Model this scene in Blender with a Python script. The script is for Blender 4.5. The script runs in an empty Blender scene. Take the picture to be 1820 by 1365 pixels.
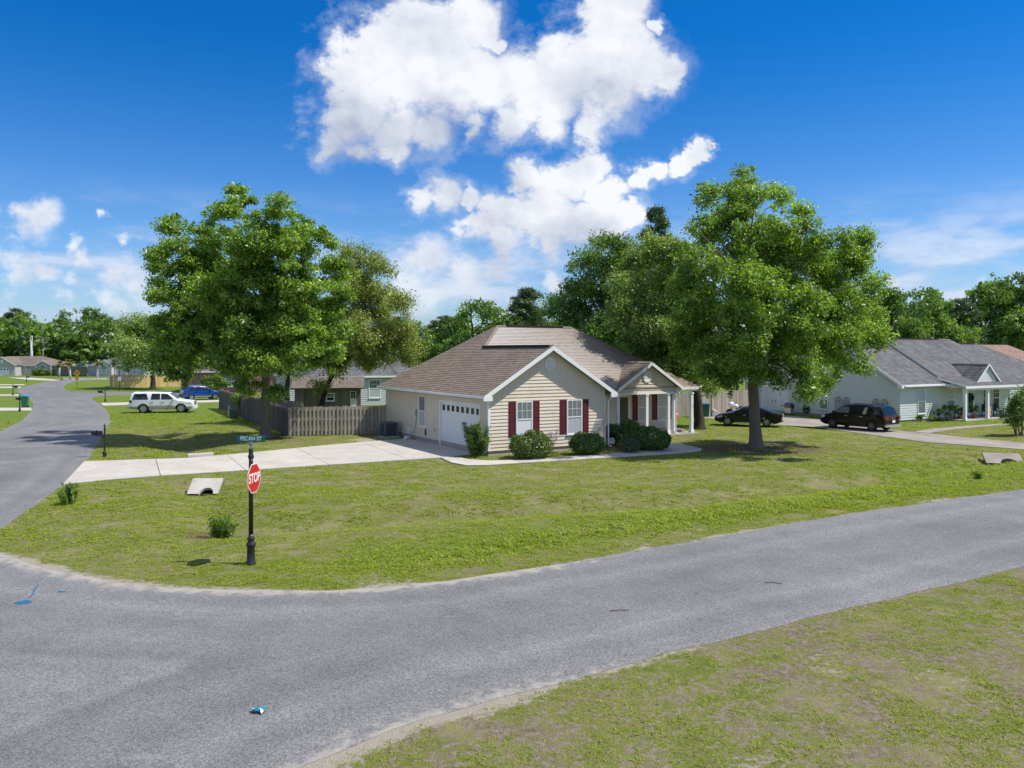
import bpy, bmesh, math, random
import numpy as np
from mathutils import Vector, Matrix
from mathutils.geometry import delaunay_2d_cdt

R = math.radians
C = bpy.context.scene.collection
scene = bpy.context.scene
rng = np.random.default_rng(7)
random.seed(7)

# ------------------------------------------------------------------ camera
F, HZ, CAMH = 1450.0, 626.0, 5.6            # focal length and horizon row in 1820 px units, camera height
cam_d = bpy.data.cameras.new("camera")
cam = bpy.data.objects.new("camera", cam_d)
C.objects.link(cam)
cam.location = (0, 0, CAMH)
cam.rotation_euler = (R(90), 0, 0)
cam_d.sensor_width = 36
cam_d.lens = 36 * F / 1820
cam_d.shift_y = -(682.5 - HZ) / 1820
cam_d.clip_start = 0.2
cam_d.clip_end = 6000
scene.camera = cam

# ------------------------------------------------------------------ sky, sun, exposure
SUN_DIR = Vector((0.995 * math.cos(R(56)), -0.09 * math.cos(R(56)), math.sin(R(56)))).normalized()
sun_el = math.asin(SUN_DIR.z)
sun_d = bpy.data.lights.new("sun", "SUN")
sun_d.energy = 2.45
sun_d.angle = R(0.53)
sun_d.color = (1.0, 0.94, 0.84)
sun = bpy.data.objects.new("sun", sun_d)
C.objects.link(sun)
sun.rotation_euler = SUN_DIR.to_track_quat("Z", "Y").to_euler()
sun.location = (30, 0, 60)

scene.view_settings.view_transform = "Standard"
scene.view_settings.look = "None"
scene.view_settings.exposure = 1.24
scene.view_settings.gamma = 1
scene.view_settings.use_curve_mapping = False

world = bpy.data.worlds.new("World")
scene.world = world
world.use_nodes = True


class NT:
    """small wrapper for building node trees"""
    def __init__(s, tree):
        s.t = tree
        s.n = tree.nodes
        s.l = tree.links

    def add(s, typ, **kw):
        n = s.n.new(typ)
        for k, v in kw.items():
            setattr(n, k, v)
        return n

    def put(s, sock, v):
        if hasattr(v, "is_linked") or isinstance(v, bpy.types.NodeSocket):
            s.l.new(v, sock)
        else:
            sock.default_value = v

    def math(s, op, a, b=None, c=None, clamp=False):
        n = s.add("ShaderNodeMath", operation=op, use_clamp=clamp)
        s.put(n.inputs[0], a)
        if b is not None:
            s.put(n.inputs[1], b)
        if c is not None:
            s.put(n.inputs[2], c)
        return n.outputs[0]

    def vmath(s, op, a, b=None, out=0):
        n = s.add("ShaderNodeVectorMath", operation=op)
        s.put(n.inputs[0], a)
        if b is not None:
            if op == "SCALE":
                s.put(n.inputs[3], b)
            else:
                s.put(n.inputs[1], b)
        return n.outputs[out]

    def mix(s, fac, a, b, typ="RGBA", blend="MIX"):
        n = s.add("ShaderNodeMix", data_type=typ)
        if typ == "RGBA":
            n.blend_type = blend
            s.put(n.inputs[0], fac)
            s.put(n.inputs[6], a)
            s.put(n.inputs[7], b)
            return n.outputs[2]
        s.put(n.inputs[0], fac)
        s.put(n.inputs[2], a)
        s.put(n.inputs[3], b)
        return n.outputs[0]

    def noise(s, vec, scale, detail=3, rough=0.55, dist=0.0, dim="3D"):
        n = s.add("ShaderNodeTexNoise", noise_dimensions=dim)
        if vec is not None:
            s.put(n.inputs["Vector"], vec)
        n.inputs["Scale"].default_value = scale
        n.inputs["Detail"].default_value = detail
        n.inputs["Roughness"].default_value = rough
        n.inputs["Distortion"].default_value = dist
        return n

    def ramp(s, v, lo, hi, a=0.0, b=1.0, smooth=True):
        n = s.add("ShaderNodeMapRange", interpolation_type="SMOOTHSTEP" if smooth else "LINEAR")
        s.put(n.inputs[0], v)
        for i, x in enumerate((lo, hi, a, b)):
            s.put(n.inputs[i + 1], x)
        return n.outputs[0]

    def attr(s, name):
        n = s.add("ShaderNodeAttribute", attribute_name=name)
        return n.outputs["Fac"]


def rgba(c):
    return (c[0], c[1], c[2], 1.0)


def build_sky():
    w = NT(world.node_tree)
    w.n.clear()
    out = w.add("ShaderNodeOutputWorld")
    bg = w.add("ShaderNodeBackground")
    bg.inputs[1].default_value = 0.15
    w.l.new(bg.outputs[0], out.inputs[0])
    sky = w.add("ShaderNodeTexSky", sky_type="NISHITA")
    sky.sun_disc = False
    sky.sun_elevation = sun_el
    sky.sun_rotation = math.atan2(SUN_DIR.x, SUN_DIR.y)
    sky.altitude = 0
    sky.air_density = 1.0
    sky.dust_density = 0.6
    sky.ozone_density = 2.5
    hs = w.add("ShaderNodeHueSaturation")
    hs.inputs["Saturation"].default_value = 1.1
    hs.inputs["Value"].default_value = 0.95
    w.l.new(sky.outputs[0], hs.inputs["Color"])
    blue = hs.outputs[0]
    # deeper blue overhead, paler towards the horizon, all round
    tc = w.add("ShaderNodeTexCoord")
    d = tc.outputs["Generated"]
    sep = w.add("ShaderNodeSeparateXYZ")
    w.l.new(d, sep.inputs[0])
    X, Y, Z = sep.outputs
    zc = w.math("MAXIMUM", Z, 0.0)
    deep = w.mix(w.ramp(zc, 0.0, 0.38), (0.265, 0.335, 0.445, 1), (0.012, 0.215, 0.41, 1))
    blue = w.mix(1.0, blue, deep, blend="MULTIPLY")
    # clouds: a field of cumulus lobes in the tangent plane of directions, edges broken by noise
    ys = w.math("MAXIMUM", Y, 0.08)
    px = w.math("DIVIDE", X, ys)
    pz = w.math("DIVIDE", Z, ys)
    cp = w.add("ShaderNodeCombineXYZ")
    w.put(cp.inputs[0], px)
    w.put(cp.inputs[1], w.math("MULTIPLY", pz, 1.12))
    p0 = cp.outputs[0]
    n1 = w.noise(p0, 7.0, 5, 0.6)
    off = w.vmath("SUBTRACT", n1.outputs["Color"], (0.5, 0.5, 0.5))
    n1b = w.noise(p0, 24.0, 4, 0.6)
    offb = w.vmath("SUBTRACT", n1b.outputs["Color"], (0.5, 0.5, 0.5))
    p = w.vmath("ADD", w.vmath("ADD", p0, w.vmath("SCALE", off, 0.09)), w.vmath("SCALE", offb, 0.045))
    big = [(680, 112, 100), (645, 185, 82), (755, 60, 85), (830, 22, 60), (790, 140, 110), (880, 150, 90), (950, 160, 85),
           (1020, 118, 76), (1085, 60, 72), (1110, 8, 55), (1125, 105, 80), (1178, 112, 46), (1080, 165, 66), (700, 225, 66),
           (590, 252, 40), (640, 262, 34), (700, 268, 32), (760, 240, 46), (830, 238, 34), (610, 215, 60), (900, 225, 40), (970, 225, 40), (1040, 225, 44), (1186, 32, 20), (875, 60, 24)]
    low = [(780, 345, 42), (742, 360, 30), (830, 350, 26), (895, 385, 60), (965, 395, 76), (1050, 400, 66), (935, 318, 34),
           (1000, 315, 44), (1045, 290, 36), (1070, 340, 36), (1105, 385, 36), (1120, 320, 26), (1155, 305, 26), (1200, 290, 27), (1225, 272, 22), (1252, 255, 20), (1280, 252, 12),
           (850, 400, 40), (890, 428, 38), (980, 430, 40)]
    small = [(765, 462, 55), (735, 500, 45), (820, 490, 46), (880, 478, 38), (770, 540, 38), (850, 540, 40), (915, 545, 30),
             (990, 498, 26), (890, 560, 34), (60, 386, 44), (25, 382, 30), (195, 368, 15), (135, 428, 20), (158, 455, 24),
             (45, 472, 44), (95, 480, 26), (215, 420, 20), (232, 490, 45), (128, 492, 24), (110, 540, 26), (200, 535, 30),
             (255, 540, 34), (1590, 503, 22), (1695, 522, 28), (1745, 528, 24), (5, 560, 30)]
    def field(lst, sm):
        acc = None
        for (cx, cy, r) in lst:
            c = ((cx - 910) / F, (HZ - cy) / F * 1.12, 0)
            dd = w.vmath("DISTANCE", p, c, out=1)
            v = w.math("MULTIPLY_ADD", dd, -F / (r * 1.12), 1.0)
            acc = v if acc is None else w.math("SMOOTH_MAX", acc, v, sm)
        return acc
    fine = w.noise(p0, 24.0, 8, 0.64)
    fine2 = w.noise(w.vmath("ADD", p0, (0.012, 0.016, 0)), 24.0, 8, 0.64)
    ero = w.math("SUBTRACT", fine.outputs[0], 0.5)
    sh = None
    for (cx, cy, r, k) in [(640, 262, 165, .80), (760, 268, 140, .72), (870, 268, 110, .62), (960, 250, 80, .45), (1050, 165, 95, .5), (905, 205, 80, .35), (1110, 190, 80, .45), (760, 170, 60, .2), (1020, 440, 100, .6),
                           (890, 425, 90, .55), (780, 372, 55, .45), (770, 520, 90, .5), (860, 530, 90, .5), (240, 520, 80, .5),
                           (70, 500, 60, .5), (60, 410, 45, .35), (1080, 440, 60, .3), (1000, 260, 60, .3)]:
        c = ((cx - 910) / F, (HZ - cy) / F * 1.12, 0)
        dd = w.vmath("DISTANCE", p, c, out=1)
        v = w.math("MULTIPLY", w.ramp(dd, r * 1.15 / F, 0.0), k)
        sh = v if sh is None else w.math("MAXIMUM", sh, v)
    D1 = w.math("MULTIPLY_ADD", ero, 1.05, field(big + low, 0.14))
    hi = w.math("MULTIPLY_ADD", sh, 0.55, 0.34)
    a1 = w.add("ShaderNodeMapRange", interpolation_type="SMOOTHSTEP")
    w.put(a1.inputs[0], D1)
    a1.inputs[1].default_value = -0.06
    w.put(a1.inputs[2], hi)
    D2 = w.math("MULTIPLY_ADD", ero, 1.5, field(small, 0.3))
    halo = w.ramp(w.math("MULTIPLY_ADD", ero, 0.9, D1), -0.40, 0.35, 0, 0.32)
    alpha_view = w.math("MAXIMUM", w.math("MAXIMUM", a1.outputs[0], halo), w.ramp(D2, -0.08, 0.80, 0, 0.92))
    # elsewhere round the sky: unseen cumulus, cover raised for whiter fill light
    gn = w.noise(w.vmath("MULTIPLY", d, (1, 1, 1.6)), 3.2, 6, 0.6)
    alpha_gen = w.math("MULTIPLY", w.ramp(gn.outputs[0], 0.46, 0.58), w.ramp(Z, 0.02, 0.12))
    # blend between the two by angle from the photographed direction
    inview = w.math("MULTIPLY", w.ramp(Y, 0.55, 0.72), w.ramp(Z, 0.62, 0.52))
    alpha = w.mix(inview, alpha_gen, alpha_view, typ="FLOAT")
    # light and dark billows: relief of the fine noise towards the sun plus thick grey bellies
    rel = w.math("SUBTRACT", fine.outputs[0], fine2.outputs[0])
    med = w.noise(p0, 11.0, 4, 0.55)
    med2 = w.noise(w.vmath("ADD", p0, (0.02, 0.03, 0)), 11.0, 4, 0.55)
    rel2 = w.math("SUBTRACT", med.outputs[0], med2.outputs[0])
    lum = w.math("SUBTRACT", 0.80, w.math("MULTIPLY", sh, 1.15))
    lum = w.math("MULTIPLY_ADD", rel, 1.0, lum)
    lg = w.noise(p0, 5.0, 3, 0.5)
    lg2 = w.noise(w.vmath("ADD", p0, (0.035, 0.055, 0)), 5.0, 3, 0.5)
    lum = w.math("MULTIPLY_ADD", w.math("SUBTRACT", lg.outputs[0], lg2.outputs[0]), 2.2, lum)
    lum = w.ramp(w.math("MULTIPLY_ADD", rel2, 1.3, lum), -0.45, 1.0, smooth=False)
    ccol = w.mix(lum, (1.25, 1.42, 1.85, 1), (2.65, 2.72, 2.86, 1))
    # clouds low down sink into the blue of the air
    low_fade = w.ramp(Z, 0.0, 0.16, 0.62, 1.0)
    a2 = w.math("MULTIPLY", alpha, low_fade)
    # soft lavender bank of distant cloud low above the horizon, all round
    bk = w.noise(w.vmath("MULTIPLY", d, (4.5, 4.5, 15.0)), 1.6, 6, 0.62)
    bank = w.math("MULTIPLY", w.ramp(bk.outputs[0], 0.43, 0.62), w.math("MULTIPLY", w.ramp(Z, 0.20, 0.08), w.ramp(Z, -0.01, 0.03)))
    bl = w.ramp(bk.outputs[0], 0.5, 0.72)
    bcol = w.mix(bl, (1.55, 1.85, 2.45, 1), (2.5, 2.6, 2.85, 1))
    blue = w.mix(w.math("MULTIPLY", bank, 0.68), blue, bcol)
    col = w.mix(a2, blue, ccol)
    w.l.new(col, bg.inputs[0])


build_sky()
scene.cycles.max_bounces = 8
scene.cycles.diffuse_bounces = 5
scene.cycles.transparent_max_bounces = 4
scene.cycles.sample_clamp_indirect = 4
world.cycles.sampling_method = "MANUAL"
world.cycles.sample_map_resolution = 512


# ------------------------------------------------------------------ geometry helpers
def G(px, py, z=0.0):
    """ground point seen at a pixel of the photograph"""
    d = (CAMH - z) * F / (py - HZ)
    return np.array([(px - 910) / F * d, d, z])


def P(px, py, d):
    """point at distance d seen at a pixel"""
    return np.array([(px - 910) / F * d, d, CAMH - (py - HZ) / F * d])


class MB:
    def __init__(s):
        s.v, s.f, s.m = [], [], []

    def add(s, vs, fs, mi=0):
        b = len(s.v)
        s.v.extend([tuple(map(float, v)) for v in vs])
        for f in fs:
            s.f.append(tuple(b + i for i in f))
            s.m.append(mi)
        return s

    def box(s, c, d, mi=0, rot=0.0):
        x, y, z = d[0] / 2, d[1] / 2, d[2] / 2
        co, si = math.cos(rot), math.sin(rot)
        vs = []
        for dz in (-z, z):
            for (dx, dy) in ((-x, -y), (x, -y), (x, y), (-x, y)):
                vs.append((c[0] + dx * co - dy * si, c[1] + dx * si + dy * co, c[2] + dz))
        return s.add(vs, [(3, 2, 1, 0), (4, 5, 6, 7), (0, 1, 5, 4), (1, 2, 6, 5), (2, 3, 7, 6), (3, 0, 4, 7)], mi)

    def bb(s, a, b, mi=0):
        return s.box([(a[i] + b[i]) / 2 for i in range(3)], [abs(b[i] - a[i]) for i in range(3)], mi)

    def prism(s, poly, z0, z1, mi=0):
        n = len(poly)
        vs = [(p[0], p[1], z0) for p in poly] + [(p[0], p[1], z1) for p in poly]
        fs = [tuple(range(n))[::-1], tuple(range(n, 2 * n))] + [(i, (i + 1) % n, n + (i + 1) % n, n + i) for i in range(n)]
        return s.add(vs, fs, mi)

    def wallpoly(s, poly, y0, y1, mi=0):
        """polygon in x,z extruded along y (y0 outer)"""
        n = len(poly)
        vs = [(p[0], y0, p[1]) for p in poly] + [(p[0], y1, p[1]) for p in poly]
        fs = [tuple(range(n)), tuple(range(n, 2 * n))[::-1]] + [((i + 1) % n, i, n + i, n + (i + 1) % n) for i in range(n)]
        return s.add(vs, fs, mi)

    def tube(s, pts, rad, n=8, mi=0, cap=True):
        pts = [Vector(p) for p in pts]
        if not hasattr(rad, "__len__"):
            rad = [rad] * len(pts)
        vs = []
        ref = Vector((0.31, 0.9, 0.2))
        for i, p in enumerate(pts):
            t = (pts[min(i + 1, len(pts) - 1)] - pts[max(i - 1, 0)]).normalized()
            a = t.cross(ref)
            if a.length < 1e-4:
                a = t.cross(Vector((1, 0, 0)))
            a.normalize()
            b = t.cross(a)
            for k in range(n):
                an = 2 * math.pi * k / n
                vs.append(p + (a * math.cos(an) + b * math.sin(an)) * rad[i])
        fs = []
        for i in range(len(pts) - 1):
            for k in range(n):
                k2 = (k + 1) % n
                fs.append((i * n + k, i * n + k2, (i + 1) * n + k2, (i + 1) * n + k))
        if cap:
            fs.append(tuple(range(n))[::-1])
            fs.append(tuple(range((len(pts) - 1) * n, len(pts) * n)))
        return s.add(vs, fs, mi)

    def lathe(s, prof, n=14, mi=0, c=(0, 0, 0)):
        return s.tube_prof(prof, n, mi, c)

    def tube_prof(s, prof, n, mi, c):
        vs = []
        for (r, z) in prof:
            for k in range(n):
                an = 2 * math.pi * k / n
                vs.append((c[0] + r * math.cos(an), c[1] + r * math.sin(an), c[2] + z))
        fs = []
        for i in range(len(prof) - 1):
            for k in range(n):
                k2 = (k + 1) % n
                fs.append((i * n + k, i * n + k2, (i + 1) * n + k2, (i + 1) * n + k))
        fs.append(tuple(range(n))[::-1])
        fs.append(tuple(range((len(prof) - 1) * n, len(prof) * n)))
        return s.add(vs, fs, mi)

    def mesh(s, name, smooth=False):
        me = bpy.data.meshes.new(name)
        me.from_pydata(s.v, [], s.f)
        if smooth:
            me.polygons.foreach_set("use_smooth", [True] * len(me.polygons))
        me.update()
        return me


def obj(name, mb, mats, parent=None, loc=(0, 0, 0), rotz=0.0, smooth=False):
    me = mb.mesh(name, smooth) if isinstance(mb, MB) else mb
    if not isinstance(mats, (list, tuple)):
        mats = [mats]
    if len(me.materials) == 0:
        for m in mats:
            me.materials.append(m)
    if isinstance(mb, MB) and len(mats) > 1:
        me.polygons.foreach_set("material_index", mb.m)
    o = bpy.data.objects.new(name, me)
    C.objects.link(o)
    o.parent = parent
    o.location = loc
    o.rotation_euler = (0, 0, rotz)
    return o


def tag(o, label=None, cat=None, group=None, kind=None):
    if label:
        o["label"] = label
    if cat:
        o["category"] = cat
    if group:
        o["group"] = group
    if kind:
        o["kind"] = kind
    return o


def thing(name, label, cat, loc=(0, 0, 0), rotz=0.0, group=None):
    o = bpy.data.objects.new(name, None)
    C.objects.link(o)
    o.location = [float(v) for v in loc]
    o.rotation_euler = (0, 0, rotz)
    o.empty_display_size = 0.3
    return tag(o, label, cat, group)


def copy_tree(src, parent=None):
    c = src.copy()
    C.objects.link(c)
    c.parent = parent
    for ch in list(src.children):
        copy_tree(ch, c)
    return c


def npmesh(name, verts, quads, mats, attrs=None, smooth=False, fattrs=None):
    verts = np.asarray(verts, np.float32)
    quads = np.asarray(quads, np.int32)
    k = quads.shape[1]
    me = bpy.data.meshes.new(name)
    me.vertices.add(len(verts))
    me.vertices.foreach_set("co", verts.ravel())
    me.loops.add(quads.size)
    me.loops.foreach_set("vertex_index", quads.ravel())
    me.polygons.add(len(quads))
    me.polygons.foreach_set("loop_start", np.arange(0, quads.size, k, dtype=np.int32))
    if smooth:
        me.polygons.foreach_set("use_smooth", np.ones(len(quads), bool))
    for nm, a in (attrs or {}).items():
        at = me.attributes.new(nm, "FLOAT", "POINT")
        at.data.foreach_set("value", np.asarray(a, np.float32))
    for nm, a in (fattrs or {}).items():
        at = me.attributes.new(nm, "FLOAT", "FACE")
        at.data.foreach_set("value", np.asarray(a, np.float32))
    me.update(calc_edges=True)
    for m in (mats if isinstance(mats, (list, tuple)) else [mats]):
        me.materials.append(m)
    return me


def clip_half(poly, axis, val, keep_above):
    out = []
    n = len(poly)
    for i in range(n):
        a, b = poly[i], poly[(i + 1) % n]
        da, db = a[axis] - val, b[axis] - val
        if not keep_above:
            da, db = -da, -db
        if da >= 0:
            out.append(a)
        if (da > 0 and db < 0) or (da < 0 and db > 0):
            t = da / (da - db)
            out.append(tuple(a[k] + (b[k] - a[k]) * t for k in range(len(a))))
    return out


def vhash(ix, iy, seed):
    h = (ix.astype(np.int64) * 374761393 + iy.astype(np.int64) * 668265263 + seed * 974711) & 0x7FFFFFFF
    h = ((h ^ (h >> 13)) * 1274126177) & 0x7FFFFFFF
    return ((h ^ (h >> 16)) & 0xFFFF) / 65535.0


def vnoise(x, y, seed=0):
    ix, iy = np.floor(x), np.floor(y)
    fx, fy = x - ix, y - iy
    fx, fy = fx * fx * (3 - 2 * fx), fy * fy * (3 - 2 * fy)
    a = vhash(ix, iy, seed)
    b = vhash(ix + 1, iy, seed)
    c = vhash(ix, iy + 1, seed)
    e = vhash(ix + 1, iy + 1, seed)
    return (a * (1 - fx) + b * fx) * (1 - fy) + (c * (1 - fx) + e * fx) * fy


def fbm(x, y, seed=0, oct=4):
    s, a, t = 0, 1.0, 0
    for o in range(oct):
        s = s + a * vnoise(x * 2 ** o, y * 2 ** o, seed + o * 17)
        t += a
        a *= 0.5
    return s / t


def inside(x, y, poly):
    x, y = np.asarray(x), np.asarray(y)
    r = np.zeros(x.shape, bool)
    n = len(poly)
    for i in range(n):
        x1, y1 = poly[i][0], poly[i][1]
        x2, y2 = poly[(i + 1) % n][0], poly[(i + 1) % n][1]
        if y1 == y2:
            continue
        c = ((y1 > y) != (y2 > y)) & (x < (x2 - x1) * (y - y1) / (y2 - y1) + x1)
        r ^= c
    return r


def dist_line(x, y, pts, closed=False):
    x, y = np.asarray(x), np.asarray(y)
    best = np.full(x.shape, 1e9)
    n = len(pts)
    for i in range(n if closed else n - 1):
        ax, ay = pts[i][0], pts[i][1]
        bx, by = pts[(i + 1) % n][0], pts[(i + 1) % n][1]
        dx, dy = bx - ax, by - ay
        L = dx * dx + dy * dy + 1e-9
        t = np.clip(((x - ax) * dx + (y - ay) * dy) / L, 0, 1)
        best = np.minimum(best, np.hypot(x - ax - t * dx, y - ay - t * dy))
    return best


def sstep(x, a, b):
    t = np.clip((x - a) / (b - a), 0, 1)
    return t * t * (3 - 2 * t)


# ------------------------------------------------------------------ materials
def new_mat(name):
    m = bpy.data.materials.new(name)
    m.use_nodes = True
    t = NT(m.node_tree)
    b = m.node_tree.nodes["Principled BSDF"]
    return m, t, b


def M(name, col, rough=0.6, var=0.12, scale=6.0, metal=0.0, spec=0.35, coat=0.0, bump=0.0, stretch=(1, 1, 1), objvar=0.0, dirt=None):
    m, t, b = new_mat(name)
    tc = t.add("ShaderNodeTexCoord")
    v = t.vmath("MULTIPLY", tc.outputs["Object"], stretch)
    n = t.noise(v, scale, 4, 0.6)
    k = t.math("MULTIPLY_ADD", t.math("SUBTRACT", n.outputs[0], 0.5), 2 * var, 1.0)
    if objvar:
        oi = t.add("ShaderNodeObjectInfo")
        k = t.math("MULTIPLY", k, t.math("MULTIPLY_ADD", t.math("SUBTRACT", oi.outputs["Random"], 0.5), 2 * objvar, 1.0))
    c = t.vmath("SCALE", rgba(col)[:3], k)
    if dirt:
        n2 = t.noise(tc.outputs["Object"], dirt[1], 5, 0.65)
        c = t.mix(t.ramp(n2.outputs[0], 0.5, 0.75, 0, dirt[2]), c, rgba(dirt[0]))
    t.l.new(c, b.inputs["Base Color"])
    b.inputs["Roughness"].default_value = rough
    b.inputs["Metallic"].default_value = metal
    b.inputs["Specular IOR Level"].default_value = spec
    b.inputs["Coat Weight"].default_value = coat
    b.inputs["Coat Roughness"].default_value = 0.04
    if bump:
        bn = t.add("ShaderNodeBump")
        bn.inputs["Strength"].default_value = bump
        bn.inputs["Distance"].default_value = 0.02
        t.l.new(n.outputs[0], bn.inputs["Height"])
        t.l.new(bn.outputs[0], b.inputs["Normal"])
    return m


def leaf_mat(name, dark, light, warm=None, trans=0.3, gloss=0.035):
    m, t, b = new_mat(name)
    t.n.remove(b)
    out = [n for n in t.n if n.type == "OUTPUT_MATERIAL"][0]
    a = t.attr("tint")
    c = t.mix(a, rgba(dark), rgba(light))
    if warm:
        oi = t.attr("warm")
        c = t.mix(oi, c, rgba(warm))
    df = t.add("ShaderNodeBsdfDiffuse")
    tr = t.add("ShaderNodeBsdfTranslucent")
    gl = t.add("ShaderNodeBsdfGlossy")
    gl.inputs["Roughness"].default_value = 0.4
    gl.inputs["Color"].default_value = (0.9, 0.95, 1.0, 1)
    t.l.new(c, df.inputs[0])
    t.l.new(t.mix(1.0, c, (1.6, 1.7, 0.5, 1), blend="MULTIPLY"), tr.inputs[0])
    m1 = t.add("ShaderNodeMixShader")
    m1.inputs[0].default_value = trans
    t.l.new(df.outputs[0], m1.inputs[1])
    t.l.new(tr.outputs[0], m1.inputs[2])
    m2 = t.add("ShaderNodeMixShader")
    m2.inputs[0].default_value = gloss
    t.l.new(m1.outputs[0], m2.inputs[1])
    t.l.new(gl.outputs[0], m2.inputs[2])
    t.l.new(m2.outputs[0], out.inputs[0])
    return m


def ground_mat():
    m, t, b = new_mat("lawn_ground")
    ge = t.add("ShaderNodeNewGeometry")
    p = ge.outputs["Position"]
    sand, litter, lush = t.attr("sand"), t.attr("litter"), t.attr("lush")
    n0 = t.noise(p, 0.22, 3, 0.55)
    n1 = t.noise(p, 1.3, 5, 0.62)
    n2 = t.noise(p, 7.0, 5, 0.7)
    n3 = t.noise(p, 38.0, 3, 0.7)
    g = t.mix(t.ramp(n1.outputs[0], 0.35, 0.65), (0.160, 0.200, 0.024, 1), (0.270, 0.322, 0.042, 1))
    g = t.mix(t.ramp(n0.outputs[0], 0.4, 0.62), g, (0.245, 0.250, 0.058, 1))
    g = t.mix(t.ramp(n3.outputs[0], 0.35, 0.62, 0, 0.8), g, (0.055, 0.085, 0.013, 1))
    n5 = t.noise(p, 17.0, 4, 0.7)
    g = t.mix(t.ramp(n5.outputs[0], 0.47, 0.63, 0, 0.8), g, (0.215, 0.185, 0.10, 1))
    n6 = t.noise(p, 5.5, 7, 0.78)
    g = t.mix(t.ramp(n6.outputs[0], 0.54, 0.63, 0, 0.55), g, (0.085, 0.078, 0.034, 1))
    n7 = t.noise(p, 0.55, 5, 0.65)
    g = t.mix(t.math("MULTIPLY", t.ramp(n7.outputs[0], 0.48, 0.66, 0, 0.5), t.ramp(lush, 0.95, 0.45)), g, (0.31, 0.265, 0.15, 1))
    g = t.mix(t.math("MULTIPLY", t.ramp(lush, 0.45, 0.95), 0.6), g, (0.105, 0.185, 0.022, 1))
    soil = t.mix(t.ramp(n2.outputs[0], 0.35, 0.65), (0.115, 0.088, 0.062, 1), (0.255, 0.212, 0.165, 1))
    # bare soil showing through in patches, less where lush
    bare = t.math("ADD", t.math("MULTIPLY", n2.outputs[0], 0.6), t.math("MULTIPLY", n1.outputs[0], 0.5))
    thr = t.math("MULTIPLY_ADD", lush, 0.20, 0.500)
    bm = t.ramp(t.math("SUBTRACT", bare, thr), -0.01, 0.07, 0, 0.9)
    c = t.mix(bm, g, soil)
    lit = t.mix(t.ramp(n2.outputs[0], 0.4, 0.6), (0.07, 0.048, 0.033, 1), (0.16, 0.115, 0.08, 1))
    lm = t.ramp(t.math("MULTIPLY_ADD", t.math("SUBTRACT", n2.outputs[0], 0.5), 1.2, litter), 0.3, 0.7)
    c = t.mix(lm, c, lit)
    sd = t.mix(n3.outputs[0], (0.28, 0.245, 0.195, 1), (0.40, 0.36, 0.30, 1))
    sm = t.ramp(t.math("MULTIPLY_ADD", t.math("SUBTRACT", n2.outputs[0], 0.5), 1.1, sand), 0.35, 0.65)
    c = t.mix(sm, c, sd)
    t.l.new(c, b.inputs["Base Color"])
    b.inputs["Roughness"].default_value = 0.95
    b.inputs["Specular IOR Level"].default_value = 0.1
    bn = t.add("ShaderNodeBump")
    bn.inputs["Strength"].default_value = 0.9
    bn.inputs["Distance"].default_value = 0.06
    hh = t.math("ADD", n2.outputs[0], t.math("MULTIPLY", n3.outputs[0], 0.6))
    t.l.new(hh, bn.inputs["Height"])
    t.l.new(bn.outputs[0], b.inputs["Normal"])
    return m


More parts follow.
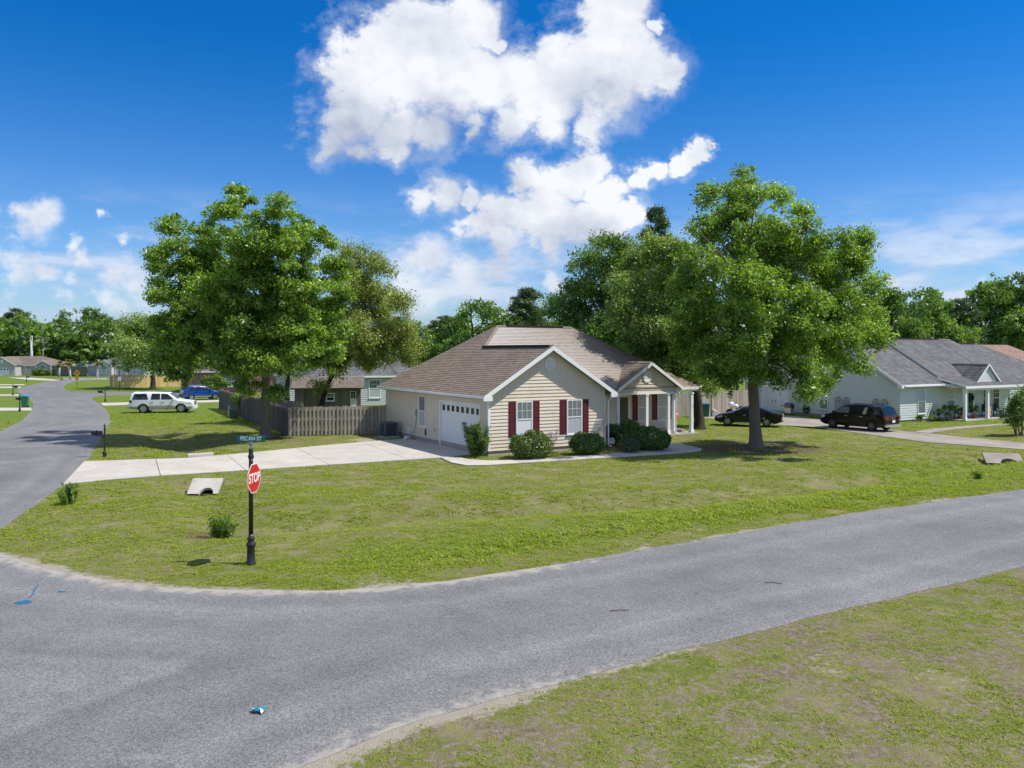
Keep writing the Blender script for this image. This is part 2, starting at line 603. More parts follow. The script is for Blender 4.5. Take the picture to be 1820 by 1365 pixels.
def road_mat():
    m, t, b = new_mat("worn_asphalt")
    ge = t.add("ShaderNodeNewGeometry")
    p = ge.outputs["Position"]
    ed = t.attr("edge")           # metres to the nearest road edge
    grit = t.attr("grit")
    v = t.add("ShaderNodeTexVoronoi")
    v.inputs["Scale"].default_value = 46
    t.l.new(p, v.inputs["Vector"])
    vs = t.add("ShaderNodeSeparateColor")
    t.l.new(v.outputs["Color"], vs.inputs[0])
    v2 = t.add("ShaderNodeTexVoronoi")
    v2.inputs["Scale"].default_value = 110
    t.l.new(p, v2.inputs["Vector"])
    vs2 = t.add("ShaderNodeSeparateColor")
    t.l.new(v2.outputs["Color"], vs2.inputs[0])
    sp = t.math("ADD", t.math("MULTIPLY", vs.outputs[0], 0.6), t.math("MULTIPLY", vs2.outputs[0], 0.4))
    c = t.mix(t.ramp(sp, 0.15, 0.92, smooth=False), (0.080, 0.080, 0.081, 1), (0.255, 0.255, 0.258, 1))
    big = t.noise(p, 0.16, 4, 0.6)
    med = t.noise(p, 0.9, 4, 0.65)
    lane = t.noise(None, 0.75, 2, 0.5, dim="1D")
    t.l.new(t.math("ADD", ed, t.math("MULTIPLY", big.outputs[0], 1.0)), lane.inputs["W"])
    k = t.math("MULTIPLY_ADD", t.math("SUBTRACT", lane.outputs[0], 0.5), 1.0, 1.0)
    k = t.math("MULTIPLY_ADD", t.math("SUBTRACT", big.outputs[0], 0.5), 0.85, k)
    k = t.math("MULTIPLY_ADD", t.math("SUBTRACT", med.outputs[0], 0.5), 0.5, k)
    c = t.vmath("SCALE", c, k)
    # dust and sand blown along the edges
    n2 = t.noise(p, 3.0, 5, 0.65)
    dust = t.math("MULTIPLY", t.ramp(ed, 0.9, 0.0), grit)
    dm = t.ramp(t.math("MULTIPLY_ADD", t.math("SUBTRACT", n2.outputs[0], 0.5), 1.9, dust), 0.35, 0.95)
    c = t.mix(t.math("MULTIPLY", dm, 0.85), c, (0.36, 0.33, 0.29, 1))
    # a few pale scuffs
    sc = t.noise(t.vmath("MULTIPLY", p, (0.5, 3.0, 1)), 0.9, 3, 0.5)
    c = t.mix(t.ramp(sc.outputs[0], 0.68, 0.74, 0, 0.35), c, (0.27, 0.27, 0.27, 1))
    t.l.new(c, b.inputs["Base Color"])
    b.inputs["Roughness"].default_value = 0.85
    b.inputs["Specular IOR Level"].default_value = 0.3
    bn = t.add("ShaderNodeBump")
    bn.inputs["Strength"].default_value = 0.45
    bn.inputs["Distance"].default_value = 0.01
    t.l.new(vs.outputs[1], bn.inputs["Height"])
    t.l.new(bn.outputs[0], b.inputs["Normal"])
    return m


def shingle_mat(name, a, c2, streak=None):
    m, t, b = new_mat(name)
    uv = t.add("ShaderNodeUVMap", uv_map="course")
    sp = t.add("ShaderNodeSeparateXYZ")
    t.l.new(uv.outputs[0], sp.inputs[0])
    row = t.math("FLOOR", sp.outputs[1])
    wn0 = t.add("ShaderNodeTexWhiteNoise", noise_dimensions="1D")
    t.l.new(row, wn0.inputs["W"])
    xs = t.math("ADD", t.math("DIVIDE", sp.outputs[0], 0.33), t.math("MULTIPLY", wn0.outputs[0], 7.0))
    cell = t.math("FLOOR", xs)
    cv = t.add("ShaderNodeCombineXYZ")
    t.put(cv.inputs[0], cell)
    t.put(cv.inputs[1], row)
    wn = t.add("ShaderNodeTexWhiteNoise", noise_dimensions="2D")
    t.l.new(cv.outputs[0], wn.inputs["Vector"])
    c = t.mix(wn.outputs[0], rgba(a), rgba(c2))
    fr = t.math("FRACT", xs)
    gap = t.ramp(fr, 0.0, 0.06, 0.55, 1.0)
    tc = t.add("ShaderNodeTexCoord")
    n = t.noise(tc.outputs["Object"], 0.5, 4, 0.6)
    fine = t.noise(tc.outputs["Object"], 30, 2, 0.6)
    k = t.math("MULTIPLY", gap, t.math("MULTIPLY_ADD", n.outputs[0], 0.4, 0.8))
    k = t.math("MULTIPLY", k, t.math("MULTIPLY_ADD", fine.outputs[0], 0.5, 0.75))
    c = t.vmath("SCALE", c, k)
    if streak:
        ns = t.noise(t.vmath("MULTIPLY", uv.outputs[0], (1.6, 0.05, 1)), 1.0, 4, 0.6)
        c = t.mix(t.ramp(ns.outputs[0], 0.45, 0.7, 0, 0.7), c, rgba(streak))
    t.l.new(c, b.inputs["Base Color"])
    b.inputs["Roughness"].default_value = 0.9
    b.inputs["Specular IOR Level"].default_value = 0.2
    return m


def wood_mat(name, a, c2, dark):
    m, t, b = new_mat(name)
    tc = t.add("ShaderNodeTexCoord")
    oi = t.add("ShaderNodeObjectInfo")
    v = t.vmath("ADD", t.vmath("MULTIPLY", tc.outputs["Object"], (14, 14, 1.2)), t.vmath("SCALE", (17.0, 9.0, 31.0), oi.outputs["Random"]))
    n = t.noise(v, 2.0, 4, 0.6)
    c = t.mix(n.outputs[0], rgba(a), rgba(c2))
    k = t.math("MULTIPLY_ADD", oi.outputs["Random"], 0.5, 0.75)
    c = t.vmath("SCALE", c, k)
    n2 = t.noise(v, 0.7, 3, 0.6)
    c = t.mix(t.ramp(n2.outputs[0], 0.5, 0.75, 0, 0.6), c, rgba(dark))
    t.l.new(c, b.inputs["Base Color"])
    b.inputs["Roughness"].default_value = 0.9
    b.inputs["Specular IOR Level"].default_value = 0.15
    return m


def concrete_mat(name, a, c2):
    m, t, b = new_mat(name)
    ge = t.add("ShaderNodeNewGeometry")
    p = ge.outputs["Position"]
    oi = t.add("ShaderNodeObjectInfo")
    n1 = t.noise(p, 0.6, 5, 0.65)
    n2 = t.noise(p, 12, 4, 0.7)
    n3 = t.noise(p, 90, 2, 0.6)
    c = t.mix(t.ramp(n1.outputs[0], 0.3, 0.7), rgba(a), rgba(c2))
    k = t.math("ADD", t.math("MULTIPLY_ADD", n2.outputs[0], 0.22, 0.83), t.math("MULTIPLY_ADD", n3.outputs[0], 0.2, -0.06))
    k = t.math("MULTIPLY", k, t.math("MULTIPLY_ADD", oi.outputs["Random"], 0.08, 0.94))
    c = t.vmath("SCALE", c, k)
    n4 = t.noise(t.vmath("MULTIPLY", p, (1.0, 1.0, 1.0)), 2.2, 6, 0.75)
    c = t.mix(t.ramp(n4.outputs[0], 0.54, 0.72, 0, 0.45), c, (0.2, 0.17, 0.14, 1))
    t.l.new(c, b.inputs["Base Color"])
    b.inputs["Roughness"].default_value = 0.85
    bn = t.add("ShaderNodeBump")
    bn.inputs["Strength"].default_value = 0.15
    bn.inputs["Distance"].default_value = 0.01
    t.l.new(n3.outputs[0], bn.inputs["Height"])
    t.l.new(bn.outputs[0], b.inputs["Normal"])
    return m


MT = {}
MT["ground"] = ground_mat()
MT["road"] = road_mat()
MT["concrete"] = concrete_mat("driveway_concrete", (0.42, 0.385, 0.345), (0.51, 0.475, 0.43))
MT["concrete_grey"] = concrete_mat("weathered_concrete", (0.23, 0.20, 0.175), (0.33, 0.295, 0.26))
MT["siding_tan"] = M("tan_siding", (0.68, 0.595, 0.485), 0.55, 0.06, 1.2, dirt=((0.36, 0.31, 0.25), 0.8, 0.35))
MT["siding_shade"] = M("tan_siding_shade_toned", (0.62, 0.54, 0.44), 0.55, 0.06, 1.2)  # darker copy of the tan siding, porch shade put into its colour
MT["siding_sage"] = M("pale_sage_siding", (0.57, 0.615, 0.59), 0.55, 0.05, 1.2, dirt=((0.40, 0.44, 0.41), 0.8, 0.3))
MT["siding_grey"] = M("grey_siding", (0.46, 0.445, 0.42), 0.6, 0.06, 1.2)
MT["siding_blue"] = M("grey_blue_siding", (0.48, 0.50, 0.51), 0.6, 0.06, 1.2)
MT["foundation"] = concrete_mat("foundation_concrete", (0.34, 0.31, 0.28), (0.42, 0.38, 0.34))
MT["white"] = M("white_trim_paint", (0.78, 0.79, 0.80), 0.45, 0.05, 2.0, dirt=((0.55, 0.54, 0.5), 1.5, 0.3))
MT["white_door"] = M("white_garage_door", (0.76, 0.78, 0.81), 0.45, 0.03, 2.0)
MT["shutter"] = M("burgundy_shutter", (0.105, 0.016, 0.021), 0.5, 0.15, 5.0)
MT["glass"] = M("window_glass", (0.16, 0.19, 0.19), 0.06, 0.5, 6.0, spec=0.6, stretch=(3, 1, 0.5))
MT["glass_blind"] = M("blinds_behind_glass", (0.42, 0.45, 0.48), 0.12, 0.25, 5.0, spec=0.5, stretch=(1, 1, 4))
MT["glass_pale"] = M("white_blind_behind_glass", (0.68, 0.70, 0.73), 0.15, 0.1, 5.0, spec=0.5)
MT["glass_dark"] = M("dark_glass", (0.012, 0.014, 0.017), 0.05, 0.2, 6.0, spec=0.6)
MT["door_glass"] = M("garage_door_glass", (0.02, 0.02, 0.022), 0.12, 0.2, 6.0, spec=0.5)
MT["entry_brown"] = M("brown_entry_door", (0.10, 0.075, 0.06), 0.5, 0.1, 3.0)
MT["shingle_tan"] = shingle_mat("tan_brown_shingles", (0.193, 0.151, 0.121), (0.258, 0.207, 0.169))
MT["shingle_grey"] = shingle_mat("weathered_grey_shingles", (0.118, 0.118, 0.122), (0.175, 0.175, 0.182), streak=(0.07, 0.07, 0.073))
MT["shingle_brown"] = shingle_mat("far_brown_shingles", (0.165, 0.135, 0.115), (0.225, 0.19, 0.165))
MT["shingle_red"] = shingle_mat("reddish_shingles", (0.22, 0.14, 0.115), (0.33, 0.23, 0.19))
MT["ridge_dark"] = M("dark_ridge_vent", (0.035, 0.025, 0.022), 0.9, 0.2)
MT["cap_tan"] = M("ridge_cap_shingle", (0.21, 0.167, 0.136), 0.9, 0.2, 8, objvar=0.15)
MT["cap_grey"] = M("grey_ridge_cap", (0.13, 0.13, 0.133), 0.9, 0.2, 8, objvar=0.1)
MT["soffit"] = M("soffit", (0.42, 0.42, 0.42), 0.6, 0.04)
MT["picket"] = wood_mat("weathered_picket", (0.25, 0.218, 0.182), (0.44, 0.392, 0.333), (0.13, 0.112, 0.092))
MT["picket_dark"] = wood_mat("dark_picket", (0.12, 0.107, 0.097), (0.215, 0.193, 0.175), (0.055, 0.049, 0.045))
MT["picket_new"] = wood_mat("new_pine_picket", (0.66, 0.44, 0.20), (0.80, 0.58, 0.30), (0.55, 0.35, 0.15))
MT["shed_wood"] = wood_mat("shed_wood", (0.13, 0.11, 0.095), (0.24, 0.205, 0.175), (0.065, 0.055, 0.047))
MT["bark"] = M("tree_bark", (0.165, 0.135, 0.11), 0.95, 0.4, 5.0, bump=0.8, stretch=(3, 3, 0.6), spec=0.1, dirt=((0.24, 0.22, 0.19), 3, 0.5))
MT["bark_dark"] = M("dark_bark", (0.06, 0.048, 0.04), 0.95, 0.35, 5.0, bump=0.8, stretch=(3, 3, 0.6), spec=0.1)
MT["black_metal"] = M("black_post_paint", (0.018, 0.019, 0.022), 0.38, 0.25, 4.0, spec=0.5, dirt=((0.10, 0.10, 0.10), 5, 0.35))
MT["sign_red"] = M("stop_sign_red", (0.50, 0.018, 0.022), 0.4, 0.06, 3.0)
MT["sign_white"] = M("sign_white", (0.80, 0.80, 0.80), 0.4, 0.03, 3.0)
MT["sign_green"] = M("street_sign_green", (0.004, 0.17, 0.125), 0.4, 0.06, 3.0)
MT["sign_yellow"] = M("warning_sign_yellow", (0.75, 0.40, 0.015), 0.45, 0.05, 3.0)
MT["sign_steel"] = M("galvanised_steel", (0.35, 0.42, 0.40), 0.4, 0.15, 6.0, metal=0.6)
MT["black"] = M("matt_black", (0.012, 0.012, 0.013), 0.6, 0.2, 5.0)
MT["rubber"] = M("tyre_rubber", (0.02, 0.02, 0.02), 0.8, 0.2, 8.0)
MT["alloy"] = M("alloy_wheel", (0.34, 0.35, 0.37), 0.3, 0.1, 8.0, metal=0.7)
MT["alloy_dark"] = M("dark_alloy_wheel", (0.16, 0.165, 0.17), 0.35, 0.1, 8.0, metal=0.7)
MT["chrome"] = M("chrome", (0.7, 0.71, 0.72), 0.15, 0.05, 8.0, metal=0.9)
MT["paint_white"] = M("white_car_paint", (0.76, 0.78, 0.80), 0.3, 0.03, 2.0, coat=0.4)
MT["paint_tan"] = M("tan_lower_paint", (0.34, 0.30, 0.25), 0.3, 0.05, 2.0, coat=0.6)
MT["paint_blue"] = M("blue_car_paint", (0.004, 0.050, 0.23), 0.25, 0.06, 2.0, coat=1.0)
MT["paint_black"] = M("black_car_paint", (0.004, 0.005, 0.008), 0.22, 0.1, 2.0, coat=0.35, spec=0.25)
MT["silver"] = M("silver_trim", (0.55, 0.57, 0.58), 0.25, 0.06, 4.0, metal=0.6)
MT["tail_red"] = M("tail_light_red", (0.16, 0.010, 0.012), 0.2, 0.1, 4.0, coat=0.8)
MT["head_lamp"] = M("headlight_lens", (0.62, 0.64, 0.66), 0.12, 0.15, 9.0, coat=0.8)
MT["bin_green"] = M("green_bin_plastic", (0.012, 0.12, 0.065), 0.5, 0.1, 4.0)
MT["bin_blue"] = M("blue_bin_lid", (0.02, 0.28, 0.42), 0.45, 0.08, 4.0)
MT["ac"] = M("condenser_blue_grey", (0.10, 0.13, 0.17), 0.5, 0.15, 6.0, metal=0.2)
MT["ac_dark"] = M("condenser_coil", (0.03, 0.04, 0.055), 0.7, 0.2, 6.0)
MT["pipe_grey"] = M("grey_conduit", (0.3, 0.31, 0.32), 0.5, 0.1, 5.0)
MT["pipe_dark"] = M("pipe_inside", (0.02, 0.019, 0.018), 0.9, 0.3, 5.0)
MT["util_green"] = M("utility_green", (0.03, 0.075, 0.055), 0.5, 0.1, 5.0)
MT["orange"] = M("orange_plastic", (0.7, 0.13, 0.03), 0.5, 0.08, 5.0)
MT["blue_paint"] = M("blue_marking_paint", (0.01, 0.115, 0.25), 0.7, 0.3, 9.0)
MT["litter_blue"] = M("blue_wrapper", (0.01, 0.19, 0.33), 0.35, 0.2, 9.0)
MT["brick"] = M("far_brick", (0.30, 0.17, 0.13), 0.9, 0.25, 20.0)
MT["pole_grey"] = M("concrete_pole", (0.52, 0.51, 0.48), 0.8, 0.08, 3.0)
MT["pole_wood"] = M("wooden_pole", (0.27, 0.24, 0.21), 0.9, 0.2, 5.0, stretch=(2, 2, 0.3))
MT["pot"] = M("terracotta_pot", (0.32, 0.12, 0.065), 0.8, 0.15, 5.0)
MT["tan_bg"] = M("tan_board", (0.46, 0.33, 0.18), 0.7, 0.1, 5.0)
MT["flower"] = M("pale_blossom", (0.72, 0.70, 0.62), 0.8, 0.1, 5.0)
MT["mulch"] = M("mulch", (0.05, 0.036, 0.028), 0.95, 0.4, 20, bump=0.8)
MT["leaf_pecan"] = leaf_mat("bright_green_leaves", (0.055, 0.130, 0.014), (0.320, 0.465, 0.080), trans=0.44)
MT["leaf_oak"] = leaf_mat("oak_leaves", (0.060, 0.125, 0.016), (0.320, 0.465, 0.085), trans=0.46)
MT["leaf_olive"] = leaf_mat("olive_brown_leaves", (0.110, 0.150, 0.035), (0.470, 0.530, 0.175), trans=0.42)
MT["leaf_grey"] = leaf_mat("grey_green_leaves", (0.090, 0.145, 0.036), (0.350, 0.460, 0.150), trans=0.42)
MT["leaf_dark"] = leaf_mat("dark_oak_leaves", (0.034, 0.090, 0.022), (0.200, 0.320, 0.070), trans=0.4)
MT["leaf_far"] = leaf_mat("far_tree_leaves", (0.042, 0.104, 0.026), (0.225, 0.350, 0.078), trans=0.4)
MT["leaf_pine"] = leaf_mat("pine_needles", (0.025, 0.062, 0.020), (0.11, 0.165, 0.055), trans=0.2)
MT["leaf_box"] = leaf_mat("boxwood_leaves", (0.036, 0.082, 0.018), (0.155, 0.250, 0.050), trans=0.3)
MT["leaf_boxl"] = leaf_mat("light_boxwood_leaves", (0.045, 0.090, 0.016), (0.190, 0.260, 0.050), trans=0.3)
MT["leaf_sage"] = leaf_mat("sage_shrub_leaves", (0.045, 0.075, 0.035), (0.13, 0.175, 0.085), trans=0.2)
MT["leaf_tall"] = leaf_mat("tall_shrub_leaves", (0.050, 0.105, 0.022), (0.18, 0.26, 0.06), trans=0.4)
MT["leaf_purple"] = leaf_mat("purple_shrub_leaves", (0.03, 0.016, 0.020), (0.075, 0.035, 0.042), trans=0.2)
MT["leaf_weed"] = leaf_mat("weed_leaves", (0.07, 0.145, 0.02), (0.21, 0.31, 0.05), trans=0.4)
MT["leaf_palm"] = leaf_mat("palm_fronds", (0.06, 0.08, 0.02), (0.18, 0.17, 0.05), trans=0.25)
MT["blossom_bush"] = leaf_mat("blossom_leaves", (0.05, 0.09, 0.025), (0.48, 0.48, 0.36), trans=0.25)
MT["grass"] = leaf_mat("grass_blades", (0.130, 0.192, 0.018), (0.330, 0.400, 0.052), warm=(0.34, 0.28, 0.15), trans=0.35, gloss=0.008)

# ------------------------------------------------------------------ layout on the ground
TH = R(30.5)
CU, SU = math.cos(TH), math.sin(TH)
HO = G(868, 811)                                  # front left corner of the tan house


def L2W(u, v, o=HO):
    return np.array([o[0] + u * CU - v * SU, o[1] + u * SU + v * CU])


def g2(*pts):
    return [tuple(G(*p)[:2]) for p in pts]


ROAD = ([(150, 104.9), (60, 55.0)] +
        g2((1820, 869), (1700, 886), (1560, 906), (1400, 931), (1200, 967), (1000, 1002), (900, 1017), (800, 1031), (700, 1042),
           (600, 1048), (500, 1050), (400, 1048), (300, 1044), (200, 1033), (110, 1016), (50, 1001), (0, 985)) +
        [(-15.6, 22.9), (-16.6, 23.9), (-16.7, 24.9)] +
        g2((0, 940), (60, 900), (112, 863), (150, 825), (172, 790), (195, 750), (195, 738), (187, 726.6), (176, 717), (163, 710),
           (164, 706), (178, 703.5), (224, 702), (300, 701), (400, 700), (400, 696.5), (240, 697), (122.6, 695.6), (114.7, 691),
           (113, 687), (118.7, 681.8), (132, 678.5), (158, 676), (191, 675), (270, 674.5), (270, 671), (180, 672), (112, 674.5),
           (86, 677.8), (55, 684.4), (33, 690), (30, 695), (39, 701), (52, 707), (59, 718), (56.7, 729), (39.6, 747.7), (0, 767)) +
        [(-22.1, 25.0), (-11.3, 0.0), (-2.7, -20.0), (4.5, -20), (-3.9, 0.5), (-4.6, 5.0), (-4.0, 8.0)] +
        g2((530, 1365), (620, 1330), (700, 1298), (850, 1250), (1000, 1211), (1135, 1175), (1225, 1152), (1315, 1130), (1450, 1094),
           (1540, 1076), (1676, 1041), (1820, 1006)) + [(60, 49.1 - 0.3), (150, 103.2 - 6.2)])


def jitter_loop(poly, step, amp, far=70):
    out = []
    n = len(poly)
    for i in range(n):
        a, b = np.array(poly[i]), np.array(poly[(i + 1) % n])
        L = np.hypot(*(b - a))
        near = min(np.hypot(*a), np.hypot(*b))
        st = step if near < far else 4.0
        k = max(1, int(L / st))
        nrm = np.array([-(b - a)[1], (b - a)[0]]) / (L + 1e-9)
        for j in range(k):
            q = a + (b - a) * j / k
            s = float(fbm(np.array([q[0] * 0.9]), np.array([q[1] * 0.9]), 3, 4)[0] - 0.5) * 2
            am = amp if near < far else 0.0
            out.append(tuple(q + nrm * s * am))
    return out


ROADJ = jitter_loop(ROAD, 0.4, 0.12)

DRIVE = g2((112, 862), (150, 821), (330, 815.5), (440, 806), (560, 794), (640, 787), (722, 780.5), (770, 787)) + \
    [tuple(L2W(-0.02, 6.2)), tuple(L2W(-0.02, 0.9))] + g2((800, 812), (783, 814.5), (760, 816), (585, 827), (437, 837), (286, 846.5), (200, 853))
WALK = g2((783, 814), (800, 812.5), (815, 814), (835, 818), (870, 820), (940, 818), (1020, 812), (1083, 807), (1140, 801.5), (1187, 795), (1187, 786.5),
          (1215, 791), (1248, 799), (1246, 802), (1231, 805), (1186, 808.5), (1063, 815.5), (960, 822), (910, 825), (865, 828), (830, 828.5), (803, 823.5), (790, 818))
DRIVE_R = g2((1225, 733), (1320, 733), (1420, 741), (1470, 748), (1592, 765.5), (1643, 770.5), (1820, 788), (2060, 812), (2060, 832), (1820, 799.5), (1643, 786), (1500, 766.5), (1454, 760), (1390, 756.5),
              (1290, 747), (1225, 741))
PATH_R = g2((1625, 768.2), (1655, 763), (1717, 757.5), (1790, 753), (1800, 755), (1767, 757.2), (1700, 763), (1648, 770.5))
FARPADS = [g2((-300, 725.5), (56, 725), (56, 730), (-300, 732)), g2((-300, 701.5), (33, 701.3), (36, 704), (-300, 704.4)),
           g2((-300, 687.8), (37, 687.3), (35, 690), (-300, 690)), g2((-300, 683.4), (45, 683.4), (42, 685), (-300, 685.2)),
           g2((178, 717), (300, 713.5), (400, 711), (400, 714.5), (300, 717.5), (184, 721.3)),
           g2((15, 671.3), (52, 671.5), (108, 675.5), (92, 677), (46, 675)),
           g2((110, 673.4), (190, 673), (190, 674.3), (114, 674.3))]
HOUSE_RECT = [tuple(L2W(-0.1, -0.1)), tuple(L2W(7.9, -0.1)), tuple(L2W(7.9, 3.4)), tuple(L2W(18, 3.4)), tuple(L2W(18, 14.8)), tuple(L2W(-0.1, 14.8))]

DITCH_A = g2((352, 864), (385, 900), (430, 935), (560, 925), (900, 905), (1200, 886), (1450, 862), (1760, 816))
DITCH_B = g2((350, 806), (330, 795), (300, 778), (270, 762))


def gz(x, y):
    """height of the ground"""
    x, y = np.asarray(x, float), np.asarray(y, float)
    near = sstep(np.hypot(x, y), 140, 60)
    h = (fbm(x * 0.35, y * 0.35, 11, 3) - 0.5) * 0.10 * near
    d = dist_line(x, y, DITCH_A)
    h = h - 0.34 * np.exp(-(d / 1.25) ** 2)
    d = dist_line(x, y, DITCH_B)
    h = h - 0.30 * np.exp(-(d / 1.3) ** 2)
    flat = np.ones_like(h)
    for poly in (DRIVE, WALK, DRIVE_R, PATH_R, HOUSE_RECT):
        dd = dist_line(x, y, poly, True)
        dd = np.where(inside(x, y, poly), 0, dd)
        flat = np.minimum(flat, sstep(dd, 0.15, 1.0))
    dr = dist_line(x, y, ROAD, True)
    dr = np.where(inside(x, y, ROAD), 0, dr)
    flat = np.minimum(flat, sstep(dr, 0.3, 2.0))
    return h * flat - 0.002


# ------------------------------------------------------------------ ground sheet
def axis(a, b, st, far0, far1):
    mid = np.arange(a, b, st)
    lo, hi, s = [], [], st
    x = a
    while x > far0:
        s *= 1.25
        x -= s
        lo.append(x)
    s = st
    x = b
    while x < far1:
        s *= 1.25
        x += s
        hi.append(x)
    return np.concatenate([lo[::-1], mid, hi])


gx = axis(-34, 42, 0.3, -1800, 1800)
gy = axis(8, 66, 0.3, -400, 3000)
XX, YY = np.meshgrid(gx, gy)
xf, yf = XX.ravel(), YY.ravel()
zf = gz(xf, yf)
nx, ny = len(gx), len(gy)
ii = np.arange(nx * ny).reshape(ny, nx)
quads = np.stack([ii[:-1, :-1].ravel(), ii[:-1, 1:].ravel(), ii[1:, 1:].ravel(), ii[1:, :-1].ravel()], 1)


def field_masks(x, y):
    dr = dist_line(x, y, ROAD, True)
    # pale sand along the road edges, widest at the corner left of the stop sign
    cornerd = dist_line(x, y, g2((0, 985), (110, 1016), (300, 1046), (480, 1050)))
    sand = np.exp(-(dr / 0.22) ** 2) * 0.42 + np.exp(-(cornerd / 0.5) ** 2) * 0.34
    rt = dist_line(x, y, g2((530, 1365), (700, 1298), (1000, 1211), (1225, 1152)))
    sand += np.exp(-(rt / 0.5) ** 2) * 0.15
    sp = fbm(x * 0.55, y * 0.55, 31, 4)
    sand += sstep(sp, 0.60, 0.74) * 0.40
    f = dist_line(x, y, g2((640, 782), (690, 776)))
    sand += np.exp(-(f / 1.6) ** 2) * 0.6
    pf = dist_line(x, y, g2((1010, 826), (1200, 812), (1330, 815)))
    sand += np.exp(-(pf / 1.3) ** 2) * 0.15
    lit = np.zeros_like(x)
    for (px, py, r, k) in ((1343, 797, 3.2, .95), (1400, 800, 4.5, .45), (472, 778, 1.8, .8), (560, 780, 2.6, .35), (395, 945, 1.3, .8), (1260, 815, 5, .25),
                           (868, 822, 2.2, .5), (1000, 816, 3.2, .4), (1130, 800, 3.0, .5), (1100, 885, 2.2, .35), (1000, 832, 4, .25), (1400, 858, 3, .25), (1290, 880, 3, .4), (760, 905, 2, .3)):
        c = G(px, py)
        lit = np.maximum(lit, k * np.exp(-(((x - c[0]) / (r * 1.5)) ** 2 + ((y - c[1]) / r) ** 2)))
    # lower right verge is thin and brown, corner lawn medium, far lawns thick and green
    front = sstep((y - (13.0 + 0.62 * x)), 6, -2)
    lush = np.clip(0.40 + sstep(y, 50, 75) * 0.6, 0, 1)
    band = dist_line(x, y, g2((700, 985), (1000, 950), (1300, 905), (1600, 870), (1820, 840)))
    lush = np.maximum(lush, 0.85 * np.exp(-(band / 2.6) ** 2))
    rl = dist_line(x, y, g2((1560, 830), (1820, 830)))
    lush = np.maximum(lush, 0.75 * np.exp(-(rl / 5) ** 2))
    lush = np.where((front > 0.5), 0.06 + 0.2 * sstep(fbm(x * 0.4, y * 0.4, 77, 3), 0.45, 0.7), lush)
    return np.clip(sand, 0, 1), np.clip(lit, 0, 1), np.clip(lush, 0, 1)


sa, li, lu = field_masks(xf, yf)
gm = npmesh("ground", np.stack([xf, yf, zf], 1), quads, MT["ground"], {"sand": sa, "litter": li, "lush": lu}, smooth=True)
ground = bpy.data.objects.new("ground", gm)
C.objects.link(ground)
tag(ground, "patchy green lawn ground with bare sandy spots", kind="structure")


# ------------------------------------------------------------------ road sheet
def flat_sheet(poly, inner_step, z):
    xs = np.array([p[0] for p in poly])
    ys = np.array([p[1] for p in poly])
    pts = [Vector((p[0], p[1])) for p in poly]
    n = len(pts)
    edges = [(i, (i + 1) % n) for i in range(n)]
    if inner_step:
        xx, yy = np.meshgrid(np.arange(-24, 30, inner_step), np.arange(-6, 60, inner_step))
        xx, yy = xx.ravel(), yy.ravel()
        xx = xx + (vhash(np.floor(xx * 10), np.floor(yy * 10), 5) - .5) * inner_step * .4
        fx, fy = np.meshgrid(np.arange(-110, 150, 5.0), np.arange(-20, 180, 5.0))
        fx, fy = fx.ravel(), fy.ravel()
        far = ~((fx > -24) & (fx < 30) & (fy < 60) & (fy > -6))
        xx = np.concatenate([xx, fx[far]])
        yy = np.concatenate([yy, fy[far]])
        k = inside(xx, yy, poly)
        xx, yy = xx[k], yy[k]
        dd = dist_line(xx, yy, poly, True)
        k = dd > 0.15
        pts += [Vector((a, b)) for a, b in zip(xx[k], yy[k])]
    v, e, f, _, _, _ = delaunay_2d_cdt(pts, edges, [], 1, 1e-4)
    va = np.array([(p.x, p.y) for p in v])
    fa = np.array([q for q in f if len(q) == 3])
    cen = va[fa].mean(1)
    fa = fa[inside(cen[:, 0], cen[:, 1], poly)]
    ar = (va[fa[:, 1], 0] - va[fa[:, 0], 0]) * (va[fa[:, 2], 1] - va[fa[:, 0], 1]) - (va[fa[:, 1], 1] - va[fa[:, 0], 1]) * (va[fa[:, 2], 0] - va[fa[:, 0], 0])
    fa[ar < 0] = fa[ar < 0][:, ::-1]
    return np.column_stack([va, np.full(len(va), z)]), fa


rv, rf = flat_sheet(ROADJ, 0.55, 0.003)
edge = dist_line(rv[:, 0], rv[:, 1], ROAD, True)
cd = dist_line(rv[:, 0], rv[:, 1], g2((0, 985), (110, 1016), (300, 1046), (600, 1048), (900, 1017)))
cd2 = dist_line(rv[:, 0], rv[:, 1], g2((530, 1365), (700, 1298), (900, 1238)))
grit = 0.34 + 0.55 * np.exp(-(cd / 2.5) ** 2) + 0.35 * np.exp(-(cd2 / 2) ** 2)
rm = npmesh("road", rv, rf, MT["road"], {"edge": edge, "grit": grit})
road = bpy.data.objects.new("road", rm)
C.objects.link(road)
tag(road, "grey asphalt street crossing the front and bending away at left", kind="structure")


def slab_obj(name, poly, z, mat, parent=None, label=None, thick=0.10, kind="structure"):
    a = sum(poly[i][0] * poly[(i + 1) % len(poly)][1] - poly[(i + 1) % len(poly)][0] * poly[i][1] for i in range(len(poly)))
    if a < 0:
        poly = poly[::-1]
    bm = bmesh.new()
    vs = [bm.verts.new((p[0], p[1], z)) for p in poly]
    f = bm.faces.new(vs)
    bmesh.ops.triangulate(bm, faces=[f])
    top = list(bm.faces)
    n = len(poly)
    lo = [bm.verts.new((p[0], p[1], z - thick)) for p in poly]
    for i in range(n):
        j = (i + 1) % n
        bm.faces.new((vs[j], vs[i], lo[i], lo[j]))
    me = bpy.data.meshes.new(name)
    bm.to_mesh(me)
    bm.free()
    me.materials.append(mat)
    o = bpy.data.objects.new(name, me)
    C.objects.link(o)
    o.parent = parent
    if kind:
        o["kind"] = kind
    if label:
        o["label"] = label
    return o


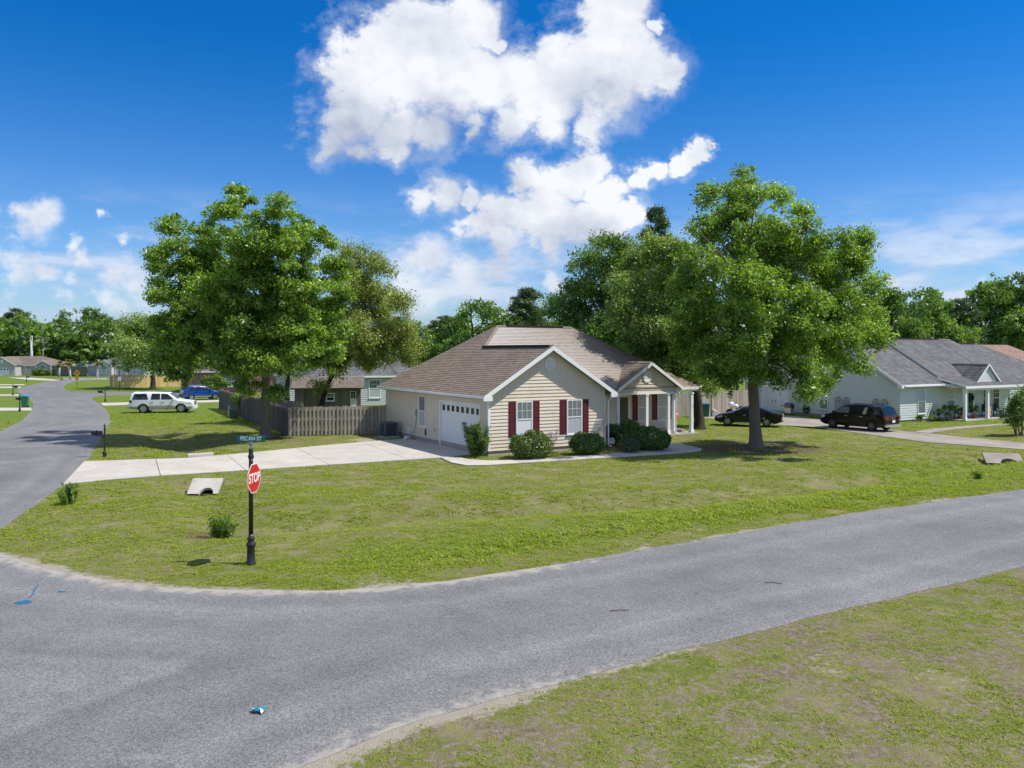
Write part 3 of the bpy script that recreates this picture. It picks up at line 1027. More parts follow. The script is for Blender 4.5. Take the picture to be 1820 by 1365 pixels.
def clip_line(poly, a, b, left=True):
    """keep the part of a polygon on one side of the line a-b"""
    ax, ay = a
    dx, dy = b[0] - ax, b[1] - ay
    s = lambda p: (dx * (p[1] - ay) - dy * (p[0] - ax)) * (1 if left else -1)
    out = []
    n = len(poly)
    for i in range(n):
        p, q = poly[i], poly[(i + 1) % n]
        sp_, sq = s(p), s(q)
        if sp_ >= 0:
            out.append(p)
        if (sp_ > 0 and sq < 0) or (sp_ < 0 and sq > 0):
            t = sp_ / (sp_ - sq)
            out.append((p[0] + (q[0] - p[0]) * t, p[1] + (q[1] - p[1]) * t))
    return out


def jointed(name, poly, joints, z, mat, label, piece="concrete_slab", gap=0.03):
    root = slab_obj(name, poly, z - 0.035, MT["mulch"], label=label, thick=0.06)
    rest = poly
    for (a, b) in joints:
        a, b = np.array(a), np.array(b)
        d = (b - a) / np.hypot(*(b - a))
        nrm = np.array([-d[1], d[0]])
        piece_poly = clip_line(rest, tuple(a + nrm * gap / 2), tuple(b + nrm * gap / 2), True)
        rest = clip_line(rest, tuple(a - nrm * gap / 2), tuple(b - nrm * gap / 2), False)
        if len(piece_poly) > 2:
            slab_obj(piece, piece_poly, z, mat, root, kind=None)
    if len(rest) > 2:
        slab_obj(piece, rest, z, mat, root, kind=None)
    return root


dj = []
for (a, b) in (((277, 818), (285.6, 848)), ((403, 809), (438, 838)), ((524, 796), (586, 828)), ((640, 786), (726, 818))):
    A, B = G(*a)[:2], G(*b)[:2]
    dj.append((A, B))
dj = [(b, a) for a, b in dj]       # near to far: slabs are cut off on the road side
drive = jointed("driveway", DRIVE, [(a, b) for a, b in dj], 0.045, MT["concrete"], "pale concrete driveway of jointed slabs up to the tan house garage")
wj = []
for k in (905, 985, 1060, 1130, 1187):
    c = G(k, 818)[:2]
    wj.append((c - np.array([-SU, CU]) * 4, c + np.array([-SU, CU]) * 8))
walk = jointed("walkway", WALK, wj, 0.05, MT["concrete"], "narrow concrete walkway curving past the shrubs to the porch", "paving_slab")
drj = []
for k in ((1330, 745), (1420, 750), (1500, 758), (1590, 770), (1690, 780), (1800, 795)):
    c = G(*k)[:2]
    drj.append((c - np.array([-SU, CU]) * 6, c + np.array([-SU, CU]) * 6))
drive_r = jointed("driveway", DRIVE_R, drj, 0.03, MT["concrete_grey"], "greyish concrete driveway beside the sage green house", "concrete_slab")
slab_obj("path", PATH_R, 0.036, MT["concrete_grey"], label="thin concrete path to the white porch columns")
for i, pd in enumerate(FARPADS):
    slab_obj("driveway" if i != 5 else "pavement", pd, 0.028 + 0.004 * i, MT["concrete"],
             label=("far pale concrete driveway across the bending street" if i != 4 else "concrete driveway the blue car stands on"))
slab_obj("concrete_edging", g2((333, 811.6), (378, 808.6), (380, 811.6), (334, 814.6)), 0.16, MT["concrete"], label="low concrete strip at the far driveway edge", thick=0.25)

# ------------------------------------------------------------------ building helpers
TWO = ("front", "left", "right", "back")
WROT = {"front": 0.0, "left": -math.pi / 2, "right": math.pi / 2, "back": math.pi}


def slice_bands(poly, z0, step):
    zs = [p[1] for p in poly]
    top = max(zs)
    k = 0
    z = z0
    while z < top - 1e-4:
        b = clip_half(clip_half(poly, 1, z, True), 1, z + step, False)
        if len(b) >= 3:
            yield k, z, b
        z += step
        k += 1


def board_geom(mb, band, z, step, proud_lo=0.036, proud_hi=0.003):
    pts = []
    for (x, zz) in band:
        f = (zz - z) / step
        pts.append((x, -(proud_lo + (proud_hi - proud_lo) * f), zz))
    n = len(pts)
    back = [(p[0], 0.004, p[2]) for p in pts]
    mb.add(pts + back, [tuple(range(n))] + [((i + 1) % n, i, n + i, n + (i + 1) % n) for i in range(n)])
    return mb


def wall(parent, name, side, loc, poly, mat, thick=0.14, step=0.19, boards="parts", z0=None, label=None):
    """wall polygon (x along the wall seen from outside, z) with lapped boards"""
    rot = WROT[side]
    mb = MB().wallpoly(poly, 0.0, thick)
    w = obj(name, mb, mat, parent, loc, rot)
    if label:
        w["label"] = label
    z0 = min(p[1] for p in poly) if z0 is None else z0
    if boards == "parts":
        for k, z, b in slice_bands(poly, z0, step):
            obj("siding_board", board_geom(MB(), b, z, step), mat, w)
    elif boards == "joined":
        m = MB()
        for k, z, b in slice_bands(poly, z0, step):
            board_geom(m, b, z, step)
        s = obj("siding", m, mat, w)
        s["kind"] = "stuff"
    return w


def window(parent, side, loc, w, h, glass=("glass", "glass_blind"), bars=(3, 2), frame=0.07, proud=0.05, split=0.5, mat="white", low_bars=False):
    """double hung window; loc is the middle of its sill on the wall face"""
    rot = WROT[side]
    m = MB()
    for (a, b) in (((-w / 2, 0), (-w / 2 + frame, h)), ((w / 2 - frame, 0), (w / 2, h)), ((-w / 2 + frame, h - frame), (w / 2 - frame, h)),
                   ((-w / 2 + frame, 0), (w / 2 - frame, frame * 0.8))):
        m.bb((a[0], -proud, a[1]), (b[0], -0.005, b[1]))
    fr = obj("window", m, MT[mat], parent, loc, rot)
    x0, x1, zm = -w / 2 + frame, w / 2 - frame, h * split
    for nm, za, zb, g, yy in (("pane", zm, h - frame, glass[0], -proud + 0.012), ("pane", frame * 0.8, zm, glass[1], -proud + 0.022)):
        obj(nm, MB().bb((x0, yy, za), (x1, yy + 0.012, zb)), MT[g], fr)
    obj("sash_rail", MB().bb((x0, -proud - 0.004, zm - 0.035), (x1, -proud + 0.02, zm + 0.025)), MT[mat], fr)
    if bars:
        mm = MB()
        for i in range(1, bars[0]):
            xx = x0 + (x1 - x0) * i / bars[0]
            mm.bb((xx - 0.011, -proud + 0.002, zm + 0.026), (xx + 0.011, -proud + 0.011, h - frame - 0.001))
        for j in range(1, bars[1]):
            zz = zm + (h - frame - zm) * j / bars[1]
            for i in range(bars[0]):
                xa = x0 + (x1 - x0) * i / bars[0] + 0.011
                xb = x0 + (x1 - x0) * (i + 1) / bars[0] - 0.011
                mm.bb((xa, -proud + 0.003, zz - 0.011), (xb, -proud + 0.010, zz + 0.011))
        obj("glazing_bars", mm, MT[mat], fr)
    if low_bars:
        mm = MB()
        for i in range(1, 3):
            xx = x0 + (x1 - x0) * i / 3
            mm.bb((xx - 0.008, -proud + 0.014, frame), (xx + 0.008, -proud + 0.021, zm - 0.036))
        obj("glazing_bars", mm, MT[mat], fr)
    obj("sill", MB().bb((-w / 2 - 0.03, -proud - 0.04, -0.045), (w / 2 + 0.03, -0.005, -0.002)), MT[mat], fr)
    return fr


def shutter(parent, side, loc, w, h):
    m = MB()
    s = 0.05
    m.bb((-w / 2, -0.045, 0), (-w / 2 + s, -0.03, h)).bb((w / 2 - s, -0.045, 0), (w / 2, -0.03, h))
    for (a, b) in ((0, 0.08), (h * .47, h * .47 + 0.09), (h - 0.08, h)):
        m.bb((-w / 2 + s, -0.045, a), (w / 2 - s, -0.03, b))
    m.bb((-w / 2, -0.029, 0), (w / 2, -0.027 + 0.02, h))
    sh = obj("shutter", m, MT["shutter"], parent, loc, WROT[side])
    for (a, b) in ((0.10, h * .47 - 0.02), (h * .47 + 0.11, h - 0.10)):
        obj("shutter_panel", MB().bb((-w / 2 + s + 0.02, -0.040, a), (w / 2 - s - 0.02, -0.0295, b)), MT["shutter"], sh)
    return sh


def roof_plane(deck, crs, poly3, step=0.19, lift=0.019):
    """add one sloping face (convex, local coordinates) as stepped shingle courses; also a deck face below"""
    p = [Vector(q) for q in poly3]
    nrm = (p[1] - p[0]).cross(p[2] - p[0])
    if nrm.length < 1e-6:
        nrm = (p[2] - p[0]).cross(p[3] - p[0])
    nrm.normalize()
    if nrm.z < 0:
        p = p[::-1]
        nrm = -nrm
    horiz = Vector((0, 0, 1)).cross(nrm).normalized()
    up = nrm.cross(horiz).normalized()
    o = p[0]
    q2 = [((v - o).dot(horiz), v.z) for v in p]
    k_slope = up.z
    zmin = min(v[1] for v in q2)
    n = len(p)
    deck.add([v - nrm * 0.002 for v in p] + [v - nrm * 0.10 for v in p],
             [tuple(range(n)), tuple(range(n, 2 * n))[::-1]] + [((i + 1) % n, i, n + i, n + (i + 1) % n) for i in range(n)])
    dz = step * k_slope
    for k, z, b in slice_bands(q2, zmin, dz):
        vs, low = [], []
        for (s, zz) in b:
            f = (zz - z) / dz
            base = o + horiz * s + up * ((zz - o.z) / k_slope)
            vs.append(base + nrm * (lift * (1 - f) + 0.001))
            if f < 0.01:
                low.append(len(vs) - 1)
        crs["f"].append((vs, [(s, k + 0.5) for (s, zz) in b]))
        if len(low) >= 2:
            a_, c_ = low[0], low[-1]
            if (vs[c_] - vs[a_]).dot(horiz) < 0:
                a_, c_ = c_, a_
            A, B2 = vs[a_], vs[c_]
            crs["f"].append(([A - nrm * lift, B2 - nrm * lift, B2, A], [((A - o).dot(horiz), k + .5), ((B2 - o).dot(horiz), k + .5), ((B2 - o).dot(horiz), k + .5), ((A - o).dot(horiz), k + .5)]))


def courses_obj(name, crs, mat, parent):
    v, f, uv = [], [], []
    for vs, us in crs["f"]:
        b = len(v)
        v += [tuple(x) for x in vs]
        f.append(tuple(range(b, b + len(vs))))
        uv += us
    me = bpy.data.meshes.new(name)
    me.from_pydata(v, [], f)
    l = me.uv_layers.new(name="course")
    l.data.foreach_set("uv", np.array(uv, np.float32).ravel())
    me.materials.append(mat)
    o = bpy.data.objects.new(name, me)
    C.objects.link(o)
    o.parent = parent
    o["kind"] = "stuff"
    return o


def ridge_caps(parent, a, b, mat, step=0.22, w=0.16):
    """bent cap shingles along a ridge or hip"""
    a, b = Vector(a), Vector(b)
    L = (b - a).length
    d = (b - a).normalized()
    side = d.cross(Vector((0, 0, 1))).normalized()
    up = side.cross(d).normalized()
    n = max(1, int(L / step))
    mb = MB()
    for i in range(n):
        s0, s1 = L * i / n, L * (i + 1) / n + 0.02
        pts = []
        for s, h in ((s0, 0.02), (s1, 0.034)):
            c = a + d * s
            pts += [c + side * w - up * (w * 0.5) + up * h, c + up * (h + 0.012), c - side * w - up * (w * 0.5) + up * h]
        mb.add(pts, [(0, 1, 4, 3), (1, 2, 5, 4)])
        mb.add([p - up * 0.012 for p in pts], [(3, 4, 1, 0), (4, 5, 2, 1)])
    o = obj("ridge_cap", mb, mat, parent)
    o["kind"] = "stuff"
    return o


def fascia(parent, a, b, h=0.22, t=0.03, mat="white", name="fascia"):
    """board whose top outer edge runs from a to b"""
    a, b = Vector(a), Vector(b)
    d = (b - a)
    s = Vector((d.y, -d.x, 0)).normalized() * t
    dn = Vector((0, 0, -h))
    mb = MB()
    mb.add([a, b, b + dn, a + dn, a - s, b - s, b + dn - s, a + dn - s],
           [(0, 1, 2, 3), (7, 6, 5, 4), (4, 5, 1, 0), (3, 2, 6, 7), (0, 3, 7, 4), (5, 6, 2, 1)])
    return obj(name, mb, MT[mat], parent)


def gable_vent(parent, side, loc, r=0.31):
    rot = WROT[side]
    m = MB()
    n = 8
    outer = [(r * math.cos(math.pi / 8 + k * math.pi / 4), r * math.sin(math.pi / 8 + k * math.pi / 4) * 1.1) for k in range(n)]
    inner = [(x * .78, z * .78) for x, z in outer]
    vs = [(x, -0.06, z) for x, z in outer] + [(x, -0.06, z) for x, z in inner] + [(x, -0.005, z) for x, z in outer] + [(x, -0.015, z) for x, z in inner]
    fs = []
    for k in range(n):
        j = (k + 1) % n
        fs += [(k, j, n + j, n + k), (j, k, 2 * n + k, 2 * n + j), (n + k, n + j, 3 * n + j, 3 * n + k)]
    fs.append(tuple(range(3 * n, 4 * n)))
    m.add(vs, fs)
    g = obj("gable_vent", m, MT["white"], parent, loc, rot)
    for k in range(6):
        z = -r * .74 + (k + .5) * r * 1.48 / 6
        hw = min(r * .70, (r * .80 * 1.1 - abs(z)) * 0.98 + r * .12)
        obj("louvre", MB().add([(-hw, -0.052, z - .03), (hw, -0.052, z - .03), (hw, -0.022, z + .012), (-hw, -0.022, z + .012),
                                (-hw, -0.046, z - .034), (hw, -0.046, z - .034), (hw, -0.018, z + .006), (-hw, -0.018, z + .006)],
                               [(0, 1, 2, 3), (7, 6, 5, 4), (0, 4, 5, 1)]), MT["white"], g)
    return g


def column(parent, loc, h, w=0.2, mat="white"):
    m = MB().box((0, 0, h / 2), (w, w, h - 0.02))
    c = obj("column", m, MT[mat], parent, loc)
    obj("column_base", MB().box((0, 0, 0.09), (w + .07, w + .07, 0.18)), MT[mat], c)
    obj("capital", MB().box((0, 0, h - 0.07), (w + .06, w + .06, 0.11)), MT[mat], c)
    return c


def downspout(parent, x, y, ztop, dirx, diry, name="downspout"):
    m = MB()
    m.tube([(x + dirx * .34, y + diry * .34, ztop), (x + dirx * .34, y + diry * .34, ztop - .12), (x, y, ztop - .38), (x, y, .18), (x + dirx * .1, y - .18, .07)], 0.045, 8)
    return obj(name, m, MT["white"], parent)


# ------------------------------------------------------------------ tan house
def tan_house():
    h = thing("tan_house", "tan house with brown shingle roof, burgundy shutters and white garage door", "house", (HO[0], HO[1], 0), TH)
    ST, SD = MT["siding_tan"], MT["siding_shade"]
    e, zr = 3.12, 0.62          # wall plate height, roof pitch
    # foundation
    f = obj("foundation", MB().prism([(0.02, 0.03), (7.78, 0.03), (7.78, 3.9), (17.6, 3.9), (17.6, 14.6), (0.02, 14.6)], -0.3, 0.30), MT["foundation"], h)
    # front gable wall
    gpoly = [(0, 0.27), (7.8, 0.27), (7.8, 3.40), (3.87, 5.80), (0, 3.40)]
    wall(h, "wall", "front", (0, 0, 0), gpoly, ST, z0=0.27)
    # garage side wall (faces left): x runs from v=14.7 (0) to v=0 (14.7)
    def SX(v):
        return 14.7 - v
    door_v0, door_v1, door_z = 1.03, 5.95, 2.62
    for nm, poly in (("wall", [(SX(14.7), 0.27), (SX(6.06), 0.27), (SX(6.06), 3.05), (SX(14.7), 3.05)]),
                     ("wall", [(SX(0.92), 0.27), (SX(0), 0.27), (SX(0), 3.05), (SX(0.92), 3.05)]),
                     ("wall", [(SX(6.06), 2.74), (SX(0.92), 2.74), (SX(0.92), 3.05), (SX(6.06), 3.05)])):
        wall(h, nm, "left", (0, 14.7, 0), poly, ST, z0=0.27)
    # unseen and porch walls
    wall(h, "wall", "right", (7.8, 0, 0), [(0, .27), (5.4, .27), (5.4, 3.05), (0, 3.05)], ST, z0=.27, boards="joined")
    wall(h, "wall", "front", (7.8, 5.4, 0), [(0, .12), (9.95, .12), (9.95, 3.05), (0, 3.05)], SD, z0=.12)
    wall(h, "wall", "right", (17.75, 5.4, 0), [(0, .12), (9.3, .12), (9.3, 3.05), (0, 3.05)], ST, z0=.12, boards="joined")
    wall(h, "wall", "back", (17.6, 14.7, 0), [(0, .12), (17.6, .12), (17.6, 3.05), (0, 3.05)], ST, z0=.12, boards="joined")
    obj("corner_board", MB().bb((-0.045, -0.045, .27), (0.09, -0.028, 3.1)).bb((-0.045, -0.028, .27), (-0.028, .09, 3.03)), MT["white"], h)
    obj("corner_board", MB().bb((7.70, -0.045, .27), (7.845, -0.028, 3.1)).bb((7.828, -0.028, .27), (7.845, .09, 3.03)), MT["siding_tan"], h)
    # front windows and shutters
    for (cx, gl, lb) in ((2.24, ("glass", "glass_pale"), False), (5.6, ("glass", "glass_blind"), True)):
        window(h, "front", (cx, -0.026, 0.92), 1.06, 1.98, gl, (3, 2), low_bars=lb)
        shutter(h, "front", (cx - .78, -0.012, 0.96), 0.42, 1.93)
        shutter(h, "front", (cx + .78, -0.012, 0.96), 0.42, 1.93)
    gable_vent(h, "front", (3.92, -0.02, 4.93), 0.36)
    # side window and garage door
    window(h, "left", (-0.026, 8.52, 0.94), 1.0, 1.97, ("glass", "glass_blind"), None)
    gd = obj("garage_door", MB().bb((0.10, door_v0, 0.06), (0.16, door_v1, door_z)), MT["white_door"], h)
    ph = (door_z - 0.06) / 4
    for r in range(4):
        z0 = 0.06 + r * ph
        if r < 3:
            obj("door_panel", MB().bb((0.082, door_v0 + .01, z0 + .006), (0.0995, door_v1 - .01, z0 + ph - .006)), MT["white_door"], gd)
    z0 = 0.06 + 3 * ph
    obj("door_panel", MB().bb((0.082, door_v0 + .01, z0 + .006), (0.0995, door_v1 - .01, z0 + ph - .006)), MT["white_door"], gd)
    nwin = 8
    for k in range(nwin):
        c = door_v0 + (k + .5) * (door_v1 - door_v0) / nwin
        wf = obj("door_window", MB().bb((0.066, c - .21, z0 + .12), (0.081, c + .21, z0 + .53)), MT["white_door"], gd)
        obj("pane", MB().bb((0.060, c - .165, z0 + .155), (0.0655, c + .165, z0 + .495)), MT["door_glass"], wf)
    jm = MB()
    jm.bb((-0.04, door_v0 - .12, 0.03), (0.10, door_v0 - .001, door_z + .12)).bb((-0.04, door_v1 + .001, 0.03), (0.10, door_v1 + .12, door_z + .12))
    jm.bb((-0.04, door_v0, door_z + .001), (0.10, door_v1, door_z + .12))
    obj("door_frame", jm, MT["white"], h)
    # small fittings low on the side wall
    obj("foundation_vent", MB().bb((-.05, 7.95, .42), (-.02, 8.15, .80)), MT["ac_dark"], h)
    obj("outlet_box", MB().bb((-.08, 6.62, .80), (-.02, 6.74, 1.0)), MT["silver"], h)
    obj("outlet_box", MB().bb((-.07, 10.65, .35), (-.02, 10.95, .75)), MT["white"], h)
    obj("conduit", MB().tube([(-.05, 9.42, 1.75), (-.06, 9.45, 1.2), (-.09, 9.62, .62), (-.22, 10.0, .28), (-.4, 10.6, .22)], .022, 6), MT["pipe_grey"], h)
    obj("meter_box", MB().bb((-.12, 9.36, 1.55), (-.02, 9.48, 1.95)), MT["pipe_grey"], h)
    # ---- roof
    rd, crs = MB(), {"f": []}
    ez = 3.27
    RL, RR = (6.22, 10.02, 7.40), (12.25, 10.02, 7.40)
    GA = (3.87, -.48, ez + 4.32 * zr)
    GB = (3.87, 7.67, ez + 4.32 * zr)
    roof_plane(rd, crs, [(-.45, -.48, ez), (-.45, 7.67, ez), GB, GA])
    roof_plane(rd, crs, [(-.45, 7.67, ez), (-.45, 15.1, ez), RL, GB])
    roof_plane(rd, crs, [(8.27, -.48, ez - .02), GA, GB, (8.27, 3.33, ez - .02)])
    roof_plane(rd, crs, [(8.0, 3.28, ez - .02), GB, RL, RR, (18.3, 3.28, ez - .02)])
    roof_plane(rd, crs, [(18.3, 3.28, ez), RR, (18.3, 15.1, ez)])
    roof_plane(rd, crs, [(18.3, 15.1, ez), RR, RL, (-.45, 15.1, ez)])
    # porch gable roof
    PA, PB = (13.95, 3.05, 4.95), (13.95, 6.2, 4.95)
    roof_plane(rd, crs, [(11.2, 3.05, ez - .05), PA, PB, (11.2, 3.6, ez - .05)])
    roof_plane(rd, crs, [(16.7, 3.05, ez - .05), (16.7, 3.6, ez - .05), PB, PA])
    rf = obj("roof", rd, MT["soffit"], h)
    courses_obj("shingles", crs, MT["shingle_tan"], rf)
    for a, b in ((GA, (3.87, 7.6, GB[2])), ((3.87, 7.67, GB[2]), RL), (RL, RR), (RR, (18.25, 3.33, ez)), (RL, (-.4, 15.05, ez)), (PA, (13.95, 6.0, 4.95))):
        ridge_caps(rf, a, b, MT["cap_tan"])
    obj("ridge_vent", MB().bb((3.87 - .17, -.25, GA[2] - .04), (3.87 + .17, 7.55, GA[2] + .075)), MT["ridge_dark"], rf)
    obj("ridge_vent", MB().bb((6.9, 9.85, 7.36), (11.5, 10.19, 7.475)), MT["ridge_dark"], rf)
    # fascias, rakes, gutters, soffits
    fascia(h, (-.48, -.51, ez + .01), (3.87, -.51, GA[2] + .01), .25)
    fascia(h, (3.87, -.511, GA[2] + .01), (8.30, -.511, ez - .01), .25)
    obj("soffit", MB().add([(-.45, -.48, ez - .2), (0, -.03, ez - .2), (0, 14.7, ez - .2), (-.45, 15.1, ez - .2)], [(0, 1, 2, 3)]), MT["soffit"], h)
    obj("gutter", MB().bb((-.56, -.40, ez - .17), (-.45, 15.1, ez - .03)), MT["white"], h)
    obj("cornice_return", MB().bb((-.56, -.52, ez - .27), (-.02, -.42, ez - .02)), MT["white"], h)
    obj("cornice_return", MB().bb((7.88, -.52, ez - .29), (8.36, -.42, ez - .04)), MT["white"], h)
    obj("soffit", MB().add([(7.8, 0, ez - .22), (8.27, -.45, ez - .22), (8.27, 3.4, ez - .22), (7.8, 3.4, ez - .22)], [(3, 2, 1, 0)]), MT["soffit"], h)
    obj("gutter", MB().bb((8.27, -.40, ez - .19), (8.38, 3.1, ez - .05)), MT["white"], h)
    # rake soffits
    for xa, xb in ((-.45, 3.87), (8.27, 3.87)):
        za, zb = ez - .13, GA[2] - .13
        obj("soffit", MB().add([(xa, -.478, za), (xb, -.478, zb), (xb, -.02, zb), (xa, -.02, za)], [(0, 1, 2, 3)]), MT["soffit"], h)
    fascia(h, (11.15, 3.02, ez - .04), (13.95, 3.02, 4.96), .22)
    fascia(h, (13.95, 3.021, 4.96), (16.75, 3.021, ez - .04), .22)
    # porch gable face, beam, ceiling
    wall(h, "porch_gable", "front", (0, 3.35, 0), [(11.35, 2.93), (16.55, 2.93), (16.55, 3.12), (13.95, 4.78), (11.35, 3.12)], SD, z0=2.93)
    obj("beam", MB().bb((11.3, 3.30, 2.83), (16.6, 3.50, 2.93)), MT["white"], h)
    obj("beam", MB().bb((16.6, 3.32, 2.95), (18.2, 3.5, 3.14)), MT["white"], h)
    obj("beam", MB().bb((8.0, 3.32, 2.95), (11.3, 3.5, 3.14)), MT["white"], h)
    fascia(h, (16.7, 3.25, ez - .02), (18.33, 3.25, ez - .02), .18)
    fascia(h, (18.33, 3.25, ez), (18.33, 15.1, ez), .18)
    obj("porch_ceiling", MB().bb((7.8, 3.5, 2.95), (18.2, 5.38, 2.99)), MT["soffit"], h)
    gable_vent(h, "front", (13.75, 3.33, 3.97), 0.36)
    # porch floor and columns
    obj("porch_floor", MB().bb((7.9, 3.1, -.2), (18.1, 5.35, 0.12)), MT["foundation"], h)
    for x in (11.39, 13.78, 15.66, 16.15, 17.74):
        column(h, (x, 3.42, 0.12), 2.75, .2)
    # porch windows, shutters, entry door
    for cx in (15.08, 16.82):
        window(h, "front", (cx, 5.374, 0.85), .86, 1.92, ("glass_blind", "glass_blind"), (3, 2))
        shutter(h, "front", (cx - .68, 5.388, 0.9), 0.44, 1.9)
    shutter(h, "front", (17.5, 5.388, 0.9), 0.44, 1.9)
    ed = obj("entry_door", MB().bb((12.75, 5.30, .13), (13.75, 5.37, 2.55)), MT["entry_brown"], h)
    for (a, b) in (((12.85, 1.3), (13.2, 2.35)), ((13.3, 1.3), (13.65, 2.35)), ((12.85, .3), (13.2, 1.15)), ((13.3, .3), (13.65, 1.15))):
        obj("door_panel", MB().bb((a[0], 5.282, a[1]), (b[0], 5.299, b[1])), MT["entry_brown"], ed)
    obj("door_handle", MB().lathe([(.03, 0), (.035, .03), (.02, .05)], 8, 0, (13.67, 5.27, 1.05)), MT["chrome"], ed)
    obj("door_frame", MB().bb((12.62, 5.28, .12), (12.74, 5.374, 2.68)).bb((13.76, 5.28, .12), (13.88, 5.374, 2.68)).bb((12.74, 5.28, 2.56), (13.76, 5.374, 2.68)), MT["white"], h)
    obj("entry_bay", MB().bb((7.86, 4.4, .12), (12.3, 5.37, 2.94)), MT["siding_tan"], h)
    downspout(h, 7.98, -.10, ez - .15, .8, 0)
    downspout(h, 16.15, 3.22, ez - .15, .4, .0)
    return h


tan_house()


# ------------------------------------------------------------------ sage green house on the right
RO = G(1599, 751)


def right_house():
    h = thing("sage_house", "pale sage green house with grey roof and white columned porch", "house", (RO[0], RO[1], 0), TH)
    S = MT["siding_sage"]
    ez, s = 3.0, .62
    obj("foundation", MB().prism([(.03, .03), (24, .03), (24, 16.2), (.03, 16.2)], -.3, .2), MT["foundation"], h)
    # gable side wall facing left: x = 16.3 - v
    W = 16.3
    poly = [(W - 11.0, .18), (W, .18), (W, 3.12), (W - 5.3, 3.12 + 5.3 * s), (W - 10.8, 3.0), (W - 11.0, 2.85)]
    wall(h, "wall", "left", (0, W, 0), poly, S, z0=.18, boards="parts")
    wall(h, "wall", "left", (0, W, 0), [(0, 2.45), (W - 11.0, 2.45), (W - 11.0, 2.85), (0, 2.85)], S, z0=2.45, boards="joined")
    wall(h, "wall", "left", (0, W, 0), [(0, .18), (W - 14.5, .18), (W - 14.5, 2.45), (0, 2.45)], S, z0=.18, boards="joined")
    wall(h, "wall", "front", (0, 0, 0), [(0, .18), (24, .18), (24, 2.85), (0, 2.85)], S, z0=.18, boards="joined")
    wall(h, "wall", "back", (24, 16.3, 0), [(0, .18), (24, .18), (24, 2.85), (0, 2.85)], S, z0=.18, boards="joined")
    wall(h, "wall", "right", (24, 0, 0), [(0, .18), (16.3, .18), (16.3, 2.85), (0, 2.85)], S, z0=.18, boards="joined")
    window(h, "left", (-.026, 7.23, .62), 1.0, 1.75, ("glass_blind", "glass"), (2, 2))
    gd = obj("garage_door", MB().bb((.06, 11.05, .06), (.12, 14.45, 2.4)), MT["white_door"], h)
    for r in range(4):
        for c in range(4):
            z0, v0 = .08 + r * .58, 11.09 + c * .84
            obj("door_panel", MB().bb((.045, v0, z0), (.0595, v0 + .78, z0 + .54)), MT["white_door"], gd)
    obj("door_handle", MB().bb((.02, 12.55, .95), (.044, 12.60, 1.2)), MT["black"], gd)
    obj("door_handle", MB().bb((.02, 12.95, .95), (.044, 13.0, 1.2)), MT["black"], gd)
    window(h, "front", (2.8, -.026, .6), 1.05, 2.0, ("glass_blind", "glass"), (3, 2))
    window(h, "front", (6.85, -.026, .6), 1.05, 2.0, ("glass_blind", "glass"), (3, 2))
    window(h, "front", (12.1, -.026, .6), 1.05, 2.0, ("glass_dark", "glass_dark"), (3, 2))
    window(h, "front", (13.6, -.026, .6), 1.05, 2.0, ("glass_dark", "glass_dark"), (3, 2))
    ed = obj("entry_door", MB().bb((9.2, -.07, .13), (10.2, -.03, 2.25)), MT["white"], h)
    obj("door_glass", MB().bb((9.35, -.082, .4), (10.05, -.071, 2.1)), MT["glass_dark"], ed)
    obj("door_wreath", MB().tube([(9.7 + .26 * math.cos(a), -.14, 1.72 + .3 * math.sin(a)) for a in np.linspace(0, 2 * math.pi, 15)], .085, 7), MT["util_green"], ed)
    rd, crs = MB(), {"f": []}
    rz = ez + 5.75 * s
    roof_plane(rd, crs, [(-.4, -.45, ez), (6.2, -.45, ez), (6.2, 5.3, rz), (-.4, 5.3, rz)])
    roof_plane(rd, crs, [(-.4, 11.3, ez), (-.4, 5.3, rz), (6.2, 5.3, rz), (6.2, 11.3, ez)])
    # garage roof behind
    roof_plane(rd, crs, [(-.45, 10.6, 2.95), (-.45, 16.7, 2.95), (5.5, 12.5, 5.9), (5.5, 10.6, 5.9)])
    # higher main section
    mz = rz + .24
    roof_plane(rd, crs, [(5.55, .05, mz - 5.25 * s), (19.0, .05, mz - 5.25 * s), (15.4, 5.3, mz), (5.55, 5.3, mz)])
    roof_plane(rd, crs, [(5.55, 12, mz - 6.7 * .5), (5.55, 5.3, mz), (15.4, 5.3, mz), (22, 12, mz - 6.7 * .5)])
    roof_plane(rd, crs, [(5.1, -2.35, 2.86), (16, -2.35, 2.86), (16, .05, mz - 5.25 * s + .004), (5.55, .05, mz - 5.25 * s + .004)])
    # lower right section with hip
    lz = mz - .40
    roof_plane(rd, crs, [(14.0, -.45, lz - 5.3 * s * .95), (24.6, -.45, lz - 5.3 * s * .95), (19.2, 4.85, lz), (14.0, 4.85, lz)])
    roof_plane(rd, crs, [(24.6, -.45, lz - 5.3 * s * .95), (24.6, 12, 3.0), (19.2, 4.85, lz)])
    # porch dormer
    dz, db = 4.62, 3.12
    roof_plane(rd, crs, [(8.15, -1.55, db), (9.85, -1.55, dz), (9.85, 2.3, dz), (8.15, .0, db)])
    roof_plane(rd, crs, [(11.55, -1.55, db), (11.55, .0, db), (9.85, 2.3, dz), (9.85, -1.55, dz)])
    rf = obj("roof", rd, MT["soffit"], h)
    courses_obj("shingles", crs, MT["shingle_grey"], rf)
    ridge_caps(rf, (-.4, 5.3, rz), (5.5, 5.3, rz), MT["cap_grey"])
    ridge_caps(rf, (5.55, 5.3, mz), (15.4, 5.3, mz), MT["cap_grey"])
    ridge_caps(rf, (14.2, 4.85, lz), (19.2, 4.85, lz), MT["cap_grey"])
    ridge_caps(rf, (9.85, -1.55, dz), (9.85, 2.2, dz), MT["cap_grey"])
    obj("ridge_vent", MB().bb((7.0, 5.15, mz - .03), (13.5, 5.45, mz + .075)), MT["ridge_dark"], rf)
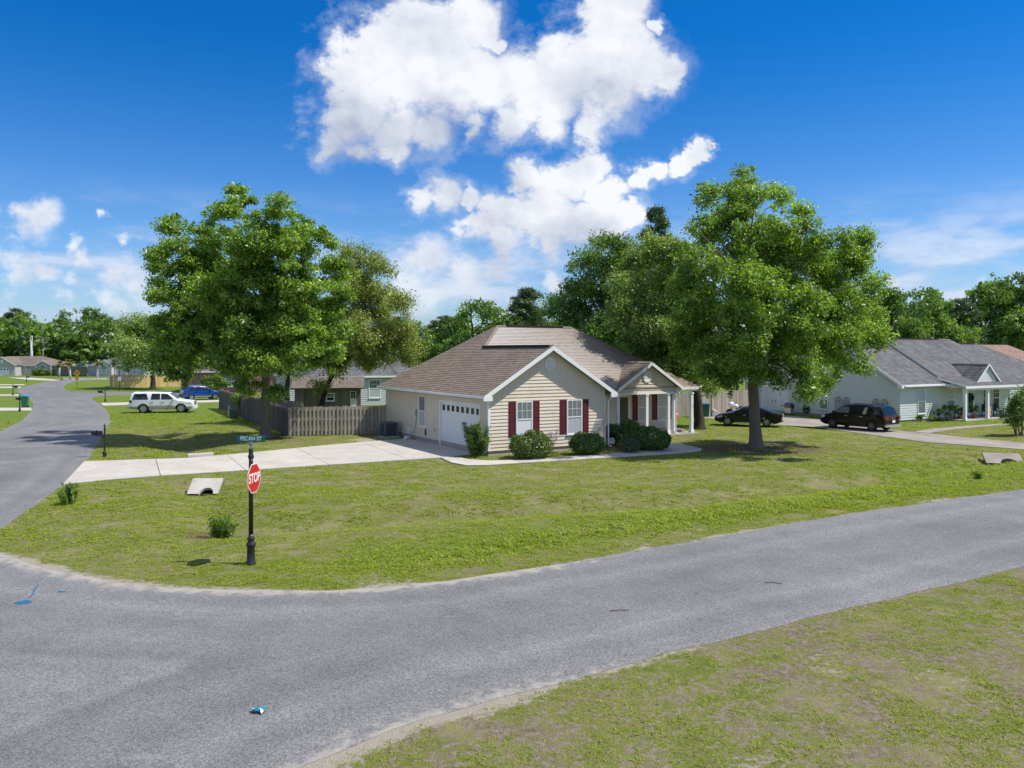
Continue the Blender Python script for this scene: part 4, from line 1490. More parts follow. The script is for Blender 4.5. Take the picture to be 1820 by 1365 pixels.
    obj("ridge_vent", MB().bb((15.6, 4.7, lz - .03), (18.6, 5.0, lz + .07)), MT["ridge_dark"], rf)
    # trims
    fascia(h, (-.43, 5.3, rz + .01), (-.43, -.48, ez + .01), .22)
    fascia(h, (-.431, 11.3, ez + .01), (-.431, 5.3, rz + .01), .22)
    fascia(h, (-.43, -.48, ez), (5.6, -.48, ez), .2)
    fascia(h, (-.48, 16.7, 2.95), (-.48, 11.3, 2.95), .2)
    obj("cornice_return", MB().bb((-.43, -.49, ez - .27), (.0, -.05, ez - .21)).bb((-.44, -.475, ez - .2), (-.02, -.1, ez - .02)), MT["white"], h)
    obj("gutter", MB().bb((-.1, -.58, ez - .15), (5.3, -.485, ez - .03)), MT["white"], h)
    # step between the two roofs: dark blue grey rake
    st = MB()
    for (v0, z0, v1, z1) in ((.05, mz - 5.25 * s, 5.3, mz),):
        st.add([(5.53, v0, z0 + .02), (5.53, v1, z1 + .02), (5.53, v1, z1 - .30), (5.53, v0, z0 - .30)], [(0, 1, 2, 3)])
        st.add([(5.50, v0, z0 + .03), (5.50, v1, z1 + .03), (5.50, v1, z1 - .13), (5.50, v0, z0 - .13)], [(0, 1, 2, 3)])
    obj("roof_step", st, MT["siding_sage"], h)
    fascia(h, (5.49, 5.3, mz + .02), (5.49, .05, mz - 5.25 * s + .02), .13)
    fascia(h, (5.06, .05, mz - 5.25 * s - .01), (5.06, -2.38, 2.87), .16)
    fascia(h, (5.06, -2.38, 2.86), (16, -2.38, 2.86), .2)
    obj("porch_end", MB().add([(5.3, -2.1, 2.7), (5.3, -.02, 2.7), (5.3, -.02, 3.15), (5.33, -2.1, 2.7), (5.33, -.02, 2.7), (5.33, -.02, 3.15)], [(0, 1, 2), (5, 4, 3), (0, 3, 4, 1), (1, 4, 5, 2), (2, 5, 3, 0)]), MT["siding_sage"], h)
    obj("beam", MB().bb((5.25, -2.2, 2.5), (16, -2.0, 2.68)), MT["white"], h)
    obj("porch_floor", MB().bb((5.2, -2.3, -.2), (16, -.01, .1)), MT["foundation"], h)
    obj("porch_ceiling", MB().bb((5.35, -1.99, 2.66), (16, -.03, 2.69)), MT["soffit"], h)
    for x in (5.4, 8.6, 11.9, 15.2):
        column(h, (x, -2.1, .08), 2.45, .22)
    # dormer face and trim
    obj("dormer_wall", MB().wallpoly([(8.35, 3.1), (11.35, 3.1), (9.85, 4.45)], -1.40, -1.36), MT["siding_sage"], h)
    fascia(h, (8.05, -1.58, db - .02), (9.85, -1.58, dz + .02), .16)
    fascia(h, (9.85, -1.581, dz + .02), (11.65, -1.581, db - .02), .16)
    fascia(h, (8.4, -1.45, 3.14), (11.3, -1.45, 3.14), .1)
    return h


right_house()


# ------------------------------------------------------------------ simpler houses behind
def small_house(label, origin, rot, w, d, eave, pitch, wallm, roofm, wins, gables=(), ridge_in=None, group=None, name="house", doors=()):
    h = thing(name, label, "house", (origin[0], origin[1], 0), rot, group)
    for side, loc, L in (("front", (0, 0, 0), w), ("left", (0, d, 0), d), ("right", (w, 0, 0), d), ("back", (w, d, 0), w)):
        wall(h, "wall", side, loc, [(0, 0), (L, 0), (L, eave), (0, eave)], MT[wallm], boards="joined", step=.2)
    rd, crs = MB(), {"f": []}
    o = .4
    rh = eave + (d / 2 + o) * pitch
    ri = d / 2 if ridge_in is None else ridge_in
    A, B = (ri, d / 2, rh), (w - ri, d / 2, rh)
    c = [(-o, -o, eave), (w + o, -o, eave), (w + o, d + o, eave), (-o, d + o, eave)]
    roof_plane(rd, crs, [c[0], c[1], B, A], .2)
    roof_plane(rd, crs, [c[1], c[2], B], .2)
    roof_plane(rd, crs, [c[2], c[3], A, B], .2)
    roof_plane(rd, crs, [c[3], c[0], A], .2)
    for (gx0, gw, gd, gp) in gables:
        gz_ = eave + (gw / 2 + .3) * gp
        m = gx0 + gw / 2
        depth = (gz_ - eave) / pitch
        roof_plane(rd, crs, [(gx0 - .3, -gd - .35, eave), (m, -gd - .35, gz_), (m, depth, gz_), (gx0 - .3, .2, eave)], .2)
        roof_plane(rd, crs, [(gx0 + gw + .3, -gd - .35, eave), (gx0 + gw + .3, .2, eave), (m, depth, gz_), (m, -gd - .35, gz_)], .2)
        wall(h, "gable_wall", "front", (0, -gd, 0), [(gx0, 0), (gx0 + gw, 0), (gx0 + gw, eave), (m, eave + gw / 2 * gp), (gx0, eave)], MT[wallm], boards="joined", step=.2)
        for sd, lx in (("left", gx0), ("right", gx0 + gw)):
            wall(h, "gable_wall", sd, (lx, 0 if sd == "left" else -gd, 0), [(0, 0), (gd, 0), (gd, eave), (0, eave)], MT[wallm], boards=None)
        fascia(h, (gx0 - .33, -gd - .38, eave + .02), (m, -gd - .38, gz_ + .02), .25)
        fascia(h, (m, -gd - .381, gz_ + .02), (gx0 + gw + .33, -gd - .381, eave + .02), .25)
        obj("gable_vent", MB().bb((m - .3, -gd - .06, eave + .5), (m + .3, -gd - .03, eave + 1.3)), MT["white"], h)
        obj("corner_board", MB().bb((gx0 - .04, -gd - .05, 0), (gx0 + .16, -gd - .03, eave)), MT["white"], h)
        obj("corner_board", MB().bb((gx0 + gw - .16, -gd - .05, 0), (gx0 + gw + .04, -gd - .03, eave)), MT["white"], h)
    rf = obj("roof", rd, MT["soffit"], h)
    courses_obj("shingles", crs, MT[roofm], rf)
    for a, b in ((A, B), (A, c[0]), (A, c[3]), (B, c[1]), (B, c[2])):
        ridge_caps(rf, a, b, MT["cap_grey" if "grey" in roofm else "cap_tan"], .4)
    for i in range(4):
        fascia(h, c[i], c[(i + 1) % 4], .2)
    for (side, x, y, z, ww, hh) in wins:
        window(h, side, (x, y, z), ww, hh, ("glass", "glass_blind"), (3, 2) if ww > .7 else None, frame=.1)
    for (x, y, ww, hh) in doors:
        gd = obj("garage_door", MB().bb((x - ww / 2, y - .06, .03), (x + ww / 2, y - .03, hh)), MT["white_door"], h)
        for k in range(4):
            obj("pane", MB().bb((x - ww / 2 + ww * (k + .2) / 4, y - .072, hh - .5), (x - ww / 2 + ww * (k + .8) / 4, y - .061, hh - .2)), MT["door_glass"], gd)
    return h


# grey blue house behind the back fence
p = P(655, 668, 84)
def at_px(px, d):
    return np.array([(px - 910) / F * d, d])
o = at_px(512, 84)
small_house("grey blue house with weathered brown grey roof behind the back fence", o, R(22), 15.0, 11, 3.1, .52, "siding_blue", "shingle_grey",
            [("front", 9.0, -.026, .7, 1.3, 2.0), ("front", 11.3, -.026, 1.0, 1.3, 1.7), ("front", 4.0, -.026, .9, 1.0, 1.6)], ridge_in=4.4)
o = at_px(700, 122)
small_house("distant house of which only a slate grey hip roof shows past the tan roof", o, R(20), 13, 11, 3.0, .5, "siding_grey", "shingle_grey", [])
o = at_px(760, 128)
small_house("far house with one pale gable peeping over the tan garage roof", o, R(-15), 11, 9, 3.3, .5, "siding_tan", "shingle_grey", [], gables=((0.5, 5, 1.2, .55),))
o = at_px(322, 112)
small_house("red brick house half hidden by the big left tree beyond the blue car", o, R(12), 15, 10, 3.0, .45, "brick", "shingle_brown",
            [("front", 6.4, -.026, .8, 1.2, 1.6), ("front", 11.2, -.026, .8, 1.2, 1.6)], gables=((8.5, 5.5, 1.0, .5),))
# the two far houses at the end of the street
o = at_px(-44, 196)
small_house("far taupe house with brown roof and two white edged gables at left", o, R(4), 18.6, 9, 2.5, .42, "siding_grey", "shingle_brown",
            [("front", 16.6, -1.826, .9, 1.2, 1.6), ("front", 12.3, -.026, .6, 1.2, 1.9)], gables=((4.7, 6.1, 3.0, .6), (14.9, 3.5, 1.8, .6)), ridge_in=5, doors=((8.0, -3.0, 3.0, 1.9),))
o = at_px(157, 190)
small_house("far grey blue cottage with white trimmed gable behind small palms", o, R(-3), 13.5, 9, 2.55, .42, "siding_blue", "shingle_grey",
            [("front", 4.6, -1.526, .8, 1.3, 1.7), ("front", 7.4, -.026, .6, 1.2, 1.9)], gables=((3.2, 3.2, 1.5, .7),), ridge_in=5)
o = at_px(92, 215)
small_house("far low white building between the two distant houses", o, R(0), 9, 6, 3.2, .25, "white_door", "shingle_grey", [])
# brown roofed house behind the sage one
o = at_px(1748, 96)
small_house("neighbouring house with a reddish brown hip roof behind the sage house", o, R(28), 18, 12, 3.2, .52, "siding_tan", "shingle_red", [], ridge_in=3.2)


# ------------------------------------------------------------------ shed behind the fence
def shed():
    c = at_px(524, 70.5)
    h = thing("garden_shed", "dark weathered wooden shed with a small white window behind the fence", "shed", (c[0], c[1], 0), R(10))
    w, d, e, pk = 5.6, 3.0, 2.55, 3.35
    for k in range(28):
        obj("plank", MB().bb((k * .2 + .004, -.02, .05), (k * .2 + .196, 0.0, e)), MT["shed_wood"], h)
    for k in range(15):
        zt = e + (pk - e) * (1 - abs((k + .5) * .2 - 1.5) / 1.5)
        obj("plank", MB().bb((-.02, k * .2 + .004, .05), (0, k * .2 + .196, zt)), MT["shed_wood"], h)
    obj("shed_body", MB().prism([(.01, .01), (w - .01, .01), (w - .01, d), (.01, d)], 0, e), MT["shed_wood"], h)
    rd, crs = MB(), {"f": []}
    roof_plane(rd, crs, [(-.3, -.35, e - .05), (w + .3, -.35, e - .05), (w + .3, d / 2, pk + .1), (-.3, d / 2, pk + .1)])
    roof_plane(rd, crs, [(-.3, d + .35, e - .05), (-.3, d / 2, pk + .1), (w + .3, d / 2, pk + .1), (w + .3, d + .35, e - .05)])
    rf = obj("roof", rd, MT["shed_wood"], h)
    courses_obj("shingles", crs, MT["shingle_brown"], rf)
    window(h, "front", (3.0, -.02, 1.35), .75, .7, ("glass_dark", "glass_dark"), (2, 2), frame=.09)
    window(h, "front", (4.95, -.02, .9), .5, 1.3, ("glass_dark", "glass_pale"), (2, 3), frame=.05)
    return h


shed()


# ------------------------------------------------------------------ fences
def fence(label, a, b, hgt, mats, picket=0.14, pitch=0.25, double=True, zfun=True, post_every=2.4, group=None, dark_back=False, name="wooden_fence", dog=True):
    a, b = np.array(a, float), np.array(b, float)
    L = np.hypot(*(b - a))
    ang = math.atan2(b[1] - a[1], b[0] - a[0])
    f = thing(name, label, "fence", (a[0], a[1], 0), ang, group)
    def pm(h):
        m = MB()
        c = picket * .25
        m.wallpoly([(-picket / 2, 0.03), (picket / 2, 0.03), (picket / 2, h - c), (picket / 2 - c, h), (-picket / 2 + c, h), (-picket / 2, h - c)], -.010, .010)
        return m.mesh("picket")
    meshes = [pm(hgt), pm(hgt - .03), pm(hgt + .02)]
    for me in meshes:
        me.materials.append(MT[mats])
    def gh(x):
        w = a + (b - a) * x / L
        return float(gz(np.array([w[0]]), np.array([w[1]]))[0])
    n = int(L / pitch)
    for k in range(n):
        x = (k + .5) * L / n
        o = obj("picket", random.choice(meshes), MT[mats], f, (x, -.055, gh(x)), random.uniform(-.02, .02))
        o.rotation_euler[1] = random.gauss(0, .006)
        if double:
            o = obj("picket", random.choice(meshes), MT[mats], f, (x + L / n / 2, .055, gh(x)), random.uniform(-.02, .02))
    for z in (.35, hgt * .55, hgt - .25):
        obj("rail", MB().bb((0, -.044, z - .045), (L, .044, z + .045)), MT[mats], f)
    npst = max(1, int(L / post_every))
    for k in range(npst + 1):
        x = min(L, k * L / npst)
        obj("post", MB().box((0, 0, (hgt - .1) / 2), (.09, .066, hgt - .1)), MT[mats], f, (x, 0, gh(x)))
    return f


FA = G(513, 775)[:2]
FB = np.array(L2W(-0.15, 14.2))
FC = G(390, 726)[:2]
fence("weathered wooden picket fence from the corner post to the tan house", FA, FB - np.array([.1, 0]), 1.95, "picket")
fence("long dark side of the wooden fence running back toward the blue car", FC, FA + np.array([-.12, .1]), 1.93, "picket_dark")
BA = FC + (FA - FC) * .46
fence("back wooden fence across the yard in front of the shed", BA + np.array([.3, .2]), np.array(L2W(1.0, 30)) + np.array([0, -9.5]), 1.9, "picket")
fence("wooden privacy fence behind the green bins and porch column", np.array(L2W(18.2, 14.0)), L2W(-.5, 14.2, RO), 2.1, "picket", double=False, pitch=.148)
fence("new pale pine picket fence on the corner across the side street", at_px(196, 127), at_px(345, 133), 2.0, "picket_new", double=False, pitch=.19, picket=.15)
fence("dark weathered fence between the two far houses", at_px(92, 192), at_px(155, 186), 2.3, "picket_dark", double=False, pitch=.3, picket=.27)
fence("short return of the new pine fence facing the street", at_px(195.6, 127.2), at_px(200.6, 134), 2.0, "picket_new", double=False, pitch=.19, picket=.15)


# ------------------------------------------------------------------ foliage
def leaf_cloud(name, puffs, n, size, mat, seed, shell=1.7, aspect=.5, up=.45, droop=.0, tint_var=.55, jit=.22, outw=.45, weights=None):
    """thousands of small bent leaves spread through ellipsoidal clumps (cx, cy, cz, rx, ry, rz)"""
    r = np.random.default_rng(seed)
    pf = np.array(puffs, float)
    w = pf[:, 3] * pf[:, 4] * pf[:, 5]
    w = w ** .75
    if weights is not None:
        w = w * np.array(weights)
    idx = r.choice(len(pf), n, p=w / w.sum())
    dirs = r.normal(size=(n, 3))
    dirs /= np.linalg.norm(dirs, axis=1)[:, None]
    rad = r.random(n) ** (1 / shell / 1.3)
    rad = rad * (1 + jit * r.normal(size=n))
    q = pf[idx]
    pos = q[:, :3] + dirs * rad[:, None] * q[:, 3:6]
    nrm = dirs * outw + r.normal(size=(n, 3)) * .75 + np.array([0, 0, up])
    nrm /= np.linalg.norm(nrm, axis=1)[:, None]
    t = np.cross(nrm, r.normal(size=(n, 3)))
    t[:, 2] -= droop
    t -= nrm * (t * nrm).sum(1)[:, None]
    t /= np.linalg.norm(t, axis=1)[:, None] + 1e-9
    b = np.cross(nrm, t)
    s = size * (.55 + .9 * r.random(n))
    L, W = s[:, None], (s * aspect)[:, None]
    v0 = pos - t * L * .5
    v1 = pos + b * W * .5 + nrm * L * .10
    v2 = pos + t * L * .5 - nrm * L * .08
    v3 = pos - b * W * .5 + nrm * L * .10
    verts = np.stack([v0, v1, v2, v3], 1).reshape(-1, 3)
    quads = np.arange(4 * n).reshape(n, 4)
    pt = r.random(len(pf))
    tint = np.clip(.5 + (pt[idx] - .5) * tint_var + (r.random(n) - .5) * 1.05, 0, 1)
    return npmesh(name, verts, quads, mat, fattrs={"tint": tint})


def sub_puffs(lobes, k, rs, seed, squash=.75, surf=.75):
    """small clumps distributed inside big lobes, denser towards the surface"""
    r = np.random.default_rng(seed)
    out = []
    lob = np.array(lobes, float)
    vol = (lob[:, 3] * lob[:, 4] * lob[:, 5]) ** .8
    cnt = np.maximum(3, (vol / vol.sum() * k)).astype(int)
    for L, c in zip(lob, cnt):
        for _ in range(c):
            d = r.normal(size=3)
            d /= np.linalg.norm(d)
            rr = r.random() ** (1 / 3 / 1.6) * surf
            p = L[:3] + d * rr * L[3:6]
            s = rs * (.6 + .8 * r.random())
            out.append((p[0], p[1], p[2], s, s, s * squash))
        # sprigs standing out past the outline
        for _ in range(max(1, c // 3)):
            d = r.normal(size=3) + np.array([0, 0, .35])
            d /= np.linalg.norm(d)
            rr = r.uniform(.92, 1.16)
            p = L[:3] + d * rr * L[3:6]
            s = rs * r.uniform(.28, .45)
            out.append((p[0], p[1], p[2], s, s, s * 1.25))
    return out


def px_lobes(lobes, d, depth=1.0, seed=0, base=None):
    """clump list read from the photograph: (px, py, r px[, depth offset]) at distance d"""
    r = np.random.default_rng(seed)
    out = []
    for L in lobes:
        px, py, rp = L[:3]
        off = L[3] if len(L) > 3 else r.uniform(-1, 1) * depth
        c = P(px, py, d + off)
        rr = rp / F * (d + off)
        out.append((c[0], c[1], c[2], rr, rr * 1.15, rr))
    return out


def limbs(mb, base, top, puffs, r0, n, seed, fork=.35, lean=None):
    """tapered trunk with limbs out to the clumps"""
    r = np.random.default_rng(seed)
    base, top = np.array(base, float), np.array(top, float)
    H = top[2] - base[2]
    pts, rad = [], []
    N = 12
    for i in range(N + 1):
        t = i / N
        p = base + (top - base) * t
        if 0 < i:
            p = p + np.array([r.normal() * .03, r.normal() * .03, 0]) * H * .25 * min(1, t * 3)
        pts.append(p)
        rad.append(r0 * (1 - t) ** .8 * .93 + r0 * .05)
    fl = [(base + np.array([0, 0, -.15]), r0 * 1.75), (base + np.array([0, 0, .06]), r0 * 1.45), (base + np.array([0, 0, .3]), r0 * 1.12), (base + np.array([0, 0, .8]), r0 * 1.0)]
    P0 = [f[0] for f in fl] + [p for p in pts[1:] if p[2] > base[2] + .9]
    R0 = [f[1] for f in fl] + [rr for p, rr in zip(pts[1:], rad[1:]) if p[2] > base[2] + .9]
    mb.tube(P0, R0, 12)
    pf = np.array(puffs, float)
    sel = r.permutation(len(pf))[:n]
    for k in sel:
        c = pf[k, :3]
        hz = np.hypot(*(c[:2] - base[:2]))
        tz = np.clip((c[2] - base[2] - hz * r.uniform(.5, .9)) / H, fork, .95)
        i = tz * N
        i0 = int(i)
        st = pts[i0] + (pts[min(N, i0 + 1)] - pts[i0]) * (i - i0)
        rr = rad[i0] * r.uniform(.35, .55)
        mid = st + (c - st) * .5 + np.array([0, 0, .12 * np.linalg.norm(c - st)]) + r.normal(size=3) * .12
        q3 = st + (c - st) * .78 + np.array([0, 0, .08 * np.linalg.norm(c - st)]) + r.normal(size=3) * .1
        mb.tube([st, st + (mid - st) * .5 + r.normal(size=3) * .06, mid, q3, c], [rr, rr * .8, rr * .6, rr * .35, rr * .12], 6)
    return pts


def photo_tree(name, label, base_px, d, top_px, lobes, depth, r0, leafm, barkm, n_leaf, size, k_puff, rs, seed, limbn=60, group=None, aspect=.5, base=None, lean=0, droop=.3, shell=1.7, squash=.75):
    b = G(*base_px) if base is None else np.array(base)
    b[2] = float(gz(np.array([b[0]]), np.array([b[1]]))[0])
    t = thing(name, label, "tree", b, 0, group)
    lb = [(x - b[0], y - b[1], z - b[2], rx, ry, rz) for x, y, z, rx, ry, rz in px_lobes(lobes, d, depth, seed)]
    pf = sub_puffs(lb, k_puff, rs, seed + 1, squash)
    top = P(top_px[0], top_px[1], d) - b
    mb = MB()
    limbs(mb, (0, 0, 0), (top[0], lean, top[2]), pf, r0, limbn, seed + 2)
    obj("trunk", mb, MT[barkm], t, smooth=True)
    obj("crown", leaf_cloud("crown", pf, n_leaf, size, MT[leafm], seed + 3, aspect=aspect, droop=droop, shell=shell), MT[leafm], t)
    return t


LEFT = [(412, 362, 26), (440, 350, 20), (400, 395, 34), (500, 378, 30), (470, 395, 32), (535, 408, 30), (445, 430, 48), (510, 445, 48), (362, 425, 34), (310, 410, 26), (290, 440, 26),
        (330, 455, 40), (390, 470, 52), (455, 500, 62), (530, 500, 50), (575, 440, 24), (585, 480, 32), (600, 530, 28), (560, 545, 46), (310, 505, 40), (272, 470, 16), (280, 520, 22), (360, 540, 54),
        (440, 575, 66, -2.5), (520, 590, 54, -2), (582, 585, 36), (300, 565, 42), (345, 605, 48, -2), (400, 640, 46, -3), (470, 645, 46, -2.8), (530, 640, 36, -1.5), (580, 640, 32), (300, 625, 36),
        (335, 660, 26), (440, 685, 30, -2), (490, 685, 24, -1.5), (598, 622, 20), (385, 520, 50, -3.5), (497, 535, 44, 0), (420, 540, 46, 1), (350, 510, 40, 0), (545, 560, 40, 1.5), (480, 610, 40, 1.5), (560, 420, 20), (425, 340, 16), (470, 450, 50, -2.5), (305, 665, 18)]
photo_tree("pecan_tree", "large bright green tree beside the driveway, left of the tan house", (472, 778), 52.4, (452, 400), LEFT, 4.2, .33, "leaf_pecan", "bark", 165000, .215, 520, .66, 11, 75, aspect=.42, droop=.5, squash=.62)
RIGHT = [(1325, 312, 22), (1300, 330, 26), (1345, 335, 28), (1262, 350, 22), (1310, 375, 46), (1380, 350, 26), (1395, 395, 36), (1248, 402, 28), (1290, 430, 54), (1360, 430, 56), (1430, 385, 26), (1440, 425, 34), (1232, 452, 28),
         (1410, 480, 56), (1300, 500, 66, -2.5), (1500, 435, 26), (1535, 425, 14), (1515, 445, 24), (1505, 470, 34), (1525, 465, 30), (1480, 485, 44), (1545, 515, 32), (1560, 560, 24), (1500, 550, 58), (1420, 560, 66, -3), (1330, 580, 66, -3), (1260, 560, 56), (1240, 510, 40),
         (1550, 600, 26), (1490, 620, 54, -1), (1410, 640, 48, -3), (1330, 655, 42, -3), (1270, 640, 44, -1), (1470, 665, 32), (1375, 680, 26, -2), (1440, 690, 20), (1300, 685, 22, -1), (1530, 645, 22), (1230, 600, 40), (1350, 520, 60, -4), (1455, 468, 42, 1), (1400, 440, 42, 1), (1482, 540, 48, 1), (1292, 362, 28), (1350, 470, 56, 1), (1215, 500, 34), (1225, 560, 38), (1215, 620, 34), (1440, 600, 50, 1)]
photo_tree("oak_tree", "big leafy oak on the front lawn with its trunk on dark mulch", (1343, 795), 47.2, (1332, 345), RIGHT, 5.2, .36, "leaf_oak", "bark", 180000, .165, 540, .64, 23, 80, aspect=.5, droop=.1, squash=.72)
MID = [(1150, 448, 36), (1115, 500, 38), (1105, 560, 34), (1150, 605, 44), (1205, 500, 44), (1215, 620, 50), (1135, 645, 34), (1180, 570, 50), (1165, 440, 36), (1200, 460, 44), (1130, 475, 32), (1150, 530, 50), (1215, 540, 44), (1130, 580, 44), (1190, 600, 50), (1235, 650, 40), (1170, 650, 34), (1265, 690, 24), (1120, 530, 30), (1205, 680, 22)]
photo_tree("oak_tree", "grey green oak at the right end of the porch, left of the lawn oak", (1243, 762), 59.7, (1225, 470), MID, 3.0, .37, "leaf_grey", "bark_dark", 95000, .19, 260, .85, 37, 40)
OLIVE = [(620, 458, 24), (655, 462, 30), (682, 470, 20), (640, 505, 40), (672, 540, 40), (710, 540, 24), (728, 575, 20), (700, 590, 38), (650, 590, 46), (690, 625, 30), (655, 630, 30), (615, 560, 36), (615, 510, 26), (730, 610, 14), (720, 640, 12), (600, 650, 24), (570, 690, 14)]
photo_tree("olive_tree", "brownish olive tree with a dark slanting trunk behind the wooden fence", (560, 750), 63.0, (640, 500), OLIVE, 2.2, .24, "leaf_olive", "bark_dark", 60000, .17, 170, .82, 41, 40)
YARD = [(520, 600, 40), (560, 620, 34), (500, 640, 36), (540, 655, 26), (590, 600, 30), (505, 560, 30)]
photo_tree("yard_tree", "smaller tree with a thin dark trunk in the fenced yard behind the big left tree", (508, 752), 64.0, (515, 570), YARD, 2.0, .26, "leaf_pecan", "bark_dark", 14000, .18, 60, .8, 47, 16)
BEHIND = [(1090, 440, 30), (1070, 425, 18), (1055, 470, 36), (1100, 480, 40), (1020, 495, 26), (1005, 530, 24), (1045, 530, 42), (1095, 540, 44), (985, 545, 18), (1010, 575, 30), (1060, 590, 40), (1110, 600, 44), (1140, 640, 36), (1160, 660, 26), (1120, 460, 30)]
photo_tree("dark_oak_tree", "tall dark green oak rising behind the tan house roof", (1075, 727), 80.0, (1070, 470), BEHIND, 3.0, .42, "leaf_dark", "bark_dark", 42000, .26, 140, 1.15, 53, 36)
WILLOW = [(245, 585, 24), (270, 600, 26), (230, 610, 22), (290, 580, 20), (255, 630, 24), (285, 640, 24), (310, 610, 26), (235, 640, 16)]
photo_tree("grey_green_tree", "grey green rounded tree over the pale new fence, left of the big left tree", (272, 690), 126.0, (268, 600), WILLOW, 4.0, .4, "leaf_grey", "bark_dark", 22000, .36, 70, 1.8, 59, 16)


# --- reusable background trees, 10 m tall
def broad_proto(seed, leafm, wid=.42, n=13000, size=.30, low=.18):
    r = np.random.default_rng(seed)
    lobes = []
    for _ in range(16):
        z = r.uniform(low + .1, .92)
        prof = math.sin(math.pi * min(1, (z - low + .12) / (1.12 - low))) ** .7
        a = r.uniform(0, 2 * math.pi)
        rr = r.uniform(.25, 1) * wid * prof
        s = r.uniform(.11, .19)
        lobes.append((math.cos(a) * rr * 10, math.sin(a) * rr * 10, z * 10, s * 10, s * 10, s * 8.5))
    pf = sub_puffs(lobes, 110, .75, seed + 1, .7, .85)
    mb = MB()
    limbs(mb, (0, 0, 0), (.3, 0, 8.6), pf, .2, 18, seed + 2)
    return mb.mesh("trunk", True), leaf_cloud("crown", pf, n, size, MT[leafm], seed + 3, shell=1.8, tint_var=.7)


def pine_proto(seed, n=15000, bare=.45):
    r = np.random.default_rng(seed)
    pf = []
    for _ in range(74):
        z = r.uniform(bare, .98)
        rr = (.22 * (1 - (z - bare) / (1 - bare)) ** .6 + .03) * r.uniform(.4, 1.0)
        a = r.uniform(0, 2 * math.pi)
        s = r.uniform(.36, .7)
        pf.append((math.cos(a) * rr * 10, math.sin(a) * rr * 10, z * 10, s, s, s * .6))
    mb = MB()
    limbs(mb, (0, 0, 0), (.15, .1, 9.7), pf, .13, 34, seed + 2, fork=bare * .9)
    return mb.mesh("trunk", True), leaf_cloud("crown", pf, n, .26, MT["leaf_pine"], seed + 3, aspect=.26, shell=1.5, tint_var=.6)


PROTO = {"a": broad_proto(101, "leaf_far"), "b": broad_proto(202, "leaf_far", .36), "c": broad_proto(303, "leaf_dark", .44), "e": broad_proto(404, "leaf_grey", .40, low=.1),
         "f": broad_proto(505, "leaf_far", .55, 16000), "p": pine_proto(606), "q": pine_proto(707, 13000, .55)}


def bgtree(kind, px, d, top_py, label, name="background_tree", group=None, wide=1.0, seed=0):
    x = (px - 910) / F * d
    H = CAMH + (HZ - top_py) / F * d
    t = thing(name, label, "tree", (x, d, -.02), random.uniform(0, 6.28), group)
    tr, cr = PROTO[kind]
    zz = np.empty(len(cr.vertices) * 3, np.float32)
    cr.vertices.foreach_get("co", zz)
    s = H / float(np.percentile(zz[2::3], 99.6))
    t.scale = (s * wide, s * wide, s)
    obj("trunk", tr, MT["bark_dark" if kind not in "pq" else "pole_wood"], t)
    obj("crown", cr, cr.materials[0], t)
    return t


# far left row
G1 = "tall trees in the row behind the far houses"
for (k, px, d, ty, w, lab) in (("c", 8, 232, 566, 1.1, "dark tree at the far left edge above the taupe house"),
                               ("a", 42, 225, 556, .9, "tall tree behind the taupe house left of the power pole"),
                               ("q", 30, 240, 549, 1.2, "thin crowned pine standing above the taupe house roof"),
                               ("f", 74, 232, 574, 1.0, "broad tree behind the two power poles"),
                               ("p", 108, 240, 568, 1.3, "pine above the low white building"),
                               ("c", 140, 228, 548, .95, "tallest dark tree of the far row, over the gap between the far houses"),
                               ("a", 122, 215, 592, .9, "lower bright green tree behind the palm and far fence"),
                               ("b", 165, 222, 572, 1.1, "green tree left of the grey blue cottage roof"),
                               ("f", 198, 222, 566, .9, "bright green tree directly behind the grey blue cottage"),
                               ("a", 226, 228, 574, 1.0, "tree right of the grey blue cottage in the far row"),
                               ("c", 60, 218, 600, .9, "low dark tree at the foot of the power poles"),
                               ("b", 18, 214, 596, 1.0, "low green tree behind the taupe house chimneyless roof")):
    bgtree(k, px, d, ty, lab, group=G1, wide=w)
G2 = "trees beyond the tan house roof"
bgtree("q", 788, 132, 562, "slender pine just left of the tan roof ridge", "pine_tree", G2, 1.25)
bgtree("q", 775, 150, 570, "thin pine standing left of the slender pine behind the tan roof", "pine_tree", G2, 1.1)
bgtree("b", 842, 110, 536, "round headed tree behind the left end of the tan roof ridge", group=G2, wide=.95)
bgtree("c", 822, 128, 560, "dark tree beside the pines left of the tan roof ridge", group=G2, wide=1.0)
bgtree("p", 936, 112, 513, "tall pine standing alone above the middle of the tan roof", "pine_tree", G2, 1.1)
bgtree("c", 968, 118, 548, "dark tree to the right of the lone pine above the roof", group=G2, wide=.8)
bgtree("p", 1168, 104, 370, "very tall pine whose flat top shows above the grey green oak", "pine_tree", G2, .55)
bgtree("c", 742, 108, 575, "dark tree behind the olive tree at the tan roof's left corner", group=G2, wide=.9)
bgtree("c", 715, 118, 566, "dark tree behind the olive tree", group=G2, wide=.9)
bgtree("e", 690, 140, 585, "grey green tree far behind the olive tree", group=G2, wide=1.0)
bgtree("c", 900, 150, 574, "low dark tree under the lone pine behind the roof ridge", group=G2, wide=1.3)
bgtree("f", 1120, 92, 545, "leafy tree behind the right slope of the tan roof", group=G2, wide=.8)
bgtree("c", 1205, 96, 520, "dark tree behind the grey green oak", group=G2, wide=.9)
G3 = "trees behind the sage green house"
bgtree("c", 1600, 104, 512, "dark leafy tree behind the left part of the sage house roof", group=G3, wide=.85)
bgtree("a", 1652, 108, 516, "green tree behind the ridge of the sage house", group=G3, wide=.8)
bgtree("c", 1560, 112, 530, "dark tree just right of the lawn oak crown", group=G3, wide=.9)
bgtree("q", 1702, 124, 532, "bare stemmed pine in the gap above the sage house", "pine_tree", G3, 1.3)
